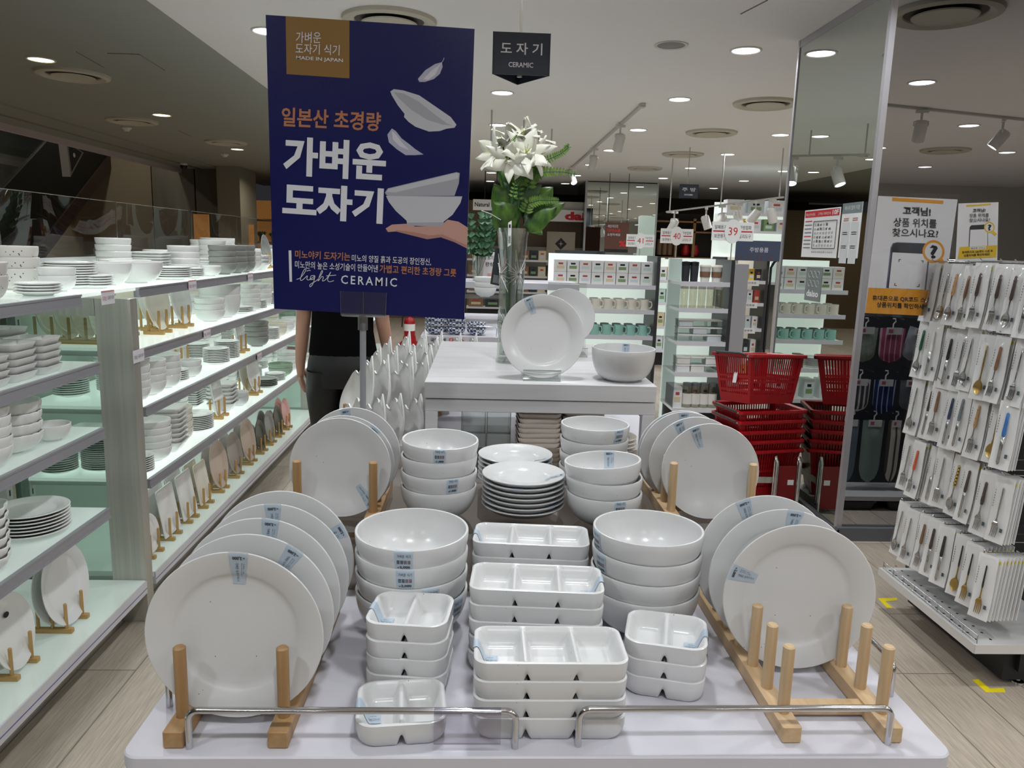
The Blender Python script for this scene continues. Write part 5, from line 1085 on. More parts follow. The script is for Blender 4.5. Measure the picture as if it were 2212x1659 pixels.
for r_, (zt, n, names) in enumerate(ROWS):
    for i, nm in enumerate(names):
        y = 2.925 - i * .077 + rnd.uniform(-.006, .006); x0 = 1.745 + rnd.uniform(-.012, .02); z = zt + rnd.uniform(-.012, .008)
        if r_ == 4: x0 -= .01
        g = MB(WIRE); g.tube([(2.1, y, z + .008), (x0 - .012, y, z + .008), (x0 - .022, y, z + .017)], .0022, 6); obj('hook', g, t)
        a = rnd.uniform(10, 30)
        for k in range(n):
            d = .011 if r_ < 4 else .014
            M = T(x0 + k * d, y + rnd.uniform(-.002, .002), z + k * .0005) @ RZ(-90 - 4 + a * (1 - k / n)) @ RX(-7 + 4 * k / n)
            where = f'{nth(i)} hook from the mirror column, {nth(r_)} row down'
            if k == 0: pack(nm, M, f'front {nm} pack, {where}', 'cutlery packs on the stand')
            else: obj('cutlery_pack', mBACK, None, M, f'cutlery pack {nth(k)} behind the front one, {where}', 'cutlery pack', 'cutlery packs on the stand')
# far end of the stand: oven mitts, seen in the darker front mirror
for z0, z1 in ((.06, .085),): obj('end_shelf', MB(WGON).box(2.0, 2.95, GY1 + .03, GY1 + .31, z0, z1), t)
def pad(w, h, m, taper=.9, th=.012):
    g = MB(m)
    for s in (1, -1):
        def f(u, v):
            a = (u - .5) * 2; b = v; wd = w / 2 * (taper + (1 - taper) * b) * (1 if b > .3 else math.sqrt(max(0, 1 - (1 - b / .3) ** 2)) * .999 + .001)
            return (a * wd, s * th * (1 - a * a) ** .5 * min(1, math.sin(math.pi * min(b, .9)) * 1.3 + .15), -h + h * b)
        g.grid(f, 10, 14)
    return g
MG = mat('quilted_green_cotton', 'aeb8b0', .9, noise=(60, '93a096', 2, (1, 1, 1))); MPK = brick_mat('pink_brick_cotton', 'b9587a', 'b55476', 'e6c3cf', .05, .022, .0025, .5, .9, R(45)); MLG = mat('pale_grey_cotton', 'b9bcc4', .9); MST = brick_mat('striped_cotton', '4d4f58', '4b4d56', 'e4e4e4', .03, 9, .006, 0, .9); MNV = brick_mat('navy_brick_cotton', '1d2f66', '1b2c60', 'aab6d6', .05, .022, .0025, .5, .9, R(45)); MGR = mat('slate_cotton', '6a7078', .9); MSG = mat('sage_cotton', '7f918a', .9); MBL = mat('blue_grey_cotton', '6b7a8a', .9); MPL = brick_mat('plaid_cotton', 'c9c3ba', 'bdb7af', '4c4641', .035, .035, .006, 0, .9)
HOOKP = mat('white_hanger', 'e6e6e8', .4)
def mitt(x, z, w, h, m, label, y=3.15, rx=0, tagc=True, th=.014):
    t = thing('oven_mitt', label, 'oven mitt', T(x, y, z), 'oven mitts on the stand end'); obj('fabric', pad(w, h, m, .92, th), t, T(0, 0, -.05) @ RY(rx))
    g = MB(HOOKP); g.tube([(0, 0, -.06), (0, 0, -.025), (.012, 0, -.012), (.008, 0, .003), (-.006, 0, .004)], .004, 7); obj('hanger', g, t)
    if tagc: g = MB(PAPER); g.box(-w * .3, w * .3, .016, .018, -.085, -.045); g.box(-w * .22, -w * .05, .018, .0185, -.075, -.055, mat('tag_pink', 'c06a78', .6)); obj('header_card', g, t)
for i, (x, w, h, m, d) in enumerate([(2.2, .15, .2, MG, 'quilted pale green oven mitt, first on the top hooks'), (2.36, .15, .2, MPK, 'pink brick-patterned oven mitt on the top hooks'), (2.52, .13, .19, MLG, 'pale grey oven mitt on the top hooks'), (2.67, .14, .18, MGR, 'slate grey oven mitt on the top hooks'), (2.84, .17, .27, mat('ribbed_cream_cotton', 'a8a69c', .9), 'ribbed cream pot holder on the top hooks')]): mitt(x, 1.1, w, h, m, d, rx=[0, 0, 14, 0, 0][i])
for i, (x, w, h, m, d) in enumerate([(2.2, .13, .19, MST, 'striped oven mitt on the middle hooks'), (2.35, .13, .2, MNV, 'navy brick-patterned oven mitt on the middle hooks'), (2.51, .14, .18, MGR, 'plain slate oven mitt on the middle hooks'), (2.68, .15, .22, MSG, 'sage green oven mitt on the middle hooks')]): mitt(x, .8, w, h, m, d)
for i, (x, w, m, d) in enumerate([(2.18, .09, MBL, 'long blue-grey folded mitt on the lowest hooks'), (2.31, .13, MSG, 'long sage folded mitt on the lowest hooks'), (2.44, .085, MPL, 'first plaid folded mitt on the lowest hooks'), (2.54, .085, MPL, 'second plaid folded mitt on the lowest hooks'), (2.64, .085, MPL, 'third plaid folded mitt on the lowest hooks'), (2.78, .15, MPL, 'wide plaid folded mitt on the lowest hooks')]): mitt(x, .56, w, .38, m, d, th=.025, y=3.15)
g = MB(WIRE)
for z in (1.105, .805, .565):
    for i in range(6): x = 2.1 + i * .145; g.tube([(x, GY1 + .03, z), (x, 3.2, z)], .003, 6)
obj('hook', g, t)
for x in (2.15, 2.55):
    b = thing('storage_bin', 'dark grey storage bin on the floor under the mitts, ' + ('nearer' if x < 2.3 else 'farther from') + ' the column edge', 'storage bin', T(x, 3.145, 0)); g = MB(DGREY); rs = [[(px, py, z) for px, py in rrect(-.17 * s, .17 * s, -.13 * s, .13 * s, .02, 3)] for s, z in ((.88, 0), (.96, .045), (1.0, .045), (1, .055), (.95, .055), (.86, .006))]; n = len(rs[0])
    g.add([q for r in rs for q in r], [(k * n + i, k * n + (i + 1) % n, (k + 1) * n + (i + 1) % n, (k + 1) * n + i) for k in range(5) for i in range(n)] + [tuple(range(n - 1, -1, -1)), tuple(range(5 * n, 6 * n))]); obj('tub', g, b)
# find-it posters in clear film
AMB = mat('amber_print', 'd9931e', .45); AMB2 = mat('yellow_print', 'd8b32a', .45); PHN = mat('phone_print', '20222b', .4); PHE = mat('phone_edge_print', '59627a', .4); GPAP = mat('grey_white_paper', 'd9d9dc', .55)
def finder(y, o, sc, corners, label, amber, small):
    """crop pixels (o, sc) of the photograph -> the sheet that hangs at depth y"""
    def q3(cx, cy_, d=0): p = at(o[0] + cx / sc, o[1] + cy_ / sc, y=y); return (p.x, d, p.z)
    t = thing('notice_poster', label, 'poster', T(0, y, 0)); g = MB(GPAP); f = [q3(*c) for c in corners]; g.add([(a, d, c) for d in (0, .0015) for a, b, c in f], [(0, 3, 2, 1), (4, 5, 6, 7)] + [(i, (i + 1) % 4, (i + 1) % 4 + 4, i + 4) for i in range(4)]); obj('sheet', g, t)
    g = MB(INK); lay = [0]
    def ps(pts, m): lay[0] += 1; g.add([q3(*p, -.0006 - lay[0] * .00005) for p in pts], [tuple(range(len(pts)))], m)
    def tx(s, bl, br, h, m=INK, bold=0):
        a, b = Vector(q3(*bl)), Vector(q3(*br)); w = (b - a).length; e = (b - a) / w; up = Vector(q3(bl[0] + (br[1] - bl[1]) / (br[0] - bl[0]) * h * .5, bl[1] - h)) - a
        g.text(s, 0, 0, w, up.length, m, bold=bold, fn=lambda x, yy: (a.x + e.x * x + up.normalized().x * yy, -.0022, a.z + e.z * x + up.normalized().z * yy))
    return t, g, ps, tx
def ring(cx, cy_, r, n=28): return [(cx + r * math.cos(i * 2 * math.pi / n), cy_ + r * 1.03 * math.sin(i * 2 * math.pi / n)) for i in range(n)]
t1, g, ps, tx = finder(2.93, (1880, 400), 5.18, [(90, 120), (978, 160), (790, 1470), (-60, 1430)], 'large white and amber notice poster in clear film beside cutlery stand', AMB, 0)
ps([(245, 137), (817, 172), (815, 210), (243, 177)], AMB); tx('고객님!', (362, 330), (672, 350), 95, INK, .035); tx('상품 위치를', (258, 462), (738, 482), 100, INK, .012); tx('찾으시나요?', (244, 575), (757, 592), 95, INK, .012)
ps([(175, 1150), (225, 700), (250, 650), (300, 638), (610, 650), (660, 680), (668, 740), (622, 1172)], PHE); ps([(190, 1150), (236, 710), (260, 655), (300, 645), (600, 655), (645, 680), (650, 760), (608, 1170)], PHN); ps([(205, 1150), (248, 752), (648, 772), (605, 1170)], GPAP)
for a in ([(312, 858), (318, 826), (342, 828), (341, 836), (326, 834), (322, 858)], [(566, 842), (596, 844), (590, 872), (582, 871), (586, 852), (566, 850)], [(266, 1126), (270, 1095), (279, 1096), (276, 1119), (296, 1121), (295, 1129)], [(516, 1138), (546, 1140), (551, 1108), (542, 1107), (538, 1131), (517, 1130)]): ps(a, INK)
ps(ring(705, 743, 124), AMB); ps([(760, 860), (800, 815), (862, 915), (828, 955)], AMB); ps(ring(705, 743, 97), GPAP); tx('?', (664, 822), (752, 822), 152, INK, .03)
ps([(-22, 1146), (842, 1182), (792, 1470), (-60, 1430)], AMB); tx('휴대폰으로 QR코드 스캔 후', (20, 1292), (745, 1322), 62, INK, .025); tx('상품위치를 확인하세요!', (66, 1366), (668, 1395), 62, INK, .025); obj('print', g, t1)
film = clear('poster_film', 'ffffff', .07, .06, .7, .97)
def sheetfilm(t, y, uv, wob):
    P4 = [at(u, v, y=y) for u, v in uv]
    def f(u, v):
        a = P4[0].lerp(P4[1], u); b = P4[3].lerp(P4[2], u); p = b.lerp(a, v); return (p.x, -.006 - wob * (math.sin(u * 9 + v * 5) + math.sin(v * 13 - u * 4)), p.z)
    obj('film_sleeve', MB(film).grid(f, 22, 22), t, smooth=60)
sheetfilm(t1, 2.93, [(1888, 414), (2072, 420), (2038, 690), (1862, 682)], .0016)
t2, g, ps, tx = finder(2.72, (1880, 400), 5.18, [(988, 205), (1435, 190), (1420, 850), (955, 855)], 'small white and yellow notice poster above the cutlery stand', AMB2, 1)
ps([(1072, 222), (1348, 204), (1348, 222), (1074, 242)], AMB2); tx('고객님!', (1143, 305), (1285, 302), 42, INK, .03); tx('상품 위치를', (1105, 362), (1322, 358), 44, INK, .01); tx('찾으시나요?', (1105, 418), (1337, 408), 44, INK, .01)
ps([(1100, 690), (1110, 470), (1130, 448), (1290, 440), (1312, 460), (1316, 680)], PHN); ps([(1108, 690), (1118, 500), (1308, 492), (1310, 680)], GPAP)
ps(ring(1331, 473, 60), AMB2); ps([(1352, 530), (1376, 506), (1415, 548), (1392, 568)], AMB2); ps(ring(1331, 473, 45), GPAP); tx('?', (1312, 508), (1353, 506), 68, INK, .03)
ps([(1000, 692), (1418, 672), (1405, 806), (975, 826)], AMB2); ps([(1112, 692), (1292, 684), (1292, 714), (1112, 722)], GPAP); tx('매장명: 다이소', (1122, 716), (1284, 708), 18); tx('휴대폰으로 QR코드 스캔 후', (1022, 768), (1368, 750), 30, INK, .02); tx('상품위치를 확인하세요!', (1043, 804), (1335, 786), 30, INK, .02); obj('print', g, t2)
sheetfilm(t2, 2.72, [(2068, 434), (2160, 432), (2156, 570), (2060, 572)], .001)
g = MB(WIRE); a, b = at(2085, 570, y=2.74), at(2120, 570, y=2.74)
for p in (a, b): g.tube([(p.x, 2.74 - 2.72 + .002, p.z), (p.x, .022, 1.44), (p.x + .1, .022, 1.44), (2.1, .022, 1.44)], .002, 6)
obj('wire_holder', g, t2)
g = MB(WIRE); p = at(1985, 418, y=2.95); q = at(1985, 560, y=2.95)
for dx in (-.08, .08): g.tube([(p.x + dx, .012, p.z - .01), (p.x + dx, .02, q.z), (2.0, .1, q.z)], .0025, 6)
obj('wire_holder', g, t1)
# yellow floor tape
TAPE = mat('yellow_floor_tape', 'e3cf1a', .5)
def lmark(pts, label): q = [at(u, v, z=.001) for u, v in pts]; o = q[0].copy(); obj('floor_tape', MB(TAPE).poly([(p.x - o.x, p.y - o.y, 0) for p in q], th=.0009), None, T(*o), label, 'floor tape')
lmark([(1896, 1292), (1938, 1291), (1938, 1297), (1912, 1299), (1929, 1313), (1916, 1313)], 'yellow tape corner mark at the far foot of the cutlery stand')
lmark([(2100, 1468), (2114, 1467), (2138, 1487), (2168, 1486), (2173, 1495), (2130, 1495)], 'yellow tape corner mark at the near foot of the cutlery stand')
# ---------------------------------------------------------------- red shopping baskets beside the mirror column
BW_, BD_, BH_ = .2, .145, .27
def basket_mesh():
    g = MB(RED)
    def pt(side, u, z, o=0):
        k = .8 + .2 * z / BH_; w, d = BW_ * k - o, BD_ * k - o
        return {0: ((u * 2 - 1) * w, -d, z), 1: (w, (u * 2 - 1) * d, z), 2: ((1 - u * 2) * w, d, z), 3: (-w, (1 - u * 2) * d, z)}[side]
    zs = [0, .02, .05, .062, .075, .115, .128, .141, .154, .2, .25, BH_]
    for side in range(4):
        nb = 21 if side % 2 == 0 else 15; us = [.0, .07]
        for i in range(nb): c = .07 + .86 * (i + .5) / nb; us += [c - .24 / nb, c + .24 / nb]
        us += [.93, 1]
        for k in range(len(zs) - 1):
            for i in range(len(us) - 1):
                slot = i % 2 == 0 and 0 < i < len(us) - 2 and i > 1 and k in (2, 4, 6, 8, 9) and i % 2 == 0
                if slot: continue
                for o, fl in ((0, 0), (.0035, 1)):
                    q = [pt(side, us[i], zs[k], o), pt(side, us[i + 1], zs[k], o), pt(side, us[i + 1], zs[k + 1], o), pt(side, us[i], zs[k + 1], o)]
                    g.add(q, [(3, 2, 1, 0) if fl else (0, 1, 2, 3)])
    g.box(-BW_ * .8, BW_ * .8, -BD_ * .8, BD_ * .8, 0, .004)
    rs = [[(x, y, z) for x, y in rrect(-BW_ - o, BW_ + o, -BD_ - o, BD_ + o, .006 + max(0, o), 4)] for o, z in ((-.0035, BH_ - .012), (.016, BH_ - .014), (.019, BH_ - .008), (.018, BH_ + .004), (.006, BH_ + .006), (-.0035, BH_))]; n = len(rs[0])
    g.add([q for r in rs for q in r], [(k * n + i, k * n + (i + 1) % n, (k + 1) * n + (i + 1) % n, (k + 1) * n + i) for k in range(5) for i in range(n)])
    return g.mesh('basket', 30)
mBK = basket_mesh(); hb = MB(mat('charcoal_handle', '34363a', .4)); hb.tube([(-BW_ - .012, BD_ * .75, BH_ + .01), (-BW_ - .02, BD_ * .75, BH_ + .0), (-BW_ - .035, BD_ * .6, BH_ + .008), (-BW_ - .035, -BD_ * .7, BH_ + .008), (-BW_ - .02, -BD_ * .85, BH_ - .0), (-BW_ - .012, -BD_ * .85, BH_ - .01)], .0065, 8)
hb.lathe([(0, .012), (.008, .01), (.008, -.002)], 10, CHROME, T(-BW_ - .012, -BD_ * .95, BH_ - .005) @ RX(90)); mBH = hb.mesh('handle', 50)
BKX, BKY = 1.618, 4.28
for i in range(5):
    o = obj('shopping_basket', mBK, None, T(BKX, BKY, .085 + i * .057) @ RZ(12 + rnd.uniform(-.15, .15)), ['lowest red basket of the stack in the chrome stand', 'red basket second from bottom of the stack', 'red basket third from bottom of the stack', 'red basket fourth from bottom of the stack', 'red basket directly under the loose top basket'][i], 'shopping basket', 'stacked red shopping baskets')
    obj('handle', mBH, o)
o = obj('shopping_basket', mBK, None, T(BKX - .03, BKY - .03, .615) @ RZ(24) @ RY(3) @ RX(-5), 'topmost red basket sitting askew on the stack', 'shopping basket', 'stacked red shopping baskets'); obj('handle', mBH, o)
g = MB(PAPER); g.box(-.014, .014, -.0005, .0005, -.03, .03); obj('price_sticker', g, o, T(-BW_ * .92 - .003, -.02, .14) @ RZ(90) @ RX(8))
t = thing('basket_stand', 'chrome basket stand with red sign panel holding the red baskets', 'basket stand', T(BKX - .01, BKY, 0))
for x in (.07, .2): g = MB(CHROME); g.tube([(x, -.19, .0), (x, -.19, .3), (x, -.175, .325), (x, -.165, .3), (x, -.165, .06)], .011, 10); obj('loop', g, t)
g = MB(STEEL); g.box(-.2, .21, -.154, -.15, .17, .205); g.box(-.2, .21, .15, .154, .17, .205); g.box(-.2, -.196, -.15, .15, .17, .205); g.box(.206, .21, -.15, .15, .17, .205); obj('band', g, t)
obj('base', MB(STEEL).box(-.2, .21, -.15, .15, .055, .08).box(-.2, -.18, -.19, .15, 0, .055).box(.19, .21, -.19, .15, 0, .055), t)
g = MB(mat('dark_red_sign', '7a1218', .35)); g.box(.083, .187, -.185, -.179, .03, .28, b=.002); g.box(.14, .175, -.1856, -.185, .17, .2, PAPER); obj('sign_panel', g, t)
# notices stuck on the mirror face: floor plan, energy notice, shop sticker
def facing_left(y, z, w, h, label, name='notice'):
    t = thing(name, label, 'notice', T(X0 - .0015, y, z) @ RZ(-90)); return t
pa, pb = at(1740, 455, x=X0), at(1805, 558, x=X0); w1 = pa.y - at(1818, 440, x=X0).y; yc = (pa.y + at(1818, 440, x=X0).y) / 2; zt, zb = pa.z, at(1735, 555, x=X0).z
t = facing_left(yc, (zt + zb) / 2, 0, 0, 'white floor plan notice with red header on the mirror'); g = MB(PAPER); hh, ww = (zt - zb) / 2, w1 / 2; g.box(-ww, ww, 0, .0015, -hh, hh); obj('sheet', g, t)
g = MB(REDINK); M = T(0, -.0004, 0) @ RX(90); g.poly([(-ww * .96, hh * .68), (ww * .96, hh * .68), (ww * .96, hh * .95), (-ww * .96, hh * .95)], REDINK, M); M = T(0, -.0008, 0) @ RX(90)
g.text('10F', ww * .6, hh * .72, ww * .92, hh * .92, PAPER, M, bold=.03); g.text('피난안내도', -ww * .9, hh * .74, -ww * .35, hh * .86, PAPER, M); g.text('고객님 대피안내', ww * -.2, hh * .74, ww * .5, hh * .86, PAPER, M)
mp = [(-ww * .4, -hh * .62), (ww * .88, -hh * .62), (ww * .88, hh * .5), (-ww * .4, hh * .5)]
for a, b in zip(mp, mp[1:] + mp[:1]): g.tube([(a[0], a[1], 0), (b[0], b[1], 0)], .0018, 4, INK, M)
for i in range(7):
    for j in range(6):
        if i + j < 10: x, y = -ww * .34 + i * ww * .16, -hh * .55 + j * hh * .17; g.poly([(x, y), (x + ww * rnd.uniform(.06, .13), y), (x + ww * .1, y + hh * .1), (x, y + hh * rnd.uniform(.05, .13))], mat('plan_grey', '6b6d6f', .6) if (i * j) % 3 else mat('plan_light', 'b7bab5', .6), M)
for i in range(8): g.poly([(-ww * .92, hh * .5 - i * hh * .16), (-ww * .5, hh * .5 - i * hh * .16), (-ww * .5, hh * .54 - i * hh * .16), (-ww * .92, hh * .54 - i * hh * .16)], mat('plan_grey') if i % 4 else REDINK, M)
g.text('현위치 대피소화기 비상구', -ww * .4, -hh * .82, ww * .8, -hh * .74, INK, M); obj('print', g, t)
ya, yb = at(1822, 440, x=X0).y, at(1865, 435, x=X0).y; zt, zb = at(1822, 440, x=X0).z, at(1815, 557, x=X0).z; ww, hh = (ya - yb) / 2, (zt - zb) / 2
t = facing_left((ya + yb) / 2, (zt + zb) / 2, 0, 0, 'narrow white energy notice with grey header on the mirror'); g = MB(PAPER); g.box(-ww, ww, 0, .0015, -hh, hh); obj('sheet', g, t)
SLT = mat('notice_slate', '7b888b', .5); g = MB(SLT); M = T(0, -.0004, 0) @ RX(90); g.poly([(-ww, hh * .62), (ww, hh * .62), (ww, hh), (-ww, hh)], SLT, M); M = T(0, -.0008, 0) @ RX(90); g.text('에너지 절약 지침', -ww * .75, hh * .74, ww * .75, hh * .9, PAPER, M)
for i in range(2):
    for j in range(3):
        x, y = -ww * .85 + i * ww * .92, hh * .1 - j * hh * .5; g.poly([(x, y - hh * .3), (x + ww * .78, y - hh * .3), (x + ww * .78, y + hh * .2), (x, y + hh * .2)], mat('notice_grey', 'd6d9da', .6), M)
        for k in range(2): g.poly([(x + ww * .1, y + hh * (.32 - k * .07)), (x + ww * .62, y + hh * (.32 - k * .07)), (x + ww * .62, y + hh * (.35 - k * .07)), (x + ww * .1, y + hh * (.35 - k * .07))], mat('notice_rust', 'b0685a', .6), M)
obj('print', g, t)
ya, yb = at(1744, 577, x=X0).y, at(1778, 578, x=X0).y; zt, zb = at(1744, 577, x=X0).z, at(1741, 648, x=X0).z; ww, hh = (ya - yb) / 2, (zt - zb) / 2
t = facing_left((ya + yb) / 2, (zt + zb) / 2, 0, 0, 'grey shop logo sticker with white lettering on the mirror', 'logo_sticker'); SG = mat('sticker_grey', '7f8786', .45); obj('sheet', MB(SG).box(-ww, ww, 0, .001, -hh, hh), t)
g = MB(PAPER); M = T(0, -.0006, 0) @ RX(90); g.text('daiso', -ww * .75, -hh * .75, ww * .75, -hh * .35, PAPER, M, bold=.035)
for j in range(2):
    for i in range(3): c = (-ww * .5 + i * ww * .5, hh * .6 - j * hh * .55); g.tube([(c[0] + ww * .17 * math.cos(a / 10 * 5.2), c[1] + ww * .17 * math.sin(a / 10 * 5.2), 0) for a in range(11)], .002, 4, mat('sticker_faint', 'b9bfbd', .5), M)
obj('lettering', g, t)
# ---------------------------------------------------------------- the walking person
def person(x, y):
    t = thing('person', 'person walking away in black short-sleeved top and black trousers, bare forearms', 'person', T(x, y, 0))
    SK = mat('skin', 'c79a84', .55, bump=(60, .05)); CLO = mat('black_jersey', '050506', .95, spec=.1); TRO = mat('black_satin_trousers', '101012', .4, bump=(9, .5, (1, 1, .25)))
    V = []; E = []; Rr = []
    def vtx(p, r, par=None):
        V.append(p); Rr.append(r); i = len(V) - 1
        if par is not None: E.append((par, i))
        return i
    pel = vtx((0, 0, .9), (.135, .1)); w = vtx((0, .005, 1.06), (.12, .085), pel); ch = vtx((0, .0, 1.22), (.145, .095), w); sh = vtx((0, 0, 1.33), (.11, .08), ch); nk = vtx((0, .01, 1.41), (.052, .055), sh); hb_ = vtx((0, .015, 1.48), (.065, .075), nk); hd = vtx((0, .02, 1.55), (.075, .092), hb_); ht = vtx((0, .015, 1.625), (.045, .06), hd)
    vtx((0, .105, 1.53), (.012, .012), hd); [vtx((s * .082, .01, 1.535), (.01, .018), hd) for s in (-1, 1)]
    for s in (-1, 1):
        el = (s * .205, .02, 1.03) if s < 0 else (s * .2, .03, 1.04); wr = (s * .235, .07, .81) if s < 0 else (s * .225, .12, .84)
        a = vtx((s * .155, 0, 1.315), (.06, .06), sh); b = vtx((s * .185, .0, 1.18), (.043, .045), a); c = vtx(el, (.038, .038), b); m = vtx(tuple(.55 * Vector(el) + .45 * Vector(wr)), (.036, .036), c); d = vtx(wr, (.023, .027), m)
        pm = vtx((wr[0] + s * .004, wr[1] + .015, wr[2] - .045), (.017, .034), d)
        for k, (dy, l) in enumerate([(-.024, .062), (-.008, .072), (.008, .07), (.024, .06)]):
            q0 = vtx((wr[0] + s * .004, wr[1] + .02 + dy, wr[2] - .082), (.0088, .0088), pm); q1 = vtx((wr[0] - s * .006, wr[1] + .026 + dy * 1.15, wr[2] - .082 - l * .55), (.008, .008), q0); vtx((wr[0] - s * .02, wr[1] + .03 + dy * 1.2, wr[2] - .082 - l), (.006, .006), q1)
        q0 = vtx((wr[0] - s * .012, wr[1] + .05, wr[2] - .05), (.0105, .0105), pm); vtx((wr[0] - s * .022, wr[1] + .062, wr[2] - .085), (.008, .008), q0)
        k0 = .07 if s < 0 else -.06
        h = vtx((s * .085, 0, .82), (.085, .09), pel); kn = vtx((s * .09, k0 + .03, .47), (.055, .058), h); an = vtx((s * .09, k0 * 2.4 - .02, .1), (.036, .04), kn); vtx((s * .095, k0 * 2.4 + .1, .045), (.04, .028), an)
    me = bpy.data.meshes.new('body'); me.from_pydata(V, E, []); o = bpy.data.objects.new('body', me); COL.objects.link(o); o.parent = t; me.materials.append(SK)
    sk = o.modifiers.new('skin', 'SKIN'); sk.use_smooth_shade = True; sl = me.skin_vertices[0].data
    for i, r in enumerate(Rr): sl[i].radius = r; sl[i].use_root = i == 0
    sb = o.modifiers.new('sub', 'SUBSURF'); sb.levels = sb.render_levels = 2
    def loft(g, rings, n=28, m=None, wr_=0):
        vv = []
        for (cx, cy_, z, rx, ry) in rings:
            for i in range(n): a = 2 * math.pi * i / n; k = 1 + wr_ * math.sin(a * 5 + z * 23) ; vv.append((cx + rx * k * math.cos(a), cy_ + ry * k * math.sin(a), z))
        g.add(vv, [(k * n + i, k * n + (i + 1) % n, (k + 1) * n + (i + 1) % n, (k + 1) * n + i) for k in range(len(rings) - 1) for i in range(n)], m)
    g = MB(CLO); loft(g, [(0, 0, .845, .17, .125), (0, 0, .9, .172, .13), (0, 0, 1.0, .158, .118), (0, 0, 1.1, .155, .112), (0, 0, 1.22, .172, .118), (0, 0, 1.31, .178, .108), (0, 0, 1.36, .135, .09), (0, .005, 1.4, .07, .068)], wr_=.012)
    for s in (-1, 1): g.tube([(s * .13, 0, 1.32), (s * .175, 0, 1.25), (s * .19, 0, 1.16), (s * .195, .004, 1.12)], [.075, .068, .062, .062], 18)
    obj('top', g, t, smooth=70)
    g = MB(TRO); loft(g, [(0, 0, .9, .165, .125), (0, 0, .84, .18, .14), (0, -.005, .78, .185, .145), (0, 0, .72, .18, .135)], wr_=.01)
    for s in (-1, 1):
        k0 = .07 if s < 0 else -.06; loft(g, [(s * .085, 0, .8, .1, .14), (s * .09, .01, .68, .1, .12), (s * .092, k0 + .02, .47, .092, .1), (s * .094, k0 * 1.8, .25, .088, .1), (s * .094, k0 * 2.3, .09, .088, .105)], wr_=.03)
    obj('trousers', g, t, smooth=70)
    g = MB(mat('dark_hair', '191513', .6)); g.lathe([(0, .1), (.05, .092), (.082, .06), (.096, .01), (.094, -.05), (.08, -.11), (.05, -.14), (0, -.145)], 24, M=T(0, -.008, 1.56) @ S(.92, 1.05, 1)); obj('hair', g, t, smooth=70)
    g = MB(mat('white_shoe', 'd8d8d6', .5))
    for s in (-1, 1): k0 = (.07 if s < 0 else -.06) * 2.4; g.lathe([(0, 0), (.05, 0), (.055, .03), (.045, .07), (.03, .09), (0, .095)], 16, M=T(s * .095, k0 + .04, 0) @ S(.85, 2.3, 1))
    obj('shoe', g, t)
person(-.7, 3.95)
# ---------------------------------------------------------------- second display table and the things on it
T2Y, T2Z = 4.55, .915
t = thing('display_table', 'second white display table farther back, red and black lettering on its edge', 'table', T(-.02, T2Y, 0)); g = MB(LAMI); g.box(-.33, .62, 0, 1.6, T2Z - .05, T2Z, b=.003); obj('table_top', g, t)
obj('table_body', MB(mat('table_body_white')).box(-.31, .6, .02, 1.58, 0, T2Z - .05), t)
g = MB(INK); M = T(0, -.0015, T2Z - .025) @ RX(90); g.text('국민가게', -.27, -.013, -.18, .012, INK, M, bold=.02); g.text('다이소', -.16, -.014, -.07, .014, REDINK, M, bold=.035); obj('lettering', g, t)
g = MB(ACRYL); g.box(-.28, -.275, .34, .72, .001, .2); g.box(.5, .505, .34, .72, .001, .2); g.box(-.28, .505, .34, .72, .2, .208); obj('display_platform', g, None, T(-.02, T2Y, T2Z), 'clear acrylic platform on the second display table', 'platform')
t = thing('upper_shelf', 'raised white shelf with pink bowl and green plant, far display', 'shelf', T(-.02, T2Y + .75, T2Z)); g = MB(LAMI); g.box(-.2, .7, 0, .5, .245, .29, b=.002); obj('board', g, t); g = MB(LAMI); g.box(-.2, -.17, .03, .47, 0, .245); obj('leg', g, t); g = MB(LAMI); g.box(.67, .7, .03, .47, 0, .245); obj('leg', g, t)
SHZ = T2Z + .29
pile('white_bowl', KD['bm']['me'], 'bowl', .03, T2Y + .45, T2Z + .208, 3, .034, ['round white bowl, # of the pile on the clear far platform'], 'bowls on the far platform')
DOT = checker_mat('blue_dot_glaze', 'e8e9ec', '2f4674', 55, .2)
mDB = MB(DOT).lathe(bowl_prof(.06, .045, .03), 32).mesh('patterned_bowl')
for i, (x, y, n) in enumerate([(-.27, .09, 3), (-.145, .1, 3), (-.02, .09, 2), (-.2, .24, 3)]):
    pile('patterned_bowl', mDB, 'bowl', x - .0, T2Y + y, T2Z, n, .03, ['blue and white patterned bowl, #, ' + nth(i) + ' pile on second display table'], 'blue patterned bowls')
rail_fence((-.33, T2Y + .02, T2Z), (.1, T2Y + .02, T2Z), .06, 'thin rail on the front edge of the second display table', .002)
t = thing('pink_bowl', 'pink bowl on the raised shelf of the far display', 'bowl', T(.1, T2Y + .83, SHZ)); obj('body', MB(PINKG).lathe(bowl_prof(.055, .06, .028), 32), t)
stand_plate(MB(PINKG).lathe(plate_prof(.08, .016), 36).mesh('pink_plate'), .08, .155, T2Y + .95, SHZ, 'pink plate standing behind the pink bowl', 8, -35, h=0)
t = thing('standing_card', 'white card with Korean lettering behind the pink bowl', 'card', T(.06, T2Y + 1.0, SHZ)); obj('card', MB(PAPER).box(-.1, .06, 0, .002, 0, .2), t); g = MB(INK); M = T(0, -.001, 0) @ RX(90); g.text('다이소 도기로', -.09, .145, .05, .175, INK, M, bold=.01); g.text('완성!', -.03, .1, .04, .13, INK, M, bold=.01); obj('lettering', g, t)
t = thing('glass_vase', 'smaller clear vase with eucalyptus stems beside poster edge', 'vase', T(-.02, T2Y + .85, SHZ)); obj('body', MB(CUT).lathe([(0, .01), (.03, .01), (.036, 0), (.04, .08), (.042, .17), (.037, .17), (.035, .08), (.028, .02), (0, .02)], 28), t)
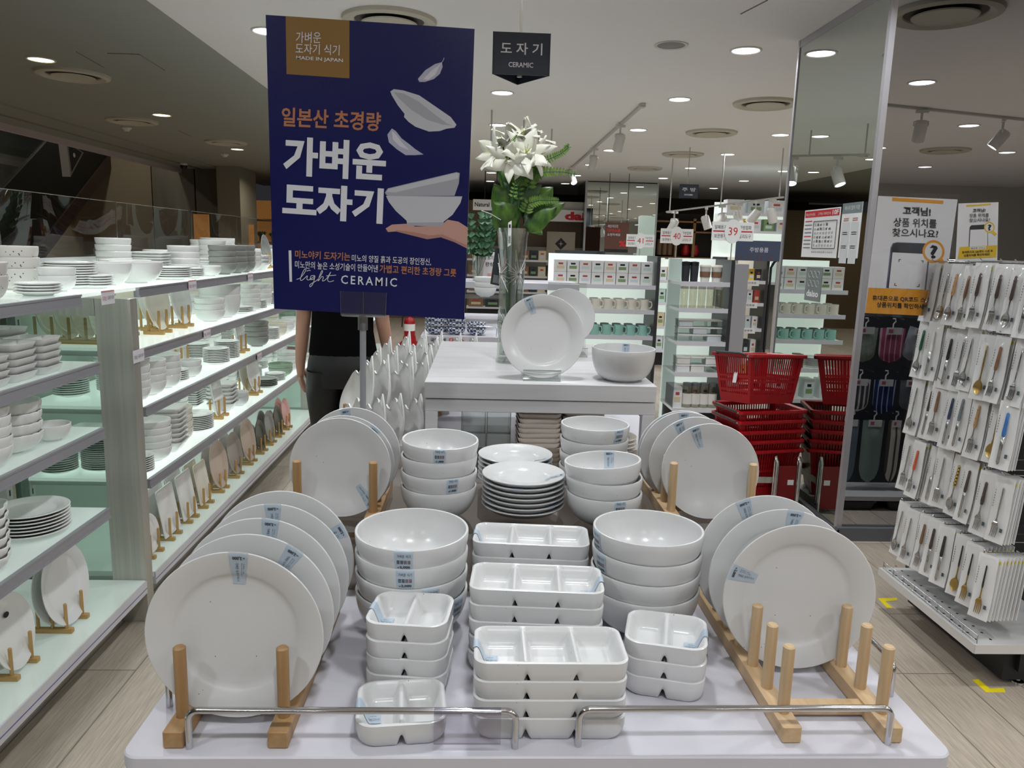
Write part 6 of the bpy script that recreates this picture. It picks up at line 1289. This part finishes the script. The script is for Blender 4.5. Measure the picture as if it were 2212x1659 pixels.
t = thing('eucalyptus_bunch', 'dark green eucalyptus bunch in the smaller vase beside the poster', 'plant', T(-.02, T2Y + .85, SHZ)); EUC = mat('eucalyptus_leaf', '1f4527', .5, noise=(20, '47744f', 3, (1, 1, 1)))
for i in range(6):
    e = Vector((rnd.uniform(-.1, .1), rnd.uniform(-.06, .06), rnd.uniform(.33, .46))); q = curve(Vector((0, 0, .03)), e, Vector((rnd.uniform(-.03, .03), 0, 0)), 10); g = MB(STEMM); g.tube(q, .002, 5)
    for k in range(4, 11):
        for s in (-1, 1): c = q[k]; d = Vector((s * rnd.uniform(.5, 1), rnd.uniform(-.6, .3), rnd.uniform(.1, .6))).normalized(); leaf_grid(g, c, c + d * rnd.uniform(.04, .065), Vector((.2, -1, .5)), .045, EUC, .1, .5, 0, 0, 4, 5)
    obj('stem', g, t, smooth=70)
t = thing('fire_extinguisher', 'red fire extinguisher on the floor at the far end of the aisle', 'fire extinguisher', T(-1.02, 11.2, 0)); obj('cylinder', MB(RED).lathe([(0, .08), (.075, .08), (.08, .1), (.08, .33), (.06, .38), (.025, .4), (.025, .42), (0, .42)], 24), t); obj('label', MB(PAPER).lathe([(.081, .2), (.081, .3)], 24), t); obj('valve', MB(BLACK).box(-.05, .06, -.015, .015, .42, .45), t); g = MB(BLACK); g.tube([(-.03, 0, .43), (-.1, 0, .4), (-.11, 0, .25)], .01, 8); obj('hose', g, t); obj('stand', MB(RED).box(-.13, .13, -.13, .13, 0, .03).lathe([(.1, .03), (.09, .12), (.085, .12)], 16), t)
# ---------------------------------------------------------------- gondolas in the middle distance
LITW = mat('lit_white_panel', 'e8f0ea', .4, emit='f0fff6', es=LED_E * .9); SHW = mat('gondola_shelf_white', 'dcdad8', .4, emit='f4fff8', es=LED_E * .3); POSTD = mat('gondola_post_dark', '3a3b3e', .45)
def gondola(label, x0, x1, y, zs, ztop, depth=.45, back=None, side=None, lip=True, post='lr'):
    t = thing('gondola', label, 'shelf', T(0, y, 0), 'shop gondolas'); obj('base', MB(BLACK).box(x0 + .02, x1 - .02, .04, depth, 0, zs[0] - .03), t); obj('back_panel', MB(back or LITW).box(x0, x1, depth, depth + .03, 0, ztop), t)
    for z in zs:
        s = obj('shelf', MB(SHW).box(x0, x1, 0, depth, z - .022, z), t)
        if lip: g = MB(FASCW); g.box(x0, x1, -.012, 0, z - .03, z + .006); obj('shelf_edge', g, s)
    if post:
        for x in [q for q, k in ((x0 - .03, 'l'), (x1, 'r')) if k in post]: obj('post', MB(POSTD).box(x, x + .03, -.01, depth + .03, 0, ztop), t)
    if side is not None:
        for x in side: obj('side_panel', MB(clear('side_acrylic', 'eef2f2', .12, .05, .8, .93)).box(x, x + .004, .0, depth, zs[0], ztop), t)
    return t
CB = [mat('product_box_%d' % i, c, .5) for i, c in enumerate(['e4e2dd', 'd9c9a8', '6f8fae', 'b8483f', '7f9b6a', 'e2b84a', '3d5a8c', 'cfd6da', '8a6a52', 'e8e8ea', 'c5dbd2', '2f3238'])]
def boxrow(x0, x1, y, z, n, w, d, h, ms, what, where, group, gap=.006, stack=1):
    for i in range(n):
        x = x0 + (x1 - x0) * (i + .5) / n
        for k in range(stack):
            m = ms[(i + k) % len(ms)]; o = obj('product_box', MB(m).box(-w / 2, w / 2, 0, d, 0, h, b=.002), None, T(x, y, z + .001 + k * (h + .001)), f'{what}, {nth(i)} along{"" if stack == 1 else ", layer " + nth(k) + " up"}, {where}', 'box', group)
            g = MB(CB[(i * 3 + 1) % 12]); g.box(-w * .32, w * .32, -.0008, 0, h * .25, h * .5); g.box(-w * .2, w * .2, -.0008, 0, h * .6, h * .75, INK if i % 2 else CB[3]); obj('print', g, o)
def lathrow(name, cat, prof, m, x0, x1, y, z, n, what, where, group, lid=None, handle=None, band=None):
    me = MB(m).lathe(prof, 20).mesh(name); lm = lid and MB(lid[0]).lathe(lid[1], 20).mesh('lid'); hm = handle and MB(handle[0]).tube(handle[1], handle[2], 6).mesh('handle'); bm_ = band and MB(band[0]).lathe(band[1], 20).mesh('label')
    for i in range(n):
        o = obj(name, me, None, T(x0 + (x1 - x0) * (i + .5) / n, y, z + .001) @ RZ(rnd.uniform(-8, 8) - 20), f'{what}, {nth(i)} along, {where}', cat, group)
        if lm: obj('lid', lm, o)
        if hm: obj('handle', hm, o)
        if bm_: obj('label', bm_, o)
MUGP = [(0, 0), (.036, 0), (.04, .006), (.04, .088), (.038, .09), (.036, .088), (.036, .01), (0, .008)]; MUGH = [(.038, 0, .075), (.06, 0, .07), (.066, 0, .045), (.058, 0, .022), (.038, 0, .018)]
# mugs: seen over the bowl on the riser table and again in the mirror
ax0, ax1, ay = .6, 1.48, 6.5; zs = [.2, .47, .72, .94, 1.15]; W_A = 'mug shelves'
gondola('brightly lit shelves of mugs behind riser table, mirrored in the column', ax0, ax1, ay, zs, 1.4, .4, post='r')
boxrow(ax0 + .02, ax1 - .02, ay + .04, zs[4], 8, .1, .1, .1, [CB[9], CB[0]], 'white boxed mug set', 'top row, ' + W_A, 'boxed mugs', stack=2)
mugs = [('cream mug', CREAM), ('white mug', GLOSS), ('mint mug', mat('mint_glaze', '9fd0c4', .25)), ('grey mug', GREYG)]
for k, (z, nm) in enumerate([(zs[3], 'second row'), (zs[2], 'third row')]):
    for j, yy in enumerate((.07, .2)):
        c = mugs[(k * 2 + j) % 4]; lathrow('mug', 'mug', MUGP, c[1], ax0 + .02, ax1 - .02, ay + yy, z, 8, c[0], ('front of ' if j == 0 else 'back of ') + nm + ', ' + W_A, 'mugs on the lit shelves', handle=(c[1], MUGH, .006))
pile('dinner_plate', mWH, 'plate', ax0 + .16, ay + .16, zs[1], 8, .01, ['white plate, #, lower row, left pile, ' + W_A], 'plates under the mugs'); pile('dinner_plate', mCR, 'plate', ax1 - .16, ay + .16, zs[1], 8, .01, ['cream plate, #, lower row, right pile, ' + W_A], 'plates under the mugs')
boxrow(ax0 + .25, ax1 - .28, ay + .05, zs[1], 2, .07, .1, .12, [CB[8], CB[10]], 'gift box', 'lower row, ' + W_A, 'gift boxes'); boxrow(ax0 + .02, ax1 - .02, ay + .05, zs[0], 6, .09, .15, .17, [CB[9], CB[7], CB[0]], 'tall white carton', 'bottom row, ' + W_A, 'cartons below the mugs')
# end unit with clear containers
bx0, bx1, by = 1.6, 2.0, 6.15; W_B = 'container gondola'
p_ = [at(1500, v, y=by).z for v in (885, 806, 739, 667, 610)]; zs = [max(.17, p_[0])] + p_[1:]
gondola('lit end gondola of clear containers behind the red baskets', bx0, bx1, by, zs, 1.39, .42, side=(bx0,), post='r')
JAR = clear('jar_plastic', 'f6f3e6', .12, .06, .7, .9); OIL = mat('golden_contents', 'd9a640', .4); LIDG = mat('grey_lid', '6e7478', .5)
lathrow('storage_jar', 'jar', [(0, 0), (.038, 0), (.042, .01), (.042, .17), (.036, .18)], JAR, bx0 + .1, bx1 - .02, by + .07, zs[0], 4, 'clear jar with white and orange label', 'bottom of ' + W_B, 'labelled jars', lid=(LIDG, [(.037, .18), (.039, .18), (.039, .205), (0, .205)]), band=(CB[0], [(.0428, .03), (.0428, .12)]))
boxrow(bx0 + .0, bx0 + .1, by + .05, zs[0], 1, .08, .25, .17, [CB[9]], 'white tub', 'bottom of ' + W_B, 'tubs'); boxrow(bx0 + .02, bx1 - .02, by + .22, zs[0], 4, .09, .1, .16, [CB[9], CB[0]], 'white carton', 'behind the jars, ' + W_B, 'cartons')
CONT = clear('container_plastic', 'eef3f2', .16, .08, .75, .85); WLID = mat('white_lid', 'eceae6', .35)
def containers(z, n, w, h, stack, ms, where):
    for i in range(n):
        for k in range(stack):
            x = bx0 + .02 + (bx1 - bx0 - .04) * (i + .5) / n; o = obj('food_container', MB(ms[(i + k) % len(ms)]).box(-w / 2, w / 2, 0, .13, 0, h, b=.004), None, T(x, by + .04, z + .001 + k * (h + .015)), f'food container, {nth(i)} along, {nth(k)} up, {where}', 'container', 'food containers'); obj('lid', MB(WLID).box(-w / 2 - .003, w / 2 + .003, -.003, .133, h, h + .012, b=.003), o)
containers(zs[1], 3, .11, .05, 2, [CB[9], CB[0], CONT], 'fourth shelf, ' + W_B); containers(zs[2], 3, .115, .045, 3, [CONT, CONT, CB[7]], 'third shelf, ' + W_B)
lathrow('clear_canister', 'canister', [(0, 0), (.03, 0), (.032, .15), (.028, .155)], JAR, bx0 + .02, bx1 - .02, by + .07, zs[3], 5, 'tall clear canister', 'second shelf, ' + W_B, 'clear canisters', lid=(WLID, [(.033, .155), (.033, .175), (0, .175)]))
lathrow('paper_cup', 'cup', [(0, 0), (.034, 0), (.044, .12), (.045, .122)], CB[0], bx0 + .17, bx1 - .04, by + .08, zs[4], 2, 'white cup with brown print', 'top of ' + W_B, 'printed cups', lid=(CREAM, [(.047, .12), (.047, .13), (.04, .14), (0, .14)]), band=(CB[8], [(.041, .04), (.044, .085)]))
lathrow('tumbler', 'tumbler', [(0, 0), (.03, 0), (.034, .12), (.033, .13), (0, .13)], CB[11], bx0 + .02, bx0 + .16, by + .07, zs[4], 2, 'black topped tumbler', 'top of ' + W_B, 'tumblers', lid=(BLACK, [(.035, .13), (.035, .16), (0, .165)]))
# shelves facing the aisle past the end unit, then the clear partition
cx0, cx1, cy0 = 2.62, 3.05, 8.2; W_C = 'dark framed gondola'
zs = [at(1610, v, y=cy0).z for v in (820, 768, 710, 655, 607)]
gondola('dark framed gondola with red tagged shelves left of mirror column', cx0, cx1, cy0, zs, 1.4, .4, back=mat('cream_back', 'd9d5c4', .5, emit='fff4dd', es=LED_E * .5))
for k, z in enumerate(zs):
    boxrow(cx0 + .02, cx1 - .02, cy0 + .05, z, 5, .06, .1, [.15, .17, .13, .14, .13][k], [[CB[5], CB[3], CB[7]], [CB[11], CB[9], CB[3]], [CB[7], CB[9], CB[8]], [CB[9], CB[3], CB[3]], [CB[5], CB[11], CB[7]]][k], 'kitchen gadget pack', nth(4 - k) + ' shelf down, ' + W_C, 'kitchen gadget packs')
    tg = thing('shelf_tag', 'white shelf label with red disc, %s down on the dark framed gondola' % nth(4 - k), 'price tag', T(cx0 + .16, cy0 - .014, z - .02)); obj('card', MB(PAPER).box(-.13, .2, -.001, 0, -.03, .03), tg); obj('red_disc', MB(REDINK).lathe([(0, .001), (.035, .001)], 18), tg, T(-.11, -.0015, 0) @ RX(90)); g = MB(INK); g.text('다이소 주방용품', -.05, -.008, .17, .012, INK, T(0, -.002, 0) @ RX(90)); obj('lettering', g, tg)
t = thing('clear_partition', 'clear partition with dark rounded frame next to the mirror column', 'partition', T(3.1, cy0, 0)); obj('sheet', MB(clear('side_acrylic')).box(0, .3, 0, .006, .2, 1.36), t); g = MB(BLACK); g.tube([(0, 0, .1), (0, 0, 1.3), (.03, 0, 1.36), (.06, 0, 1.38), (.34, 0, 1.38)], .014, 8); obj('frame', g, t)
# far units
dx0, dx1, dy = .98, 1.5, 9.6; zs = [.2, .5, .75, 1.0, 1.2]
gondola('far dark gondola with rows of blue and red bottles', dx0, dx1, dy, zs, 1.42, .4, back=mat('dark_back', '4a4c50', .6))
for k, z in enumerate(zs): boxrow(dx0 + .02, dx1 - .02, dy + .05, z, 7, .05, .1, .16, [[CB[7]], [CB[3], mat('magenta_pack', 'a8355a', .5)], [CB[9]], [mat('magenta_pack'), CB[3]], [CB[2], CB[6]]][k], 'small bottle pack', nth(4 - k) + ' shelf down, far dark gondola', 'small bottle packs')
ex0, ex1, ey = 2.05, 2.55, 8.9
# wall of boxes at right beyond, with a slate banner
fx0, fx1, fy = 3.55, 5.2, 11.5; zs = [at(1640, v, y=fy).z for v in (610, 560, 500, 462)]
gondola('tall white wall shelving of boxed goods left of the mirror column', fx0, fx1, fy, [max(.15, zs[0])] + zs[1:], 2.2, .4, post='')
boxrow(fx0 + .05, fx1 - .05, fy + .05, zs[3], 5, .25, .2, .2, [CB[9], CB[7], CB[9], CB[4]], 'white appliance carton', 'top of tall wall shelving', 'cartons on the wall shelving'); boxrow(fx0 + .05, fx1 - .05, fy + .05, zs[2], 8, .15, .2, .18, [CB[7], CB[5], CB[9], CB[4]], 'small appliance carton', 'second shelf of tall wall shelving', 'cartons on the wall shelving')
p = at(1590, 525, y=8.1); q = at(1688, 565, y=8.1); t = thing('slate_banner', 'slate blue banner with cookware picture over the dark framed gondola', 'banner', T(0, 8.1, 0)); obj('board', MB(mat('slate_banner_print', '4b5670', .4)).box(p.x, q.x, 0, .006, q.z, p.z + .03), t); obj('leg', MB(STEEL).box(p.x + .02, p.x + .04, .007, .02, 0, p.z), t); obj('leg', MB(STEEL).box(q.x - .04, q.x - .02, .007, .02, 0, p.z), t); g = MB(WPR); M = T((p.x + q.x) / 2, -.002, (p.z + q.z) / 2 + .02) @ RX(90); g.text('주방용품', -.1, -.02, .1, .03, WPR, M, bold=.01)
for i in range(4): g.lathe([(.02, 0), (.026, 0)], 14, mat('cookware_print', '7a4a44', .5), T(p.x + .05 + i * .11, -.002, q.z + .03) @ RX(90))
obj('print', g, t)
# round aisle signs
for i, (u, v, y, s) in enumerate([(1583, 500, 7.6, '39'), (1462, 510, 9.8, '40'), (1383, 520, 11.5, '41')]):
    p = at(u, v, y=y); t = thing('aisle_sign', 'white aisle sign with red number, %s from the mirror column' % nth(i), 'sign', T(p.x, y, p.z)); k = .13
    g = MB(PAPER); g.box(-k * 1.6, -k * .3, 0, .004, -k * .7, k * .7); g.box(k * .3, k * 1.6, 0, .004, -k * .7, k * .7); g.lathe([(0, .008), (k * .9, .008), (k * .9, -.004), (0, -.004)], 28, M=RX(90) @ S(.7, 1, 1)); obj('board', g, t)
    g = MB(REDINK); M = T(0, -.009, 0) @ RX(90); g.text(s, -k * .35, -k * .3, k * .35, k * .3, REDINK, M); 
    for sx in (-1, 1): g.box(min(sx * k * .35, sx * k * 1.5), max(sx * k * .35, sx * k * 1.5), -.001, 0, -k * .05, k * .05, REDINK); g.text(['밀폐용기', '주방잡화'][sx > 0], sx * k * .95 - k * .45, k * .15, sx * k * .95 + k * .45, k * .45, INK, T(0, -.001, 0) @ RX(90)); g.text(['보관용기', '조리도구'][sx > 0], sx * k * .95 - k * .45, -k * .5, sx * k * .95 + k * .45, -k * .2, INK, T(0, -.001, 0) @ RX(90))
    obj('lettering', g, t); g = MB(STEEL); g.tube([(0, .004, -k * .9), (0, .004, 1.35 - p.z)], .006, 8); obj('rod', g, t); obj('foot', MB(STEEL).box(-.05, .05, -.03, .04, 1.34 - p.z, 1.352 - p.z), t)
obj('sign_base', MB(ALU).box(2.2, 2.6, 7.45, 7.75, 0, 1.34), None, None, 'grey base block under the nearest aisle sign', 'plinth');  # base block that carries the nearest aisle sign
for i, (u, y) in enumerate([(1462, 9.8), (1383, 11.5)]):
    p = at(u, 510, y=y); gx = p.x; gondola('plain white gondola under the %s red aisle sign' % ['second', 'third'][i], gx - .35, gx + .45, y - .15, [.2, .5, .8, 1.08], 1.34, .4)
    for k, z in enumerate((.2, .5, .8, 1.08)): boxrow(gx - .33, gx + .43, y - .1, z, 7, .09, .1, .17, [[CB[9], CB[7]], [CB[0], CB[1]], [CB[9], CB[10], CB[2]], [CB[3], CB[9], CB[5]]][k], 'boxed household goods', nth(3 - k) + ' shelf down, gondola under the %s aisle sign' % ['second', 'third'][i], 'boxed household goods')
# shops along the back
BRW = mat('brown_shop_panel', '6b5a48', .7); CRM = mat('cream_banner', 'a49a8c', .7); OAK = mat('oak_frame', '9a6a38', .5)
def backpanel(u0, v0, u1, v1, y, m, name, label, cat, th=.03):
    a, b = at(u0, v0, y=y), at(u1, v1, y=y); return obj(name, MB(m).box(a.x, b.x, 0, th, min(b.z, a.z), max(a.z, b.z)), None, T(0, y, 0), label, cat), a, b
obj('shop_wall', MB(BRW).box(-3.9, 2.0, 0, .1, 0, 2.3), None, T(0, 15.2, 0), None, None, None, 'structure')
obj('shop_fascia', MB(mat('shop_fascia_white', 'c9c5c0', .6)).box(.9, 2.0, 0, .06, 1.98, 2.32), None, T(0, 15.1, 0), None, None, None, 'structure')
t = thing('shop_sign', 'white shop fascia sign with red rounded lettering in the distance', 'sign', T(0, 15.0, 0)); a, b = at(1180, 458, y=15), at(1262, 480, y=15); obj('board', MB(PAPER).box(a.x, b.x + .1, .02, .06, b.z, a.z + .05), t); g = MB(REDINK); g.text('daiso', a.x + .36, b.z + .03, a.x + 1.1, a.z + .02, REDINK, T(0, .015, 0) @ RX(90), bold=.05); obj('lettering', g, t)
a, b = at(1182, 500, y=14.9), at(1240, 575, y=14.9); t = thing('cloth_banner', 'cream banner with dark diamond emblem behind the vase', 'banner', T((a.x + b.x) / 2, 14.9, (a.z + b.z) / 2)); w, h = (b.x - a.x) / 2, (a.z - b.z) / 2; obj('cloth', MB(CRM).box(-w, w, 0, .01, -h, h), t); g = MB(INK); M = T(0, -.002, 0) @ RX(90); s = w * .42; g.poly([(-s, h * .3), (0, h * .3 + s), (s, h * .3), (0, h * .3 - s)], INK, M); M = T(0, -.004, 0) @ RX(90); g.poly([(-s * .45, h * .3), (-s * .1, h * .3 + s * .1), (0, h * .3 + s * .5), (s * .1, h * .3 + s * .1), (s * .45, h * .3), (s * .1, h * .3 - s * .1), (0, h * .3 - s * .5), (-s * .1, h * .3 - s * .1)], CRM, M); g.text('BAREBONES', -w * .6, -h * .5, w * .6, -h * .32, INK, M); obj('emblem', g, t)
a, b = at(1022, 430, y=13.5), at(1072, 455, y=13.5); t = thing('shop_sign', 'white sign with quaint black lettering above the eucalyptus', 'sign', T(0, 13.5, 0)); obj('board', MB(PAPER).box(a.x, b.x + .15, 0, .03, b.z, a.z), t); g = MB(INK); g.text('Natural Home', a.x + .03, b.z + .06, b.x + .12, a.z - .05, INK, T(0, -.002, 0) @ RX(90), bold=.02); obj('lettering', g, t); g = MB(BLACK); g.tube([(a.x + .2, .015, a.z), (a.x + .2, .015, CEIL)], .008, 6); g.tube([(b.x, .015, a.z), (b.x, .015, CEIL)], .008, 6); obj('hanger', g, t)
for i, (u0, u1, y) in enumerate([(1125, 1178, 14.6), (1010, 1120, 14.6), (1244, 1300, 14.6)]):
    a, b = at(u0, 500, y=y), at(u1, 700, y=y); gondola(['lit shop shelf beneath cream banner', 'lit shop shelf behind the eucalyptus', 'lit shop shelf right of the cream banner'][i], a.x, b.x, y, [.3, .6, .9, 1.2], 1.45, .35, back=mat('shop_back', '8a8478', .6), post='')
    for k, z in enumerate((.3, .6, .9, 1.2)): boxrow(a.x + .02, b.x - .02, y + .05, z, 3, (b.x - a.x) / 3.6, .15, .18, [CB[8], CB[11], CB[1], CB[7]], 'brown shop carton', nth(k) + ' shelf up, ' + ['shop shelf beneath cream banner', 'shop shelf behind the eucalyptus', 'shop shelf right of banner'][i], 'shop cartons')
a, b = at(1308, 480, y=13.2), at(1356, 546, y=13.2); t = thing('hanging_banner', 'brown promotional banner with red and white Korean lettering', 'banner', T((a.x + b.x) / 2, 13.2, (a.z + b.z) / 2)); w, h = (b.x - a.x) / 2, (a.z - b.z) / 2; obj('sheet', MB(mat('brown_banner_print', '5d382a', .5)).box(-w, w, 0, .01, -h, h), t); g = MB(WPR); M = T(0, -.002, 0) @ RX(90); g.text('세상의모든', -w * .8, h * .65, w * .1, h * .85, WPR, M); g.text('다이소몰', -w * .8, h * .35, w * .3, h * .58, REDINK, M, bold=.03); g.text('쇼핑하세요', -w * .8, h * .1, w * .3, h * .28, WPR, M); g.poly([(-w, -h), (w, -h), (w, -h * .78), (-w, -h * .78)], BLACK, M); g.text('%', w * .2, -h * .6, w * .8, -h * .2, REDINK, M, bold=.04); obj('lettering', g, t); g = MB(BLACK); g.tube([(-w * .8, .005, h), (-w * .8, .005, CEIL - (a.z + b.z) / 2)], .005, 6); g.tube([(w * .8, .005, h), (w * .8, .005, CEIL - (a.z + b.z) / 2)], .005, 6); obj('hanger', g, t)
a, b = at(1420, 470, y=15), at(1585, 560, y=15); t = thing('oak_display_frame', 'dark shop display with oak frames and red lanterns, far right', 'shelf', T(0, 15, 0)); obj('dark_back', MB(mat('dark_shop', '2b2622', .8)).box(a.x, b.x, .3, .35, 0, a.z + .1), t)
for u in (1462, 1500, 1545): x = at(u, 500, y=15).x; obj('oak_post', MB(OAK).box(x - .025, x + .025, 0, .05, 0, a.z), t)
for v in (478, 500, 556): z = at(1500, v, y=15).z; obj('oak_beam', MB(OAK).box(a.x, b.x, 0, .3, z - .03, z), t)
lathrow('red_lantern', 'lantern', [(0, 0), (.06, 0), (.09, .08), (.06, .2), (0, .22)], RED, at(1475, 540, y=15).x, at(1515, 540, y=15).x, 15.15, at(1500, 556, y=15).z + .03, 2, 'small red lantern', 'far oak display', 'red lanterns'); lathrow('glass_tumbler', 'glass', [(0, 0), (.05, 0), (.055, .3), (.05, .3)], CB[8], a.x + .05, at(1458, 520, y=15).x, 15.15, at(1500, 556, y=15).z + .03, 3, 'tall brown glass', 'far oak display', 'brown glasses')
# ---------------------------------------------------------------- mall side: escalator, shop, signs
t = thing('escalator', 'dark escalator truss rising beyond the mall ceiling edge', 'escalator', T(-7.0, 12.2, 0))
ESC = mat('escalator_black', '0e0d0d', .6); ESB = mat('escalator_brown_trim', '3a2c28', .4)
def slab(x0, x1, y0, z0, y1, z1, th, m): g = MB(m); g.add([(x, y, z) for x in (x0, x1) for y, z in ((y0, z0), (y1, z1), (y1, z1 + th), (y0, z0 + th))], [(0, 1, 2, 3), (7, 6, 5, 4), (0, 4, 5, 1), (1, 5, 6, 2), (2, 6, 7, 3), (3, 7, 4, 0)]); return g
obj('truss', slab(-1.2, 0, -3.2, -1.35, 4.2, 3.5, 1.55, ESC), t); obj('trim', slab(-.02, .03, -3.2, -1.4, 4.2, 3.45, .28, ESB), t); obj('balustrade', slab(-.05, -.03, -3.2, .2, 4.2, 5.05, .9, clear('balustrade_glass', 'c8ccc8', .1, .02, .7, .7)), t); g = MB(BLACK); g.tube([(-.04, -3.2, 1.12), (-.04, 4.2, 5.97)], .04, 10); obj('handrail', g, t)
for i, (y, z) in enumerate([(13.2, 2.35), (11.3, 1.6)]):
    t = thing('wall_panel_light', ['beige diamond panel above the escalator', 'lower beige diamond panel above the escalator'][i], 'panel', T(-8.6, y, z + .6)); obj('panel', MB(mat('beige_diamond', '8a7c68', .6)).box(0, .04, -.8, .8, -.5, .5), t, RX(38)); obj('frame', MB(BLACK).box(.04, .06, -.84, -.78, -.5, .5), t, RX(38))
p = at(143, 345, x=-6.3); t = thing('hanging_sign', 'triangular white-edged dark hanging sign in front of the escalator', 'sign', T(-6.3, p.y, p.z)); g = MB(mat('sign_edge_grey', '9a9894', .5)); r = .26; tri = [(-r * .75, r * .95), (r * 1.15, r * .55), (-r * .55, -r)]
g.add([(d, y, z) for d in (0, .12) for y, z in tri], [(0, 1, 2), (5, 4, 3)] + [(i, i + 3, (i + 1) % 3 + 3, (i + 1) % 3) for i in range(3)]); obj('case', g, t); g = MB(mat('sign_face_dark', '2a2a2b', .5)); g.poly([(.122, y * .8 + .005, z * .8 + .02) for y, z in tri]); obj('face', g, t); g = MB(PAPER); g.lathe([(0, .0), (.035, .0)], 10, M=T(.124, .0, .07) @ RY(90)); obj('emblem', g, t); g = MB(BLACK); g.tube([(.06, -.05, .2), (.06, -.05, CEIL - p.z + .05), (.7, -.05, CEIL - p.z + .05)], .01, 6); obj('hanger', g, t)
obj('mall_shop_wall', MB(mat('mall_shop_brown', '3d3027', .7)).box(-4.3, -2.6, 0, .1, 0, 2.5), None, T(0, 16.5, 0), None, None, None, 'structure')
a, b = at(520, 430, y=16), at(590, 500, y=16); t = thing('shop_display', 'warm lit mall shop shelf with green plants beside the poster', 'shelf', T(0, 16, 0)); WARMP = mat('warm_lit_panel', 'a5753f', .6, emit='ffb060', es=.12); obj('back_panel', MB(WARMP).box(a.x, b.x + .5, .3, .33, .4, a.z), t)
for x_ in (a.x - .02, b.x + .48): obj('side', MB(OAK).box(x_, x_ + .04, 0, .33, 0, a.z), t)
for z in (.5, .95, 1.4, 1.85): obj('shelf', MB(OAK).box(a.x, b.x + .5, 0, .3, z - .04, z), t)
for i in range(4):
    x = a.x + .12 + i * .24; q = thing('potted_plant', 'small green potted plant, %s on the warm mall shop shelf' % nth(i), 'plant', T(x, 16.15, 1.401), 'potted plants in the mall shop'); obj('pot', MB(DGREY).lathe([(0, 0), (.05, 0), (.06, .1), (.05, .1), (0, .09)], 14), q); g = MB(EUC)
    for k in range(14): d = Vector((rnd.uniform(-1, 1), rnd.uniform(-1, .4), rnd.uniform(.3, 1.2))).normalized(); leaf_grid(g, Vector((0, 0, .1)), Vector((0, 0, .1)) + d * .13, Vector((0, -1, .4)), .05, EUC, .1, .6, 0, -.2, 3, 4)
    obj('foliage', g, q, smooth=70)
for i, (u, v, y) in enumerate([(450, 480, 13.5), (545, 500, 15)]):
    p = at(u, v, y=y); obj('amber_lantern' if i == 0 else 'amber_poster', MB(WARMP).box(-.12, .12, -.35, -.3, -p.z, .12), None, T(p.x, y, p.z), ['amber lit panel glimpsed through the clear guard sheets', 'orange lit shop panel through the last guard sheet'][i], 'panel')
for i, (x, y) in enumerate([(-4.2, 9.6), (-3.9, 12.2)]):
    t = thing('smoke_detector', ['small white smoke detector, nearer one along the mall ceiling', 'small white smoke detector, farther one along mall ceiling'][i], 'smoke detector', T(x, y, CEIL)); obj('body', MB(RIM).lathe([(0, -.045), (.03, -.045), (.045, -.025), (.06, -.012), (.06, 0)], 18), t)
t = thing('security_camera', 'small dark dome camera under the mall ceiling near the poster', 'camera', T(at(548, 395, z=CEIL).x, min(at(548, 395, z=CEIL).y, 14), CEIL)); obj('dome', MB(BLACK).lathe([(0, -.1), (.04, -.09), (.06, -.05), (.06, -.03)], 18), t); obj('mount', MB(RIM).lathe([(.065, -.03), (.07, 0)], 18), t)
for i, pts in enumerate([[(165, 112), (225, 146)], [(232, 115), (300, 117), (356, 152)], [(1600, 30), (1658, 0)], [(385, 282), (412, 294)]]):
    q = [at(u, v, z=CEIL - .001) for u, v in pts]; g = MB(mat('hatch_line', '77756e', .7)); g.tube(q, .004, 4); obj('trim_%d' % (i + 3), g, None, None, None, None, None, 'structure')
# added fill lamps, out of view, brightening the atrium and escalator
for i, (x, y, z, w) in enumerate([(-8.4, 9.5, 5.0, 60), (-9.5, 13.2, 5.0, 60), (-6.2, 13.4, 4.6, 25)]):
    t = thing('added_atrium_lamp', 'added unseen fill lamp high in the mall atrium, %s along' % nth(i), 'ceiling light', T(x, y, z)); obj('shade', MB(RIM).lathe([(0, .12), (.06, .12), (.2, 0), (.19, 0), (.05, .11)], 24), t); obj('lens', MB(LENSW).lathe([(0, .03), (.17, .03)], 20), t); obj('cord', MB(BLACK).tube([(0, 0, .12), (0, 0, .95)], .008, 6), t)
    l = bpy.data.lights.new('atrium_fill_lamp', 'AREA'); l.shape = 'DISK'; l.size = .3; l.energy = w; l.color = WARM; o = bpy.data.objects.new('lamp', l); COL.objects.link(o); o.parent = t; o.location = (0, 0, -.01)
print('OBJECTS', len(bpy.data.objects))
